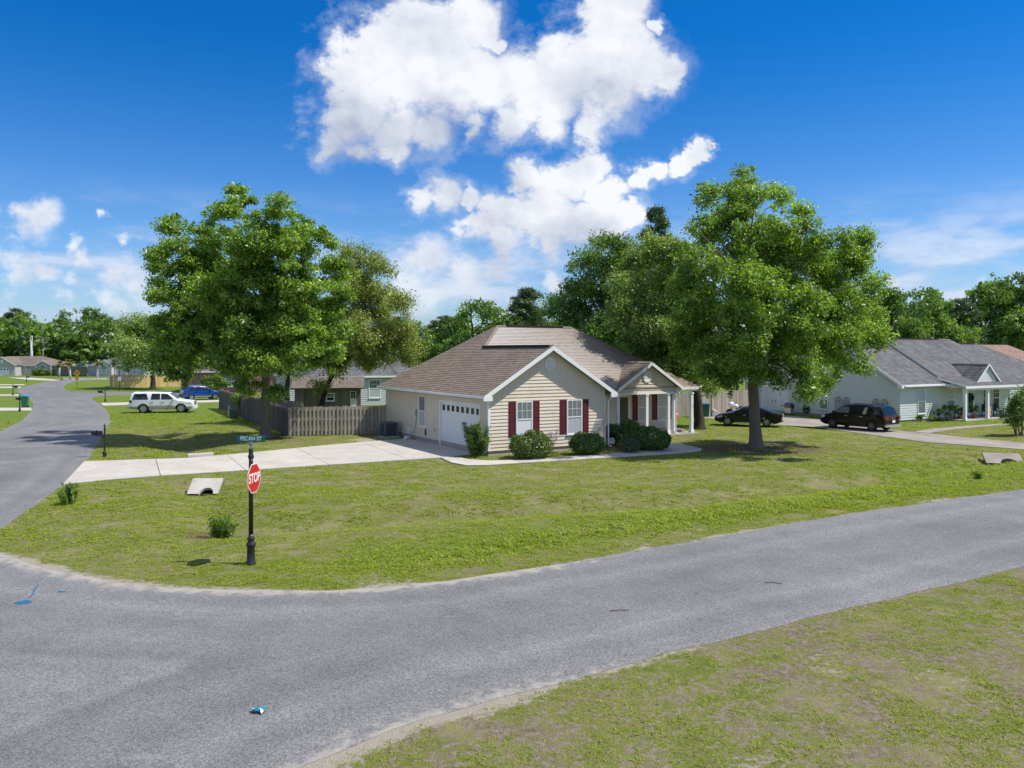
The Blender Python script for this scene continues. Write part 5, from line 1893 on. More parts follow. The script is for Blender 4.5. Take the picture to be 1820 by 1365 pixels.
bgtree("q", 1716, 140, 540, "second bare stemmed pine, right of the first in the gap", "pine_tree", G3, 1.1)
bgtree("f", 1775, 132, 500, "big spreading tree at the right edge above the reddish roof", group=G3, wide=.85)
bgtree("a", 1828, 130, 488, "tall tree cut by the right edge of the view", group=G3, wide=.8)
bgtree("b", 1738, 132, 545, "lower tree left of the reddish roof", group=G3, wide=.9)
bgtree("c", 1480, 118, 560, "dark tree behind the lawn oak and sage house garage", group=G3, wide=1.0)
bgtree("c", 1400, 110, 570, "dark tree hidden behind the lawn oak crown", group=G3, wide=1.0)
bgtree("c", 1310, 104, 585, "dark tree behind the privacy fence and bins", group=G3, wide=1.0)
for (k, px, d, ty, lab) in (("f", 330, 150, 600, "tree beyond the brick house seen through the big left tree"), ("c", 395, 140, 590, "dark tree behind the big left tree crown"),
                            ("c", 470, 125, 600, "dark tree behind the left tree trunk"), ("a", 545, 118, 598, "tree behind the grey blue house"), ("c", 610, 130, 596, "dark tree behind the grey blue house ridge")):
    bgtree(k, px, d, ty, lab, group="trees behind the left yard", wide=1.0)


# far wood closing the horizon all round
def far_wood():
    r = np.random.default_rng(99)
    pf = []
    for a in np.arange(-1.9, 1.9, .011):
        rad = 262 + 26 * math.sin(a * 5.0) + r.uniform(-8, 8)
        Hh = 11.5 + 3.5 * math.sin(a * 17) + r.uniform(-2, 3.5)
        for z in np.arange(1.2, Hh, 2.6):
            pf.append((math.sin(a) * rad + r.normal() * 1.5, math.cos(a) * rad + r.normal() * 1.5, z, 3.1, 3.1, 2.3))
    o = bpy.data.objects.new("woods", leaf_cloud("woods", pf, 90000, 1.7, MT["leaf_far"], 99, shell=2.2, tint_var=.7))
    C.objects.link(o)
    tag(o, "distant belt of dark green woodland on the horizon", kind="stuff")


far_wood()


# ------------------------------------------------------------------ shrubs and weeds
def shrub(label, px, py, w, h, leafm, n, size, seed, name="boxwood_shrub", group="clipped shrubs in front of the tan house", lumps=26, depth=None, aspect=.6, cat="shrub", dy=0.0):
    b = G(px, py)
    t = thing(name, label, cat, (b[0], b[1] + dy, float(gz(np.array([b[0]]), np.array([b[1]]))[0])), 0, group)
    depth = depth or w * .9
    lb = [(0, 0, h * .5, w / 2 * .86, depth / 2 * .86, h / 2 * .86)]
    r = np.random.default_rng(seed)
    pf = []
    for i in range(lumps):
        d = r.normal(size=3)
        d /= np.linalg.norm(d)
        if d[2] < -.5:
            d[2] *= -1
        s = r.uniform(.12, .20) * min(w, h)
        pf.append((d[0] * w / 2 * .86, d[1] * depth / 2 * .86, h * .5 + d[2] * h / 2 * .86, s, s, s))
    pf.append((0, 0, h * .48, w * .5, depth * .5, h * .5))
    wts = [1.0] * lumps + [.9]
    obj("foliage", leaf_cloud("foliage", pf, n, size, MT[leafm], seed, shell=5.0, aspect=aspect, weights=wts, tint_var=.3, jit=.05, outw=1.3), MT[leafm], t)
    m = MB()
    for i in range(7):
        a = r.uniform(0, 6.28)
        m.tube([(0, 0, -.05), (math.cos(a) * w * .15, math.sin(a) * depth * .15, h * .4), (math.cos(a) * w * .32, math.sin(a) * depth * .32, h * .72)], [.03, .02, .008], 5)
    obj("stems", m, MT["bark_dark"], t)
    return t


shrub("rounded light green boxwood under the left shuttered window", 944, 815, 2.34, 1.38, "leaf_boxl", 13000, .085, 1)
shrub("rounded dark green boxwood under the right shuttered window", 1043, 808, 1.99, 1.20, "leaf_box", 12000, .08, 2)
shrub("tallest dark mounded boxwood in front of the porch, at the back of the three", 1117, 792, 2.24, 1.45, "leaf_box", 12000, .085, 3)
shrub("large dark boxwood at the front right of the porch shrubs beside the walkway", 1157, 801, 2.19, 1.33, "leaf_box", 13000, .085, 4)
shrub("small sage grey shrub in front of the porch boxwoods", 1118, 805, 1.28, 0.82, "leaf_sage", 6000, .055, 5, name="sage_shrub", group=None)
shrub("small purple leaved shrub between the downspout and porch boxwoods", 1086, 786, .75, 1.15, "leaf_purple", 3000, .07, 6, name="purple_shrub", group=None)


def tall_shrub():
    b = G(846, 813)
    t = thing("tall_shrub", "loose upright leafy shrub at the garage corner of the tan house", "shrub", (b[0], b[1], 0))
    r = np.random.default_rng(5)
    m, pf = MB(), []
    for i in range(26):
        a, l = r.uniform(0, 6.28), r.uniform(.15, .62)
        h = r.uniform(.9, 1.75)
        tip = np.array([math.cos(a) * l, math.sin(a) * l * .8, h])
        m.tube([(0, 0, -.05), tip * .5 + np.array([0, 0, .1]), tip], [.018, .012, .004], 5)
        for tt in np.linspace(.25, 1.05, 7):
            q = tip * tt
            k_ = 1.1 * tt ** -.45
            pf.append((q[0] * k_, q[1] * k_, q[2] + .02, .19, .19, .17))
    obj("stems", m, MT["bark"], t)
    obj("foliage", leaf_cloud("foliage", pf, 9000, .12, MT["leaf_tall"], 8, aspect=.30, shell=1.4), MT["leaf_tall"], t)


tall_shrub()


def weed_clump(name, label, px, py, w, h, n, leafm, seed, blades=False, cat="weed"):
    b = G(px, py)
    z = float(gz(np.array([b[0]]), np.array([b[1]]))[0])
    t = thing(name, label, cat, (b[0], b[1], z))
    r = np.random.default_rng(seed)
    m, pf = MB(), []
    for i in range(24):
        a, l = r.uniform(0, 6.28), r.uniform(.1, 1) * w / 2
        hh = h * r.uniform(.5, 1.05)
        tip = np.array([math.cos(a) * l, math.sin(a) * l, hh])
        root = np.array([math.cos(a) * l * .6, math.sin(a) * l * .6, -.03])
        m.tube([root, (root + tip) / 2 + [0, 0, .05], tip], [.008, .006, .002], 4)
        for tt in np.linspace(.2, 1.0, 6):
            q = root + (tip - root) * tt
            s = .05 if blades else .10
            pf.append((q[0], q[1], q[2], s, s, s * 1.5))
    obj("stems", m, MT["leaf_weed"], t)
    me = leaf_cloud("foliage", pf, n, .16 if blades else .10, MT[leafm], seed, aspect=.16 if blades else .45, shell=1.4, droop=-1.2 if blades else 0)
    obj("foliage", me, MT[leafm], t)
    return t


weed_clump("weed_clump", "tall feathery weed clump at the street edge below the driveway", 124, 897, .75, .75, 1500, "leaf_weed", 3, True)
weed_clump("leafy_bush", "small leafy bush on a bare brown patch left of the stop sign", 396, 950, .85, .62, 1100, "leaf_weed", 4, cat="bush")
weed_clump("weed_clump", "small weed tuft on the verge below the right culvert", 1738, 850, .40, .30, 350, "leaf_weed", 5)


# crape myrtle like bush at the right edge and blossoms by the blue car
def blossom_bush(label, base, lobes_, leafm, n, size, seed, trunk=True):
    t = thing("flowering_bush", label, "bush", (base[0], base[1], 0))
    pf = sub_puffs([(l[0], l[1], l[2], l[3], l[3], l[3] * .8) for l in lobes_], 60, .38, seed)
    m = MB()
    r = np.random.default_rng(seed)
    for k in range(6):
        l = lobes_[k % len(lobes_)]
        m.tube([(r.normal() * .1, r.normal() * .1, -.05), (l[0] * .5, l[1] * .5, l[2] * .55), l[:3]], [.05, .035, .012], 6)
    obj("stems", m, MT["bark"], t)
    obj("foliage", leaf_cloud("foliage", pf, n, size, MT[leafm], seed, shell=1.5), MT[leafm], t)
    rr = np.random.default_rng(seed + 5)
    fp = []
    for k in range(26):
        q = pf[rr.integers(len(pf))]
        fp.append((q[0], q[1] - .1, q[2] + .3, .12, .12, .12))
    fo = obj("blossoms", leaf_cloud("blossoms", fp, 900, .07, MT["blossom_bush"], seed + 9, tint_var=.1), MT["blossom_bush"], t)
    me = fo.data
    a = me.attributes["tint"]
    a.data.foreach_set("value", np.full(len(me.polygons), .9, np.float32))
    return t


bb = G(1812, 775)
blossom_bush("white flowering bush at the right edge in front of the porch", bb, [(-.2, 0, 1.6, .75), (.5, .2, 2.2, .7), (-.6, -.1, 2.4, .6), (.2, -.2, 3.0, .6), (-.9, 0, 1.5, .5), (.9, .2, 1.3, .6), (-.3, .2, .9, .5)], "leaf_dark", 7500, .12, 61)
bb = at_px(385, 103)
blossom_bush("pale blossoming hydrangea bush over the fence end by the blue car", bb, [(-1.2, 0, 2.0, .8), (0, .2, 2.2, .9), (1.0, 0, 1.6, .8), (-.3, 0, 1.2, .9)], "leaf_weed", 5500, .16, 62)

# ivy on the dark fence
iv = thing("ivy_clump", "green ivy clump growing over the dark side fence", "plant", (*(FC + (FA - FC) * .40), 0))
obj("foliage", leaf_cloud("foliage", [(-.2, -.15, 1.5, .55, .3, .45), (.2, -.15, 1.1, .5, .3, .5), (.3, -.2, .7, .4, .25, .4), (-.5, -.1, 1.7, .4, .3, .25), (.7, -.35, 1.5, .5, .3, .35)], 2600, .13, MT["leaf_weed"], 71), MT["leaf_weed"], iv)
hd = None
for (px, py, w, h, lab) in ((77, 668.5, 4.2, 1.5, "clipped bright green hedge in front of the taupe far house"), (68, 668, 2.4, 1.7, "left end of the low hedge by the taupe far house")):
    b = G(px, py)
    t = thing("hedge", lab, "hedge", (b[0], b[1], 0), 0)
    obj("foliage", leaf_cloud("foliage", [(-w * .3, 0, h * .5, w * .25, .6, h * .5), (0, 0, h * .5, w * .25, .6, h * .52), (w * .3, 0, h * .48, w * .25, .6, h * .5)], 1500, .3, MT["leaf_boxl"], 7, shell=3), MT["leaf_boxl"], t)


# palms in front of the far cottage
def palm(label, px, d, h, lean, seed, brown=.5):
    x = (px - 910) / F * d
    t = thing("palm_tree", label, "palm tree", (x, d, 0), 0, "small palms near the far houses")
    m = MB().tube([(0, 0, -.1), (lean * .25, 0, h * .5), (lean, 0, h)], [.24, .2, .2], 8)
    obj("trunk", m, MT["pole_grey"], t, smooth=True)
    r = np.random.default_rng(seed)
    v, q = [], []
    for k in range(34):
        a, el = r.uniform(0, 6.28), r.uniform(-.6, 1.2)
        L = r.uniform(1.1, 1.6)
        c = np.array([lean, 0, h])
        dr = np.array([math.cos(a) * math.cos(el), math.sin(a) * math.cos(el), math.sin(el)])
        sd = np.array([-math.sin(a), math.cos(a), 0])
        pts = [c + dr * L * s + np.array([0, 0, -.75 * (s * L) ** 2 * .35]) for s in (0.1, .5, 1.0)]
        wd = [.06, .26, .03]
        b = len(v)
        for p_, w_ in zip(pts, wd):
            v += [p_ - sd * w_, p_ + sd * w_]
        q += [(b, b + 1, b + 3, b + 2), (b + 2, b + 3, b + 5, b + 4)]
    me = npmesh("fronds", np.array(v), np.array(q), MT["leaf_palm"], fattrs={"tint": np.clip(np.repeat(r.random(34), 2) * .6 + brown, 0, 1)})
    obj("fronds", me, MT["leaf_palm"], t)


palm("small palm with orange brown fronds behind the yellow road sign", 125, 168, 3.6, -.5, 1, .6)
palm("small green palm beside the left wall of the grey blue cottage", 173, 172, 3.4, .3, 2, .1)
palm("small green palm beside the middle of the grey blue cottage", 205, 174, 3.5, -.2, 3, .1)
palm("small palm in front of the right side of the grey blue cottage", 224, 176, 3.2, .2, 4, .2)
palm("far short palm left of the yellow road sign", 105, 182, 3.0, .2, 5, .3)


# ------------------------------------------------------------------ vehicles
def vehicle(name, label, cat, pos, head, L, W, top, belt, wheels, wr, paint, sides, shield, back, lights, sill=.24, tumble=.17, lower=None, rim="alloy", extras=None, group=None, bump=(.30, .30)):
    """x runs from the rear (0) to the front (L); top: list of (x, z) of the upper outline"""
    t = thing(name, label, cat, (pos[0], pos[1], pos[2] if len(pos) > 2 else .03), head, group)
    tx = [p[0] for p in top]
    tz = [p[1] for p in top]
    zr = max(tz)
    def zt(x):
        return float(np.interp(x, tx, tz))
    def wh(x, z):
        u = abs(x - L / 2) / (L / 2)
        w = W / 2 * (1 - .13 * u ** 5)
        if z > belt:
            w -= tumble * ((z - belt) / (zr - belt)) ** 1.2
        elif z < .55:
            w -= .05 * (.55 - z) / .3
        return w
    ar = wr * 1.17
    def zb(x):
        z = sill
        e = min(x, L - x)
        if e < .5:
            z = sill + (bump[0] if x < L / 2 else bump[1]) * (1 - e / .5) ** 1.5 * .6
        for xw in wheels:
            dx = abs(x - xw)
            if dx < ar:
                z = max(z, wr * .95 + math.sqrt(ar * ar - dx * dx) * .98)
        return z
    xs = set(np.linspace(0, L, 60).round(3)) | set(np.round(tx, 3))
    for xw in wheels:
        for k in np.linspace(-1, 1, 15):
            xs.add(round(float(xw + ar * math.sin(k * math.pi / 2)), 3))
    xs = sorted(x for x in xs if 0 <= x <= L)
    K = 12
    secs = []
    for x in xs:
        b, tp = zb(x), zt(x)
        ring = []
        for k in range(K + 1):
            f = k / K
            z = b + (tp - b) * f
            w = wh(x, z)
            rr = .11
            if tp - z < rr:
                w -= rr * .8 * (1 - math.sqrt(max(0, 1 - ((rr - (tp - z)) / rr) ** 2)))
            ring.append((x, w, z))
        crown = .035
        mid = [(x, ring[-1][1] * s, tp + crown * (1 - s * s)) for s in (.6, 0, -.6)]
        ring = ring + mid + [(p[0], -p[1], p[2]) for p in ring[::-1]]
        secs.append(ring)
    n = len(secs[0])
    mb = MB()
    vs = [p for r_ in secs for p in r_]
    fs, mi = [], []
    for i in range(len(secs) - 1):
        for k in range(n - 1):
            fs.append((i * n + k, i * n + k + 1, (i + 1) * n + k + 1, (i + 1) * n + k))
            zc = (vs[i * n + k][2] + vs[i * n + k + 1][2]) / 2
            mi.append(1 if (lower and zc < lower[1]) else 0)
        fs.append(((i + 1) * n, (i + 1) * n + n - 1, i * n + n - 1, i * n))
        mi.append(2)
    fs.append(tuple(range(n)))
    mi.append(0)
    fs.append(tuple(range((len(secs) - 1) * n, len(secs) * n))[::-1])
    mi.append(0)
    for f, m_ in zip(fs, mi):
        pass
    b0 = len(mb.v)
    mb.v += vs
    mb.f += fs
    mb.m += mi
    body = obj("body", mb, [MT[paint], MT[lower[0]] if lower else MT[paint], MT["black"]], t, smooth=True)
    try:
        body.data.set_sharp_from_angle(angle=R(35))
    except Exception:
        pass
    def inner_z(poly, x):
        zs = []
        m_ = len(poly)
        for i in range(m_):
            (x1, z1), (x2, z2) = poly[i], poly[(i + 1) % m_]
            if (x1 - x) * (x2 - x) <= 0 and x1 != x2:
                zs.append(z1 + (z2 - z1) * (x - x1) / (x2 - x1))
        return (min(zs), max(zs)) if len(zs) >= 2 else None
    def side_patch(nm, poly, mat, off, s, parent=t):
        x0, x1 = min(p[0] for p in poly), max(p[0] for p in poly)
        N, Mz = 8, 4
        v, f = [], []
        for i in range(N + 1):
            x = x0 + (x1 - x0) * (i / N)
            x = min(max(x, x0 + 1e-4), x1 - 1e-4)
            r_ = inner_z(poly, x)
            for j in range(Mz + 1):
                z = r_[0] + (r_[1] - r_[0]) * j / Mz
                tp = zt(x)
                w = wh(x, z)
                if tp - z < .11:
                    w -= .088 * (1 - math.sqrt(max(0, 1 - ((.11 - (tp - z)) / .11) ** 2)))
                v.append((x, s * (w + off), z))
        for i in range(N):
            for j in range(Mz):
                a = i * (Mz + 1) + j
                q = (a, a + Mz + 1, a + Mz + 2, a + 1)
                f.append(q if s < 0 else q[::-1])
        return obj(nm, MB().add(v, f), MT[mat], parent, smooth=True)
    for s in (-1, 1):
        for (nm, poly, mat, off) in sides:
            pch = side_patch(nm, poly, mat, off, s)
            if nm == "door":
                xa = min(p[0] for p in poly) + .12
                obj("door_handle", MB().bb((xa, s * (wh(xa, belt - .14) + .012), belt - .16), (xa + .20, s * (wh(xa, belt - .14) + .045), belt - .12)), MT["chrome" if paint != "paint_blue" else "paint_blue"], pch)
    def top_patch(nm, xa, xb, mat, inset=.10, off=.012, halfw=None):
        N, My = 6, 6
        v, f = [], []
        for i in range(N + 1):
            x = xa + (xb - xa) * i / N
            z = zt(x)
            w = (wh(x, z) - .088 - inset) if halfw is None else halfw
            for j in range(My + 1):
                s_ = -1 + 2 * j / My
                v.append((x + (-off if xa < L * .3 else off) * .8, w * s_, z + .035 * (1 - s_ * s_) + off))
        for i in range(N):
            for j in range(My):
                a = i * (My + 1) + j
                f.append((a, a + My + 1, a + My + 2, a + 1))
        return obj(nm, MB().add(v, f), MT[mat], t, smooth=True)
    top_patch("windscreen", shield[0], shield[1], "glass_dark")
    top_patch("rear_window", back[0], back[1], "glass_dark")
    for (nm, poly, mat, off) in lights:
        for s in (-1, 1):
            side_patch(nm, poly, mat, off, s)
    for xw in wheels:
        for s in (-1, 1):
            w = obj("wheel", MB().add(*lathe_y([(wr * .62, -.11), (wr * .93, -.11), (wr, -.07), (wr, .07), (wr * .93, .11), (wr * .62, .11)], 24)), MT["rubber"], t, (xw, s * (W / 2 - .13), wr), 0, True)
            rm_ = MB().add(*lathe_y([(wr * .10, .055), (wr * .60, .045), (wr * .64, .105), (wr * .66, .112), (wr * .66, .02), (wr * .1, .02)], 24))
            obj("rim", rm_, MT["black"], w, (0, 0, 0), 0 if s > 0 else math.pi, True)
            sp = MB()
            for k in range(6):
                a = k * math.pi / 3
                ca, sa_ = math.cos(a), math.sin(a)
                i0, o0, h0, h1 = wr * .08, wr * .60, wr * .12, wr * .085
                pts = []
                for (rr, hh) in ((i0, h0), (o0, h1)):
                    for sg in (-1, 1):
                        for yy in (.075, .115):
                            pts.append((rr * ca - sg * hh * sa_, yy, rr * sa_ + sg * hh * ca))
                sp.add(pts, [(1, 3, 7, 5), (0, 4, 6, 2), (0, 1, 5, 4), (2, 6, 7, 3), (4, 5, 7, 6)])
            sp.add(*lathe_y([(wr * .001, .12), (wr * .17, .118), (wr * .17, .08)], 12))
            sp.add(*lathe_y([(wr * .56, .10), (wr * .56, .118), (wr * .63, .118), (wr * .63, .10)], 24))
            obj("wheel_spokes", sp, MT[rim], w, (0, 0, 0), 0 if s > 0 else math.pi)
    for s in (-1, 1):
        xm = shield[0] - .12 if shield[0] > L / 2 else shield[1]
        xm = max(shield) - .25
        m = MB().box((xm, s * (wh(xm, belt) + .13), belt + .10), (.14, .20, .15))
        obj("wing_mirror", m, MT[paint], t)
    def end_box(nm, x, y, z, d, mat):
        return obj(nm, MB().box((x, y, z), d), MT[mat], t)
    if extras:
        extras(t, end_box, wh, zt)
    return t


def lathe_y(prof, n):
    vs, fs = [], []
    for (r_, y) in prof:
        for k in range(n):
            a = 2 * math.pi * k / n
            vs.append((r_ * math.cos(a), y, r_ * math.sin(a)))
    for i in range(len(prof) - 1):
        for k in range(n):
            k2 = (k + 1) % n
            fs.append((i * n + k, i * n + k2, (i + 1) * n + k2, (i + 1) * n + k))
    fs.append(tuple(range((len(prof) - 1) * n, len(prof) * n)))
    return vs, fs


def car_place(rear_wheel_px, front_wheel_px, rear_x, W, side):
    """origin and heading so that the near wheels stand on the two given ground pixels"""
    a, b = G(*rear_wheel_px)[:2], G(*front_wheel_px)[:2]
    h = math.atan2(b[1] - a[1], b[0] - a[0])
    d = np.array([math.cos(h), math.sin(h)])
    nrm = np.array([-d[1], d[0]])
    o = a - d * rear_x + nrm * (W / 2 - .13) * side
    return o, h


# white long SUV on the grass, nose to the right
def ex_suv(t, eb, wh, zt):
    for s in (-1, 1):
        eb("roof_rail", 2.2, s * .62, 1.965, (2.6, .04, .045), "black")
        eb("running_board", 2.85, s * .98, .33, (2.1, .16, .05), "silver")
    eb("bumper", -.05, 0, .55, (.16, 1.85, .24), "paint_tan")
    eb("bumper", 5.60, 0, .52, (.16, 1.8, .28), "paint_white")
    eb("grille", 5.60, 0, .88, (.06, 1.0, .34), "chrome")
    eb("tow_hitch", -.22, 0, .42, (.3, .07, .07), "black")
    eb("number_plate", -.02, 0, .95, (.03, .32, .16), "sign_white")


o, hd_ = car_place((255, 734.6), (323, 733.8), 1.28, 2.0, 1)
vehicle("parked_car", "long white sport utility vehicle with tan lower sides parked on the left lawn", "car", (o[0], o[1], -.01), hd_, 5.6, 2.0,
        [(0, .95), (.05, 1.15), (.22, 1.82), (.40, 1.93), (1.5, 1.96), (3.1, 1.93), (3.45, 1.84), (4.25, 1.24), (4.4, 1.21), (5.35, 1.10), (5.55, .98), (5.6, .8)],
        1.22, (1.28, 4.55), .43, "paint_white",
        [("side_window", [(.30, 1.27), (1.72, 1.27), (1.60, 1.80), (.42, 1.80)], "glass_dark", .012), ("side_window", [(1.92, 1.27), (2.74, 1.27), (2.74, 1.80), (1.98, 1.80)], "glass_dark", .014),
         ("side_window", [(2.84, 1.27), (3.95, 1.27), (3.42, 1.76), (2.84, 1.80)], "glass_dark", .014),
         ("door", [(1.86, .50), (2.76, .50), (2.76, 1.24), (1.86, 1.24)], "paint_white", .008), ("door", [(2.80, .50), (3.92, .50), (3.92, 1.24), (2.80, 1.24)], "paint_white", .008),
         ("door_moulding", [(1.80, .52), (3.95, .52), (3.95, .72), (1.80, .72)], "paint_tan", .013)],
        (3.5, 4.2), (.06, .20), [("tail_light", [(.03, .98), (.30, .98), (.26, 1.22), (.08, 1.22)], "tail_red", .014), ("headlight", [(5.18, .86), (5.54, .84), (5.50, 1.02), (5.18, 1.06)], "head_lamp", .014)],
        sill=.36, lower=("paint_tan", .62), extras=ex_suv)


def ex_blue(t, eb, wh, zt):
    for s in (-1, 1):
        eb("roof_rail", 1.8, s * .58, 1.70, (1.6, .04, .04), "silver")
    eb("bumper", -.02, 0, .5, (.1, 1.6, .22), "black")
    eb("number_plate", -.03, 0, .85, (.03, .32, .16), "sign_white")


o, hd_ = car_place((340, 711.9), (385.5, 710.3), .92, 1.84, 1)
vehicle("parked_car", "bright blue crossover car parked at the end of the dark wooden fence", "car", (o[0], o[1], .02), hd_, 4.65, 1.84,
        [(0, .85), (.08, 1.15), (.45, 1.55), (.75, 1.66), (1.9, 1.69), (2.5, 1.62), (3.35, 1.12), (3.5, 1.08), (4.4, .95), (4.62, .80), (4.65, .65)],
        1.07, (.92, 3.62), .36, "paint_blue",
        [("side_window", [(.62, 1.12), (1.25, 1.12), (1.25, 1.50), (.80, 1.48)], "glass_dark", .012), ("side_window", [(1.35, 1.12), (2.05, 1.12), (2.05, 1.54), (1.35, 1.52)], "glass_dark", .012),
         ("side_window", [(2.13, 1.12), (3.05, 1.12), (2.50, 1.50), (2.13, 1.54)], "glass_dark", .012),
         ("door", [(1.32, .42), (2.07, .42), (2.07, 1.08), (1.32, 1.08)], "paint_blue", .008), ("door", [(2.11, .42), (3.1, .42), (3.1, 1.08), (2.11, 1.08)], "paint_blue", .008),
         ("door_moulding", [(1.3, .36), (3.2, .36), (3.2, .44), (1.3, .44)], "silver", .013)],
        (2.62, 3.30), (.12, .42), [("tail_light", [(.06, .92), (.38, .95), (.36, 1.1), (.12, 1.1)], "tail_red", .014), ("headlight", [(4.1, .80), (4.55, .72), (4.5, .84), (4.1, .92)], "head_lamp", .014)],
        sill=.28, lower=("black", .40), extras=ex_blue)


def ex_sedan(t, eb, wh, zt):
    eb("bumper_trim", -.03, 0, .38, (.10, 1.3, .06), "chrome")
    eb("number_plate", -.05, 0, .80, (.03, .34, .16), "sign_white")
    for s in (-1, 1):
        eb("tail_light", -.02, s * .62, .86, (.06, .44, .13), "tail_red")
        eb("tail_light", -.03, s * .36, .86, (.05, .16, .08), "head_lamp")
        eb("sill_trim", 2.35, s * .885, .27, (2.1, .03, .05), "silver")
    eb("boot_trim", -.035, 0, .93, (.05, 1.0, .03), "chrome")


sd = G(1293, 757.2)[:2]
hd_ = math.atan2(.36, -.93)
dv = np.array([math.cos(hd_), math.sin(hd_)])
nv = np.array([-dv[1], dv[0]])
o = sd - dv * 3.92 - nv * (.80)
vehicle("parked_car", "black four door sedan parked behind the lawn oak trunk", "car", (o[0], o[1], .035), hd_, 4.88, 1.84,
        [(0, .70), (.04, .98), (.55, 1.08), (.75, 1.12), (1.55, 1.42), (2.2, 1.47), (2.7, 1.42), (3.6, 1.02), (3.75, .98), (4.6, .82), (4.84, .68), (4.88, .55)],
        .98, (1.08, 3.92), .34, "paint_black",
        [("side_window", [(1.02, 1.03), (1.72, 1.03), (1.72, 1.31), (1.45, 1.29)], "glass_dark", .010), ("side_window", [(1.78, 1.03), (2.40, 1.03), (2.40, 1.34), (1.78, 1.33)], "glass_dark", .010),
         ("side_window", [(2.46, 1.03), (3.30, 1.03), (2.75, 1.30), (2.46, 1.34)], "glass_dark", .010),
         ("door", [(1.55, .34), (2.42, .34), (2.42, .99), (1.55, .99)], "paint_black", .007), ("door", [(2.45, .34), (3.35, .34), (3.35, .99), (2.45, .99)], "paint_black", .007)],
        (2.78, 3.52), (.80, 1.50), [("headlight", [(4.3, .66), (4.72, .58), (4.68, .72), (4.3, .80)], "head_lamp", .012)],
        sill=.22, extras=ex_sedan)


def ex_van(t, eb, wh, zt):
    eb("bumper", -.05, 0, .42, (.16, 1.75, .16), "silver")
    eb("light_bar", -.025, 0, 1.06, (.06, 1.45, .06), "tail_red")
    for s in (-1, 1):
        eb("tail_light", .0, s * .80, .98, (.16, .26, .26), "tail_red")
        eb("roof_rail", 2.2, s * .66, 1.80, (2.4, .04, .05), "black")
    eb("number_plate", -.06, -.1, .72, (.03, .34, .16), "sign_white")
    eb("badge", -.04, .0, .93, (.02, .16, .06), "chrome")
    eb("wiper", -.0, 0, 1.18, (.03, .5, .02), "black")


o, hd_ = car_place((1550, 767.3), (1479.8, 760.3), .98, 1.99, -1)
hd_ = math.atan2(math.sin(hd_) * .78, math.cos(hd_))
dv = np.array([math.cos(hd_), math.sin(hd_)])
nv = np.array([-dv[1], dv[0]])
o = G(1550, 767.3)[:2] - dv * .98 - nv * .86
vehicle("parked_car", "black minivan with silver rear pillar parked beside the sage house", "car", (o[0], o[1], .03), hd_, 5.15, 1.99,
        [(0, .80), (.05, 1.14), (.30, 1.66), (.55, 1.76), (1.6, 1.79), (3.0, 1.75), (3.3, 1.68), (4.15, 1.16), (4.3, 1.12), (4.95, .98), (5.12, .84), (5.15, .65)],
        1.13, (.98, 4.07), .37, "paint_black",
        [("side_window", [(.52, 1.19), (1.36, 1.19), (1.25, 1.62), (.70, 1.62)], "glass_dark", .012), ("pillar_trim", [(1.38, 1.17), (1.66, 1.17), (1.50, 1.66), (1.29, 1.66)], "silver", .016),
         ("side_window", [(1.70, 1.19), (2.62, 1.19), (2.62, 1.62), (1.56, 1.62)], "glass_dark", .012), ("side_window", [(2.70, 1.19), (3.85, 1.19), (3.28, 1.58), (2.70, 1.62)], "glass", .012),
         ("door", [(1.50, .38), (2.66, .38), (2.66, 1.15), (1.50, 1.15)], "paint_black", .007), ("door", [(2.70, .38), (3.70, .38), (3.70, 1.15), (2.70, 1.15)], "paint_black", .007)],
        (3.36, 4.08), (.08, .28), [("headlight", [(4.7, .78), (5.06, .72), (5.0, .88), (4.7, .96)], "head_lamp", .012)],
        sill=.26, rim="alloy_dark", extras=ex_van)


# ------------------------------------------------------------------ stop sign with street name
def text_mesh(body, size, name):
    cu = bpy.data.curves.new(name, "FONT")
    cu.body = body
    cu.size = size
    cu.align_x = "CENTER"
    cu.align_y = "CENTER"
    cu.extrude = 0.002
    cu.offset = size * .018
    o = bpy.data.objects.new(name, cu)
    C.objects.link(o)
    dg = bpy.context.evaluated_depsgraph_get()
    me = bpy.data.meshes.new_from_object(o.evaluated_get(dg))
    bpy.data.objects.remove(o)
    return me


def letters(body, size, name, mat, parent, loc, sx=1.0):
    me = text_mesh(body, size, name)
    o = obj(name, me, MT[mat], parent, loc)
    o.rotation_euler = (R(90), 0, 0)
    o.scale = (sx, 1, 1)
    return o


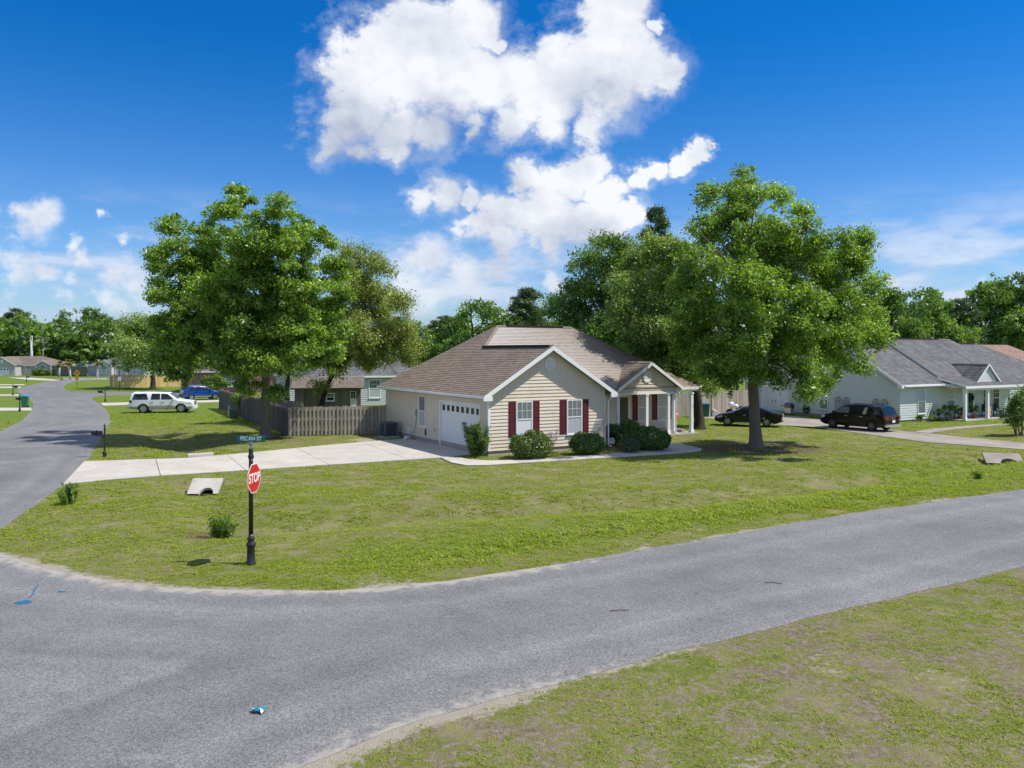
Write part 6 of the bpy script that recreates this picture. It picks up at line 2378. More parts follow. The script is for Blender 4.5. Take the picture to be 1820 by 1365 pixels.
def stop_sign():
    b = G(446, 1003)
    t = thing("stop_sign", "black fluted post with red stop sign and green street name plate on the corner", "sign", (b[0], b[1], float(gz(np.array([b[0]]), np.array([b[1]]))[0])))
    prof = [(.125, -.1), (.125, .06), (.105, .10), (.10, .45), (.115, .48), (.13, .52), (.13, .55), (.085, .60), (.08, .64), (.10, .67), (.10, .70), (.068, .74), (.060, .80)]
    obj("post_base", MB().lathe(prof, 20), MT["black_metal"], t, smooth=True)
    obj("post", MB().lathe([(.060, .80), (.055, 2.70), (.055, 2.78)], 16), MT["black_metal"], t, smooth=True)
    obj("collar", MB().lathe([(.056, 2.78), (.075, 2.82), (.078, 2.86), (.06, 2.90), (.058, 3.02), (.062, 3.04), (.05, 3.06)], 16), MT["black_metal"], t, smooth=True)
    obj("sign_bracket", MB().box((0, 0, 3.10), (.05, .05, .14)).box((0, 0, 3.19), (.07, .05, .10)), MT["sign_steel"], t)
    # octagon, turned away to the right
    a = R(83)
    pl = thing("stop_plate", None, None, (0.09, -.02, 2.28), a)
    pl.parent = t
    pl["label"] = "red octagon reading STOP turned to the side street"
    r = .382 / math.cos(math.pi / 8)
    oct_ = lambda k: [(k * r * math.cos(math.pi / 8 + i * math.pi / 4), k * r * math.sin(math.pi / 8 + i * math.pi / 4)) for i in range(8)]
    obj("sign_border", MB().wallpoly(oct_(1.0)[::-1], -.004, .004), MT["sign_white"], pl)
    obj("sign_face", MB().wallpoly(oct_(.945)[::-1], -.007, -.0045), MT["sign_red"], pl)
    letters("STOP", .345, "lettering", "sign_white", pl, (0, -.0095, 0), .80)
    for zz in (.30, -.30):
        obj("bolt", MB().box((0, -.010, zz), (.025, .006, .025)), MT["sign_steel"], pl)
    np_ = thing("street_name_plate", None, None, (0, 0, 3.315), R(-2))
    np_.parent = t
    obj("name_plate", MB().wallpoly([(-.36, -.085), (.36, -.085), (.375, -.07), (.375, .075), (.36, .09), (-.36, .09), (-.375, .075), (-.375, -.07)], -.004, .004), MT["sign_green"], np_)
    letters("PECAN ST", .145, "lettering", "sign_white", np_, (0, -.0065, .002), .88)


stop_sign()


def warning_sign():
    b = G(137, 688.5)
    t = thing("warning_sign", "yellow diamond curve sign with small plate below on the far bend", "sign", (b[0], b[1], 0))
    obj("post", MB().tube([(0, 0, -.1), (0, 0, 2.7)], .045, 8), MT["util_green"], t)
    d = .56
    pl = obj("sign_diamond", MB().wallpoly([(-d, 0), (0, -d), (d, 0), (0, d)], -.07, -.05), MT["sign_yellow"], t, (0, 0, 2.25))
    ar = MB()
    pts = [(-.12, -.24), (-.12, .0), (-.06, .09), (.05, .12)]
    for (p0, p1) in zip(pts[:-1], pts[1:]):
        dx, dz = p1[0] - p0[0], p1[1] - p0[1]
        l = math.hypot(dx, dz)
        nx_, nz_ = -dz / l * .045, dx / l * .045
        ar.wallpoly([(p0[0] - nx_, p0[1] - nz_), (p1[0] - nx_, p1[1] - nz_), (p1[0] + nx_, p1[1] + nz_), (p0[0] + nx_, p0[1] + nz_)][::1], -.078, -.071)
    ar.wallpoly([(.03, -.01), (.24, .14), (.03, .27)], -.078, -.071)
    obj("arrow", ar, MT["black"], pl)
    obj("advisory_plate", MB().wallpoly([(-.3, -.3), (.3, -.3), (.3, .3), (-.3, .3)], -.065, -.05), MT["sign_yellow"], t, (0, 0, 1.45))
    return t


warning_sign()


def mailbox(label, px, py, h, dx, cat="mailbox", scale=1.0):
    b = G(px, py)
    t = thing("mailbox", label, cat, (b[0], b[1], 0), 0, "black post mailboxes along the side street")
    obj("post", MB().lathe([(.10, -.1), (.10, .25), (.075, .30), (.05, .36), (.045, h), (.06, h + .03), (.02, h + .10), (.004, h + .16)], 10), MT["black_metal"], t)
    obj("arm", MB().tube([(0, 0, h * .62), (dx * .5, 0, h * .70), (dx, 0, h * .70)], .03, 6), MT["black_metal"], t)
    m = MB()
    hw, n = .09, 8
    prof = [(-hw, 0), (hw, 0), (hw, .12)] + [(hw * math.cos(a), .12 + hw * math.sin(a)) for a in np.linspace(0, math.pi, n)][1:] 
    m.wallpoly([(p[0], p[1]) for p in prof], -.27, .27)
    bx = obj("mailbox_body", m, MT["black_metal"], t, (dx * .75, 0, h * .72), R(90))
    obj("flag", MB().bb((dx * .75 - .02, -.105, h * .72 + .12), (dx * .75 + .10, -.095, h * .72 + .24)), MT["black_metal"], t)
    return t


mailbox("black mailbox on a tall post at the street edge just before the driveway", 186, 812, 1.65, -.55)
mailbox("black mailbox across the side driveway behind the white car's tail", 187, 714, 1.45, -.75)
mailbox("black mailbox on the far left verge, nearer the bins than the second one", 23, 703, 1.45, .5)
mailbox("mailbox post in front of the green bin at the left street edge", 35, 731.5, 1.55, -.1)
mailbox("small far mailbox by the taupe house driveway", 47, 679, 1.2, .4)
mailbox("farthest mailbox post near the pale far driveway", 110, 676.5, 1.3, .2)


def post_sign():
    b = G(212, 694.5)
    t = thing("street_post", "black corner post with a small white sign in front of the new pine fence", "sign post", (b[0], b[1], 0))
    obj("post", MB().lathe([(.11, -.1), (.11, .3), (.06, .36), (.055, 2.9), (.02, 3.0)], 10), MT["black_metal"], t)
    obj("sign_plate", MB().wallpoly([(-.25, -.3), (.25, -.3), (.25, .3), (-.25, .3)], -.075, -.06), MT["sign_white"], t, (.05, 0, 1.75))
    obj("arm", MB().tube([(-1.0, 0, 2.35), (0, 0, 2.0), (.7, 0, 1.3)], .05, 6), MT["black_metal"], t)


post_sign()


# ------------------------------------------------------------------ wheelie bins
def bin_(label, x, y, rot, h=1.1, group="green wheeled bins"):
    t = thing("wheeled_bin", label, "bin", (x, y, 0), rot, group)
    v = []
    for z, w, d in ((.06, .46, .50), (h * .93, .60, .66)):
        v += [(-w / 2, -d / 2, z), (w / 2, -d / 2, z), (w / 2, d / 2, z), (-w / 2, d / 2, z)]
    obj("bin_body", MB().add(v, [(3, 2, 1, 0), (4, 5, 6, 7), (0, 1, 5, 4), (1, 2, 6, 5), (2, 3, 7, 6), (3, 0, 4, 7)]), MT["bin_green"], t)
    obj("lid", MB().wallpoly([(-.34, h * .93 + .002), (.34, h * .93 + .002), (.33, h * .97), (.2, h * 1.03), (-.2, h * 1.03), (-.33, h * .97)], -.36, .38), MT["bin_blue"], t)
    obj("handle", MB().tube([(-.25, .40, h * .93), (.25, .40, h * .93)], .02, 6), MT["bin_green"], t)
    for s in (-1, 1):
        obj("wheel", MB().tube([(s * .24, .2, .12), (s * .31, .2, .12)], .12, 12), MT["rubber"], t)


b = G(44, 724.5)
bin_("green bin with blue lid standing at the left street edge", b[0], b[1], .3, 1.2)
b = G(1238, 742)
bin_("left green bin with blue lid between the porch column and the oak trunk", b[0], b[1], .1, 1.15)
b = G(1254, 741)
bin_("right green bin with blue lid half behind the oak trunk", b[0], b[1], -.1, 1.15)
b = G(1275, 740)
t = thing("tarp_bundle", "grey tarpaulin bundle slumped beside the green bins", "tarp", (b[0], b[1], 0))
obj("tarp", MB().add([(-.55, -.3, 0), (.75, -.3, 0), (.75, .4, 0), (-.55, .4, 0), (-.35, -.12, .55), (.1, -.1, .40), (.1, .2, .42), (-.35, .2, .58), (-.45, 0, .72)],
                     [(0, 1, 5, 4), (1, 2, 6, 5), (2, 3, 7, 6), (3, 0, 4, 7), (4, 5, 8), (5, 6, 8), (6, 7, 8), (7, 4, 8)]), MT["pipe_grey"], t)
obj("tarp_edge", MB().tube([(-.5, -.32, .03), (.2, -.36, .05), (.8, -.3, .03)], .05, 6), MT["black"], t)
b = G(1207, 745)
t = thing("traffic_cone", "orange cone peeking out right of the porch post", "cone", (b[0] - .22, b[1], 0))
obj("cone_base", MB().box((0, 0, .03), (.4, .4, .06)), MT["orange"], t)
obj("cone_body", MB().lathe([(.17, .06), (.11, .42), (.04, .9), (.035, .92)], 12), MT["orange"], t)
obj("reflective_band", MB().lathe([(.122, .38), (.088, .56)], 12), MT["sign_white"], t)
for (px, py, w, mt, lab) in ((1213, 738, .7, "pipe_grey", "grey crate lying on the ground by the privacy fence"), (1222, 737, .5, "tail_red", "dark red box among the clutter by the fence")):
    b = G(px, py)
    t = thing("crate", lab, "crate", (b[0], b[1], 0), .3)
    obj("crate_body", MB().box((0, 0, .16), (w, .5, .3)), MT[mt], t)
    obj("crate_rim", MB().box((0, 0, .33), (w + .06, .56, .04)), MT["silver"], t)


# basketball hoop
def hoop():
    c = P(1265, 692, 70)
    t = thing("basketball_hoop", "basketball hoop with a pale wooden backboard in front of the privacy fence", "hoop", (c[0], c[1], 0), R(-8))
    obj("pole", MB().tube([(0, .5, -.1), (0, .5, 2.2), (0, .1, c[2])], .045, 8), MT["black_metal"], t)
    obj("backboard", MB().bb((-.45, -.03, c[2] - .25), (.45, .03, c[2] + .35)), MT["tan_bg"], t)
    obj("board_frame", MB().bb((-.47, -.035, c[2] - .29), (.47, .035, c[2] - .252)).bb((-.47, -.035, c[2] + .352), (.47, .035, c[2] + .39)), MT["white"], t)
    rp = [(.22 * math.cos(a), -.30 + .22 * math.sin(a), c[2] - .2) for a in np.linspace(0, 2 * math.pi, 17)]
    obj("rim", MB().tube(rp, .014, 5), MT["orange"], t)
    net = MB()
    for k in range(10):
        a = k * .628
        for s in (-1, 1):
            net.tube([(.22 * math.cos(a), -.3 + .22 * math.sin(a), c[2] - .2), (.13 * math.cos(a + s * .6), -.3 + .13 * math.sin(a + s * .6), c[2] - .6)], .010, 3)
    obj("net", net, MT["sign_white"], t)


hoop()


# motorcycle by the garage corner
def motorcycle():
    b = G(1312, 741)
    t = thing("motorcycle", "white and black motorcycle parked behind the black sedan", "motorcycle", (b[0], b[1], .03), R(160))
    for x in (-.72, .72):
        w = obj("wheel", MB().add(*lathe_y([(.20, -.07), (.29, -.07), (.33, -.03), (.33, .03), (.29, .07), (.20, .07)], 20)), MT["rubber"], t, (x, 0, .33), 0, True)
        obj("rim", MB().add(*lathe_y([(.02, .03), (.21, .03), (.21, -.03), (.02, -.03)], 14)), MT["alloy"], w)
    obj("frame", MB().tube([(-.72, 0, .33), (-.2, 0, .45), (.25, 0, .8), (.45, 0, .95)], .06, 8).tube([(.72, .0, .33), (.45, 0, .98)], .05, 8), MT["black_metal"], t)
    obj("engine", MB().box((.0, 0, .42), (.5, .32, .36)), MT["alloy_dark"], t)
    obj("fuel_tank", MB().tube([(-.02, 0, .82), (.15, 0, .90), (.4, 0, .92)], [.1, .19, .12], 10), MT["paint_white"], t, smooth=True)
    obj("saddle", MB().tube([(-.75, 0, .85), (-.4, 0, .74), (-.05, 0, .78)], [.1, .16, .13], 8), MT["black"], t, smooth=True)
    obj("fairing", MB().tube([(.42, 0, 1.22), (.58, 0, 1.05), (.66, 0, .85)], [.10, .26, .20], 10), MT["paint_white"], t, smooth=True)
    obj("handlebar", MB().tube([(.30, -.42, 1.08), (.42, -.2, 1.12), (.42, .2, 1.12), (.30, .42, 1.08)], .022, 6), MT["chrome"], t)
    obj("pannier", MB().box((-.62, .24, .66), (.5, .2, .34)).box((-.62, -.24, .66), (.5, .2, .34)), MT["paint_white"], t)
    obj("headlight", MB().lathe([(.09, 0), (.10, .06), (.06, .1)], 10, 0, (.66, 0, .98)), MT["head_lamp"], t)


motorcycle()


# air conditioner on its pad
def condenser():
    p_ = L2W(-.85, 12.1)
    t = thing("air_conditioner", "blue grey air conditioner condenser on a pad beside the tan side wall", "air conditioner", (p_[0], p_[1], 0), TH)
    obj("pad", MB().bb((-.55, -.55, -.1), (.55, .55, .07)), MT["concrete"], t)
    s, h = .42, .92
    obj("coil", MB().bb((-s + .03, -s + .03, .10), (s - .03, s - .03, h)), MT["ac_dark"], t)
    m = MB()
    for (x, y) in ((-s, -s), (s, -s), (s, s), (-s, s)):
        m.box((x, y, .52), (.09, .09, .88))
    obj("corner_post", m, MT["ac"], t)
    obj("base_pan", MB().bb((-s - .03, -s - .03, .071), (s + .03, s + .03, .13)), MT["ac"], t)
    obj("top_panel", MB().bb((-s - .04, -s - .04, h + .001), (s + .04, s + .04, h + .07)), MT["ac"], t)
    obj("fan_grille", MB().lathe([(.33, h + .071), (.31, h + .09), (.02, h + .10)], 20), MT["ac_dark"], t)
    sm = MB()
    for k in range(7):
        q = -s + .10 + k * (2 * s - .2) / 6
        sm.box((-s + .005, q, .52), (.03, .022, .80))
        sm.box((q, -s + .005, .52), (.022, .03, .80))
    obj("guard_slats", sm, MT["ac"], t)


condenser()
p_ = L2W(-.55, 9.9)
t = thing("pipe_elbow", "white drain elbow on the grass by the side wall", "pipe", (p_[0], p_[1], 0), TH)
obj("pipe", MB().tube([(.35, .1, .12), (.05, 0, .16), (-.12, -.1, .12), (-.16, -.14, .0)], .075, 8), MT["white"], t)
obj("pipe_collar", MB().tube([(.04, 0, .16), (-.02, -.02, .16)], .095, 8), MT["white"], t)

# yard sign
b = G(1087, 797)
t = thing("yard_sign", "small white security yard sign near the downspout", "sign", (b[0], b[1], 0), R(10))
obj("stake", MB().tube([(0, 0, -.1), (0, 0, .45)], .012, 6), MT["silver"], t)
sp_ = obj("sign_plate", MB().wallpoly([(-.16, .30), (.16, .30), (.17, .48), (.12, .60), (-.12, .60), (-.17, .48)], -.03, -.015), MT["sign_white"], t)
obj("sign_print", MB().wallpoly([(-.09, .36), (-.04, .36), (-.04, .52), (.04, .52), (.04, .36), (.09, .36), (.09, .56), (-.09, .56)], -.033, -.0305), MT["paint_blue"], sp_)


# ------------------------------------------------------------------ culverts
def culvert(label, b, rot, w, z0, z1, run, r, mat):
    t = thing("culvert", label, "culvert", (b[0], b[1], 0), rot)
    n = 13
    cx, cz0 = w * .12, 0.0
    nrm = Vector((0, -(z1 - z0), run)).normalized()
    def S(x, f):
        return Vector((x, run * f, z0 + (z1 - z0) * f))
    hl = [(cx + r * math.cos(a), max(0, math.sin(a)) * r * 1.25) for a in np.linspace(math.pi, 0, n)]
    Ls = math.hypot(run, z1 - z0)
    hole = [S(x, y / Ls) for x, y in hl]
    outer = [S(-w / 2, 0)] + [S(-w / 2 * (1.06), .5)] + [S(-w / 2 * 1.0, 1)]
    k = 7
    top = [S(-w / 2 + w * i / k, 1) for i in range(k + 1)]
    # fan of quads between the hole arc and the outer border
    border = []
    for i in range(n):
        f = i / (n - 1)
        if f < .25:
            border.append(S(-w / 2, f / .25))
        elif f < .75:
            border.append(S(-w / 2 + w * (f - .25) / .5, 1))
        else:
            border.append(S(w / 2, 1 - (f - .75) / .25))
    mb = MB()
    vs = border + hole
    mb.add(vs, [(i, i + 1, n + i + 1, n + i)[::-1] for i in range(n - 1)])
    mb.add([v - nrm * .12 for v in vs], [(i, i + 1, n + i + 1, n + i) for i in range(n - 1)])
    mb.add(border + [v - nrm * .12 for v in border], [(i, i + 1, n + i + 1, n + i) for i in range(n - 1)])
    mb.add(hole + [v - nrm * .12 for v in hole], [(i, i + 1, n + i + 1, n + i)[::-1] for i in range(n - 1)])
    obj("headwall_slab", mb, mat, t)
    pm = MB()
    pv = []
    for h_ in hole:
        pv.append(h_ - nrm * .10)
    far = [Vector((h_.x, run + 1.8, h_.z)) for h_ in hole]
    pm.add(pv + far, [(i, i + 1, n + i + 1, n + i) for i in range(n - 1)])
    pm.add(far, [tuple(range(n))])
    pm.add([pv[0], pv[-1], far[-1], far[0]], [(0, 1, 2, 3)])
    obj("pipe", pm, MT["pipe_dark"], t)
    return t


b = G(359, 868)
culvert("pale sloped concrete culvert mouth with a round pipe in the corner lawn", (b[0], b[1]), R(3), 1.24, -.22, .30, .80, .29, MT["concrete"])
b = G(1787, 817)
culvert("weathered grey culvert mouth in the ditch at the right edge", (b[0], b[1]), R(-18), 1.75, -.20, .24, 1.0, .42, MT["concrete_grey"])

# ------------------------------------------------------------------ utility pedestals by the side fence
for (px, py, h, mt, nm, lab) in ((407, 741, .95, "pole_grey", "utility_marker", "white utility marker post at the dark side fence"),
                                 (412, 742.5, .72, "util_green", "utility_pedestal", "taller green utility pedestal by the dark side fence"),
                                 (418, 743.5, .62, "util_green", "utility_pedestal", "shorter green utility pedestal, right of the pair by the fence")):
    b = G(px, py)
    t = thing(nm, lab, "utility box", (b[0], b[1], 0))
    w = .14 if mt == "pole_grey" else .30
    obj("pedestal_body", MB().box((0, 0, h / 2 - .05), (w, w, h)), MT[mt], t)
    obj("pedestal_cap", MB().box((0, 0, h - .03), (w + .05, w + .05, .08)), MT[mt], t)


# ------------------------------------------------------------------ trellises, hose, grill, plants by the sage house
def on_side(v, z=0.0, out=.12):
    q = L2W(-out, v, RO)
    return (q[0], q[1], z)


for i, (v, lab) in enumerate(((5.65, "black garden trellis nearest the window on the sage wall"), (4.85, "second black trellis from the window on the sage wall"),
                              (2.05, "third black trellis on the sage wall, above the minivan roof"), (1.25, "black trellis nearest the front corner of the sage house"))):
    t = thing("trellis", lab, "trellis", on_side(v), TH - math.pi / 2, "black arched trellises on the sage wall")
    fm = MB()
    pts = [(-.3, 0, 0), (-.3, 0, 1.45)] + [(-.3 * math.cos(a), 0, 1.45 + .34 * math.sin(a)) for a in np.linspace(0, math.pi, 11)] + [(.3, 0, 0)]
    fm.tube(pts, .018, 6)
    obj("frame", fm, MT["black_metal"], t)
    for x in (-.15, 0, .15):
        obj("bar", MB().tube([(x, 0, 0), (x, 0, 1.45)], .012, 5), MT["black_metal"], t)
    for z in (.4, 1.45):
        obj("rail", MB().tube([(-.3, 0, z), (.3, 0, z)], .012, 5), MT["black_metal"], t)
    obj("finial", MB().tube([(0, 0, 1.45), (-.1, 0, 1.6), (0, 0, 1.78), (.1, 0, 1.6), (0, 0, 1.45)], .012, 5), MT["black_metal"], t)
t = thing("hose_reel", "coiled dark hose hanging low on the sage wall left of the window", "hose", on_side(9.0, .55), TH - math.pi / 2)
obj("hose", MB().tube([((.24 + .01 * (k % 12)) * math.cos(k * .4), -.03 * math.sin(k), (.26 + .012 * (k % 12)) * math.sin(k * .4)) for k in range(90)], .05, 6), MT["util_green"], t)
obj("reel_hub", MB().tube([(0, -.06, 0), (0, .08, 0)], .12, 10), MT["black"], t)
b = on_side(10.2, 0, .9)
t = thing("grill", "small grey barbecue grill with side shelf beside the garage door", "grill", b, TH - math.pi / 2)
obj("grill_body", MB().bb((-.35, -.25, .62), (.35, .25, .82)).tube([(-.35, 0, .82), (.35, 0, .82)], .24, 12), MT["alloy_dark"], t)
obj("cart", MB().bb((-.33, -.22, .12), (.33, .22, .60)), MT["silver"], t)
obj("side_shelf", MB().bb((-.78, -.2, .76), (-.36, .2, .80)), MT["black"], t)
obj("leg", MB().box((-.3, 0, .06), (.05, .4, .12)).box((.3, 0, .06), (.05, .4, .12)), MT["black"], t)


def garden_plant(label, u, v, h, w, leafm, seed, pot=False, o=RO):
    q = L2W(u, v, o)
    t = thing("potted_plant" if pot else "garden_plant", label, "plant", (q[0], q[1], .1 if v > -2.2 and pot else 0))
    z0 = 0
    if pot:
        obj("pot", MB().lathe([(.16, 0), (.22, .30), (.24, .32), (.20, .33)], 12), MT["pot"], t)
        z0 = .3
    r = np.random.default_rng(seed)
    pf = [(r.normal() * w * .25, r.normal() * w * .25, z0 + h * r.uniform(.35, .9), w * .22, w * .22, h * .16) for _ in range(9)]
    m = MB()
    for k in range(5):
        q_ = pf[k]
        m.tube([(0, 0, z0 - .02), q_[:3]], [.015, .006], 4)
    obj("stems", m, MT["bark_dark"], t)
    obj("foliage", leaf_cloud("foliage", pf, 500, .13, MT[leafm], seed, shell=1.4), MT[leafm], t)


garden_plant("spindly plant by the lit corner of the sage wall", 1.9, -.55, .55, .5, "leaf_weed", 11)
garden_plant("dark leafy rose bush left of the porch of the sage house", 4.0, -.8, 1.2, .9, "leaf_dark", 12)
garden_plant("second dark bush nearest the first white porch column", 4.8, -.9, 1.35, .9, "leaf_dark", 13)
garden_plant("potted plant in front of the recessed porch window", 6.4, -1.2, .8, .6, "leaf_dark", 14, True)
garden_plant("potted plant on the porch beside the entry door", 8.0, -1.3, .75, .6, "leaf_weed", 15, True)
garden_plant("potted plant right of the second porch column", 9.6, -1.7, .7, .5, "leaf_dark", 16, True)
garden_plant("low border plant under the front window of the sage house", 3.1, -.7, .5, .7, "leaf_weed", 17)


def porch_chair(label, u, v):
    q = L2W(u, v, RO)
    t = thing("porch_chair", label, "chair", (q[0], q[1], .1), TH, "dark porch chairs")
    obj("seat", MB().bb((-.28, -.28, .40), (.28, .28, .45)), MT["black"], t)
    for k in range(5):
        obj("back_slat", MB().bb((-.27 + k * .115, .26, .46), (-.19 + k * .115, .30, 1.05)), MT["black"], t)
    for x in (-.27, .27):
        for y in (-.26, .26):
            obj("leg", MB().box((x, y, .2), (.05, .05, .4)), MT["black"], t)
        obj("armrest", MB().bb((x - .05, -.3, .64), (x + .05, .28, .68)), MT["black"], t)


porch_chair("dark porch chair by the recessed window of the sage house", 7.0, -.7)
porch_chair("dark porch chair right of the entry door of the sage house", 11.0, -.7)
porch_chair("dark porch chair at the far right of the sage porch", 12.6, -.8)
q = L2W(8.75, -2.0, RO)
t = thing("welcome_board", "small tan wooden board leaning at the second porch column", "board", (q[0], q[1], .1), TH)
obj("board", MB().bb((-.22, -.2, .25), (.22, -.17, 1.0)), MT["tan_bg"], t)
obj("board_leg", MB().box((-.18, -.15, .3), (.04, .05, .6)).box((.18, -.15, .3), (.04, .05, .6)), MT["shed_wood"], t)


# ------------------------------------------------------------------ power poles and wires
def pole(label, px, base_py, top_py, d, r, mat, arms):
    x = (px - 910) / F * d
    H = CAMH + (HZ - top_py) / F * d
    t = thing("power_pole", label, "power pole", (x, d, 0), 0, "power poles in front of the far trees")
    obj("pole", MB().tube([(0, 0, -.3), (0, 0, H)], [r, r * .6], 10), MT[mat], t, smooth=True)
    for (z, w) in arms:
        a = obj("crossarm", MB().box((0, -.2, H - z), (w, .16, .16)), MT["pole_wood"], t)
        for k in (-.45, 0, .45):
            obj("insulator", MB().lathe([(.07, 0), (.10, .1), (.05, .25)], 8, 0, (k * w, -.2, H - z + .08)), MT["silver"], a)
    return x, d, H


pa = pole("thick pale concrete power pole left of the thinner one", 56, 640, 597, 206, .42, "pole_grey", ((.3, 5.2),))
pb = pole("thinner brown wooden power pole right of the concrete one", 76.5, 640, 600, 210, .16, "pole_wood", ((.2, 3.6), (1.3, 2.4)))
for k, (z0, z1) in enumerate(((-.2, -.2), (-1.5, -1.4))):
    t = thing("power_cable", ("upper power cable strung between the two poles to the left edge" if k == 0 else "lower power cable strung from the concrete pole to the left edge"), "cable", (0, 0, 0))
    pts = []
    A = np.array([-190, 200, pa[2] + z0 + .6])
    B = np.array([pa[0], pa[1] - .3, pa[2] + z0])
    D_ = np.array([pb[0], pb[1] - .3, pb[2] + z1])
    for (p0, p1, sag) in ((A, B, 1.3), (B, D_, .15)):
        for s in np.linspace(0, 1, 9)[:-1]:
            q = p0 + (p1 - p0) * s
            pts.append((q[0], q[1], q[2] - sag * 4 * s * (1 - s)))
    pts.append(tuple(D_))
    obj("wire", MB().tube(pts, .035, 4), MT["black"], t)

# ------------------------------------------------------------------ marks and litter on the street
def paint_blob(name, label, px, py, w, d, mat, seed, z=.009, rot=0):
    b = G(px, py)
    r = np.random.default_rng(seed)
    n = 22
    poly = [(math.cos(a) * w / 2 * r.uniform(.88, 1.1), math.sin(a) * d / 2 * r.uniform(.88, 1.1)) for a in np.linspace(0, 2 * math.pi, n, endpoint=False)]
    o_ = obj(name, MB().add([(x, y, 0) for x, y in poly], [tuple(range(n))]), MT[mat], None, (b[0], b[1], z), rot)
    return tag(o_, label, "road marking")


paint_blob("paint_mark", "blue spray painted disc on the asphalt at the left edge", 42, 1071, .36, .30, "blue_paint", 1)
paint_blob("paint_mark", "small blue spray dab on the asphalt, right of the blue disc", 109, 1052, .20, .12, "blue_paint", 2)
A, B = G(52, 1063)[:2], G(69, 1040)[:2]
poly = []
for s in np.linspace(0, 1, 9):
    poly.append((A + (B - A) * s) + np.array([.018 + .02 * math.sin(s * 6), .0]))
for s in np.linspace(1, 0, 9):
    poly.append((A + (B - A) * s) + np.array([-.018 + .02 * math.sin(s * 6), .0]))
o_ = obj("paint_line", MB().add([(p_[0], p_[1], .009) for p_ in poly], [tuple(range(18))]), MT["blue_paint"])
tag(o_, "thin blue spray line running from the blue disc to the verge", "road marking")
b = G(461, 1266)
t = thing("litter", "crumpled blue and white wrapper lying on the street", "litter", (b[0], b[1], .014), .3)
r = np.random.default_rng(4)
v, f = [], []
for i in range(6):
    for j in range(4):
        v.append(((i - 2.5) * .042 + r.normal() * .008, (j - 1.5) * .04 + r.normal() * .008, .022 + abs(r.normal()) * .03))
for i in range(5):
    for j in range(3):
        f.append((i * 4 + j, (i + 1) * 4 + j, (i + 1) * 4 + j + 1, i * 4 + j + 1))
obj("wrapper", MB().add(v, f), MT["litter_blue"], t)
v2 = [(x + .035, y - .055, z * .9) for (x, y, z) in v[8:16]]
obj("wrapper_label", MB().add(v2, [(0, 4, 5, 1), (1, 5, 6, 2), (2, 6, 7, 3)]), MT["sign_white"], t)
for (px, py, l, w, rot, lab) in ((1100, 1087, .42, .018, .1, "thin dark twig on the street left of the middle"), (1375, 1038, .40, .016, -.35, "thin dark twig lying farther along the street"),):
    b = G(px, py)
    t = tag(obj("twig", MB().tube([(-l / 2, 0, .01), (0, .02, .016), (l / 2, 0, .01)], w / 2, 5), MT["bark_dark"], None, (b[0], b[1], .014), rot), lab, "twig")
for (px, py, w, rot, lab) in ((1095, 928, .9, .5, "dark dead branch on the lawn"), (1292, 868, .5, 0, "small brown clod on the lawn")):
    pass


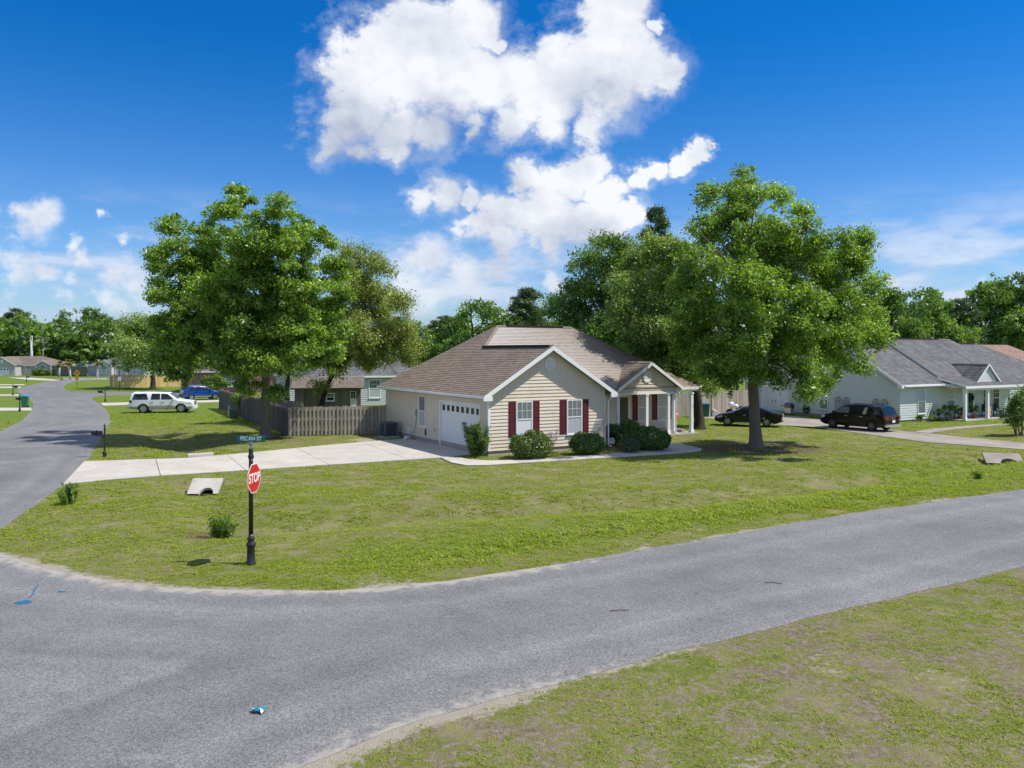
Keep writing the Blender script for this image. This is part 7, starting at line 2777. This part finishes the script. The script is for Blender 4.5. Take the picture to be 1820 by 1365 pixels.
# ------------------------------------------------------------------ grass: tufts on the near lawns
def grass():
    r = np.random.default_rng(12)
    pts = []
    allx, ally = [], []
    # candidate points with a density that falls off with distance
    for (x0, x1, y0, y1, den) in ((-8, 18, 10, 22, 150), (-22, 30, 19, 34, 75), (-26, 34, 34, 48, 26), (-40, 40, 48, 75, 7)):
        n = int((x1 - x0) * (y1 - y0) * den)
        allx.append(r.uniform(x0, x1, n))
        ally.append(r.uniform(y0, y1, n))
    x, y = np.concatenate(allx), np.concatenate(ally)
    vis = np.abs(x / y * F) < 960
    x, y = x[vis], y[vis]
    bad = inside(x, y, ROAD)
    for poly in (DRIVE, WALK, DRIVE_R, PATH_R, HOUSE_RECT, FARPADS[4]):
        bad |= inside(x, y, poly)
    x, y = x[~bad], y[~bad]
    sa, li, lu = field_masks(x, y)
    patch = fbm(x * 1.15, y * 1.15, 201, 4)
    small = fbm(x * 4.0, y * 4.0, 301, 2)
    p = sstep(patch + .25 * (small - .5) + .34 * (lu - .3), .34, .54)
    p = p * (1 - .92 * np.clip(sa * 1.1, 0, 1)) * (1 - .85 * li)
    dr = dist_line(x, y, ROAD, True)
    p = p * np.clip(.3 + dr / .3, 0, 1)
    keep = r.random(len(x)) < p * .92 + .02
    x, y, lu, patch = x[keep], y[keep], lu[keep], patch[keep]
    z = gz(x, y) - .008
    n = len(x)
    far = np.clip(np.hypot(x, y) / 24, .8, 2.2)
    lushy = dist_line(x, y, g2((700, 1000), (1000, 960), (1300, 912), (1600, 875)))
    tall = 1 + .9 * np.exp(-(lushy / 1.2) ** 2) * r.random(n)
    scl = (.55 + .75 * r.random(n) ** 1.6) * (.75 + .45 * lu) * far ** .8 * tall
    # plant kinds: 0-2 grasses, 3 broad weeds, 4 dry grass
    kn = fbm(x * .6, y * .6, 401, 3)
    kind = r.integers(0, 3, n)
    kind = np.where((r.random(n) < sstep(kn, .48, .66) * .75 + .06), 3, kind)
    dryp = np.where(y < 13.0 + .62 * x + 3, .20, .07)
    kind = np.where(r.random(n) < dryp, 4, kind)
    verts = [np.column_stack([x, y, z])]
    is_t = [np.zeros(n)]
    kinds = [kind]
    scls = [scl]
    quads, tint, warm = [], [], []
    base = n
    tv = 0
    for k in range(5):
        vv, qq = [], []
        nb = 15 if k != 3 else 13
        for b_ in range(nb):
            a = r.uniform(0, 6.283)
            off = np.array([math.cos(a), math.sin(a), 0]) * r.uniform(0, .085)
            ln = r.uniform(.05, .11) * (1.25 if k in (1,) else 1)
            if k == 3:
                ln *= .62
            el = r.uniform(.25, .95) if k != 3 else r.uniform(.15, .6)
            if k == 4:
                el = r.uniform(.1, .6)
            d = np.array([math.cos(a + r.normal() * .6) * math.cos(el), math.sin(a + r.normal() * .6) * math.cos(el), math.sin(el)])
            sd = np.array([-d[1], d[0], 0])
            sd = sd / (np.linalg.norm(sd) + 1e-6) * (.0085 if k != 3 else .021)
            p0, p1, p2 = off, off + d * ln * .6, off + d * ln + np.array([0, 0, -.25 * ln])
            i0 = len(vv)
            if k == 3:
                vv += [p0 - sd * .2, p0 + sd * .2, p1 + sd, p1 - sd, p2 + sd * .25, p2 - sd * .25]
            else:
                vv += [p0 - sd, p0 + sd, p1 + sd * .75, p1 - sd * .75, p2 + sd * .12, p2 - sd * .12]
            qq += [(i0, i0 + 1, i0 + 2, i0 + 3), (i0 + 3, i0 + 2, i0 + 4, i0 + 5)]
            tt = np.clip({0: .5, 1: .65, 2: .35, 3: .42, 4: .5}[k] + r.normal() * .16, 0, 1)
            tint += [tt, tt]
            ww = {4: .75}.get(k, 0.0) + (.0 if r.random() > .12 else .35)
            warm += [min(ww, 1)] * 2
        vv = np.array(vv)
        verts.append(vv)
        quads.append(np.array(qq) + base)
        base += len(vv)
        is_t.append(np.ones(len(vv)))
        kinds.append(np.full(len(vv), k))
        scls.append(np.ones(len(vv)))
    me = npmesh("grass", np.concatenate(verts), np.concatenate(quads), MT["grass"], {"is_tuft": np.concatenate(is_t), "kindn": np.concatenate(kinds), "tscale": np.concatenate(scls)},
                fattrs={"tint": np.array(tint), "warm": np.array(warm)})
    o = bpy.data.objects.new("grass", me)
    C.objects.link(o)
    tag(o, "tufts of grass and low weeds growing in the near lawns", kind="stuff")
    ng = bpy.data.node_groups.new("grass_tufts", "GeometryNodeTree")
    ng.interface.new_socket("Geometry", in_out="INPUT", socket_type="NodeSocketGeometry")
    ng.interface.new_socket("Geometry", in_out="OUTPUT", socket_type="NodeSocketGeometry")
    N, Lk = ng.nodes, ng.links
    gi, go = N.new("NodeGroupInput"), N.new("NodeGroupOutput")
    def named(nm, typ="FLOAT"):
        q = N.new("GeometryNodeInputNamedAttribute")
        q.data_type = typ
        q.inputs[0].default_value = nm
        return q.outputs[0]
    cmpn = N.new("FunctionNodeCompare")
    cmpn.data_type = "FLOAT"
    cmpn.operation = "GREATER_THAN"
    Lk.new(named("is_tuft"), cmpn.inputs[0])
    cmpn.inputs[1].default_value = .5
    sep = N.new("GeometryNodeSeparateGeometry")
    sep.domain = "POINT"
    Lk.new(gi.outputs[0], sep.inputs[0])
    Lk.new(cmpn.outputs[0], sep.inputs[1])
    toint = N.new("FunctionNodeFloatToInt")
    Lk.new(named("kindn"), toint.inputs[0])
    spl = N.new("GeometryNodeSplitToInstances")
    spl.domain = "POINT"
    Lk.new(sep.outputs[0], spl.inputs[0])
    Lk.new(toint.outputs[0], spl.inputs["Group ID"])
    iop = N.new("GeometryNodeInstanceOnPoints")
    Lk.new(sep.outputs[1], iop.inputs["Points"])
    Lk.new(spl.outputs["Instances"], iop.inputs["Instance"])
    iop.inputs["Pick Instance"].default_value = True
    toint2 = N.new("FunctionNodeFloatToInt")
    Lk.new(named("kindn"), toint2.inputs[0])
    Lk.new(toint2.outputs[0], iop.inputs["Instance Index"])
    rv_ = N.new("FunctionNodeRandomValue")
    rv_.data_type = "FLOAT_VECTOR"
    rv_.inputs[0].default_value = (-.2, -.2, 0)
    rv_.inputs[1].default_value = (.2, .2, 6.283)
    e2r = N.new("FunctionNodeEulerToRotation")
    Lk.new(rv_.outputs[0], e2r.inputs[0])
    Lk.new(e2r.outputs[0], iop.inputs["Rotation"])
    Lk.new(named("tscale"), iop.inputs["Scale"])
    Lk.new(iop.outputs[0], go.inputs[0])
    md = o.modifiers.new("tufts", "NODES")
    md.node_group = ng
    print("grass tufts", n)


grass()
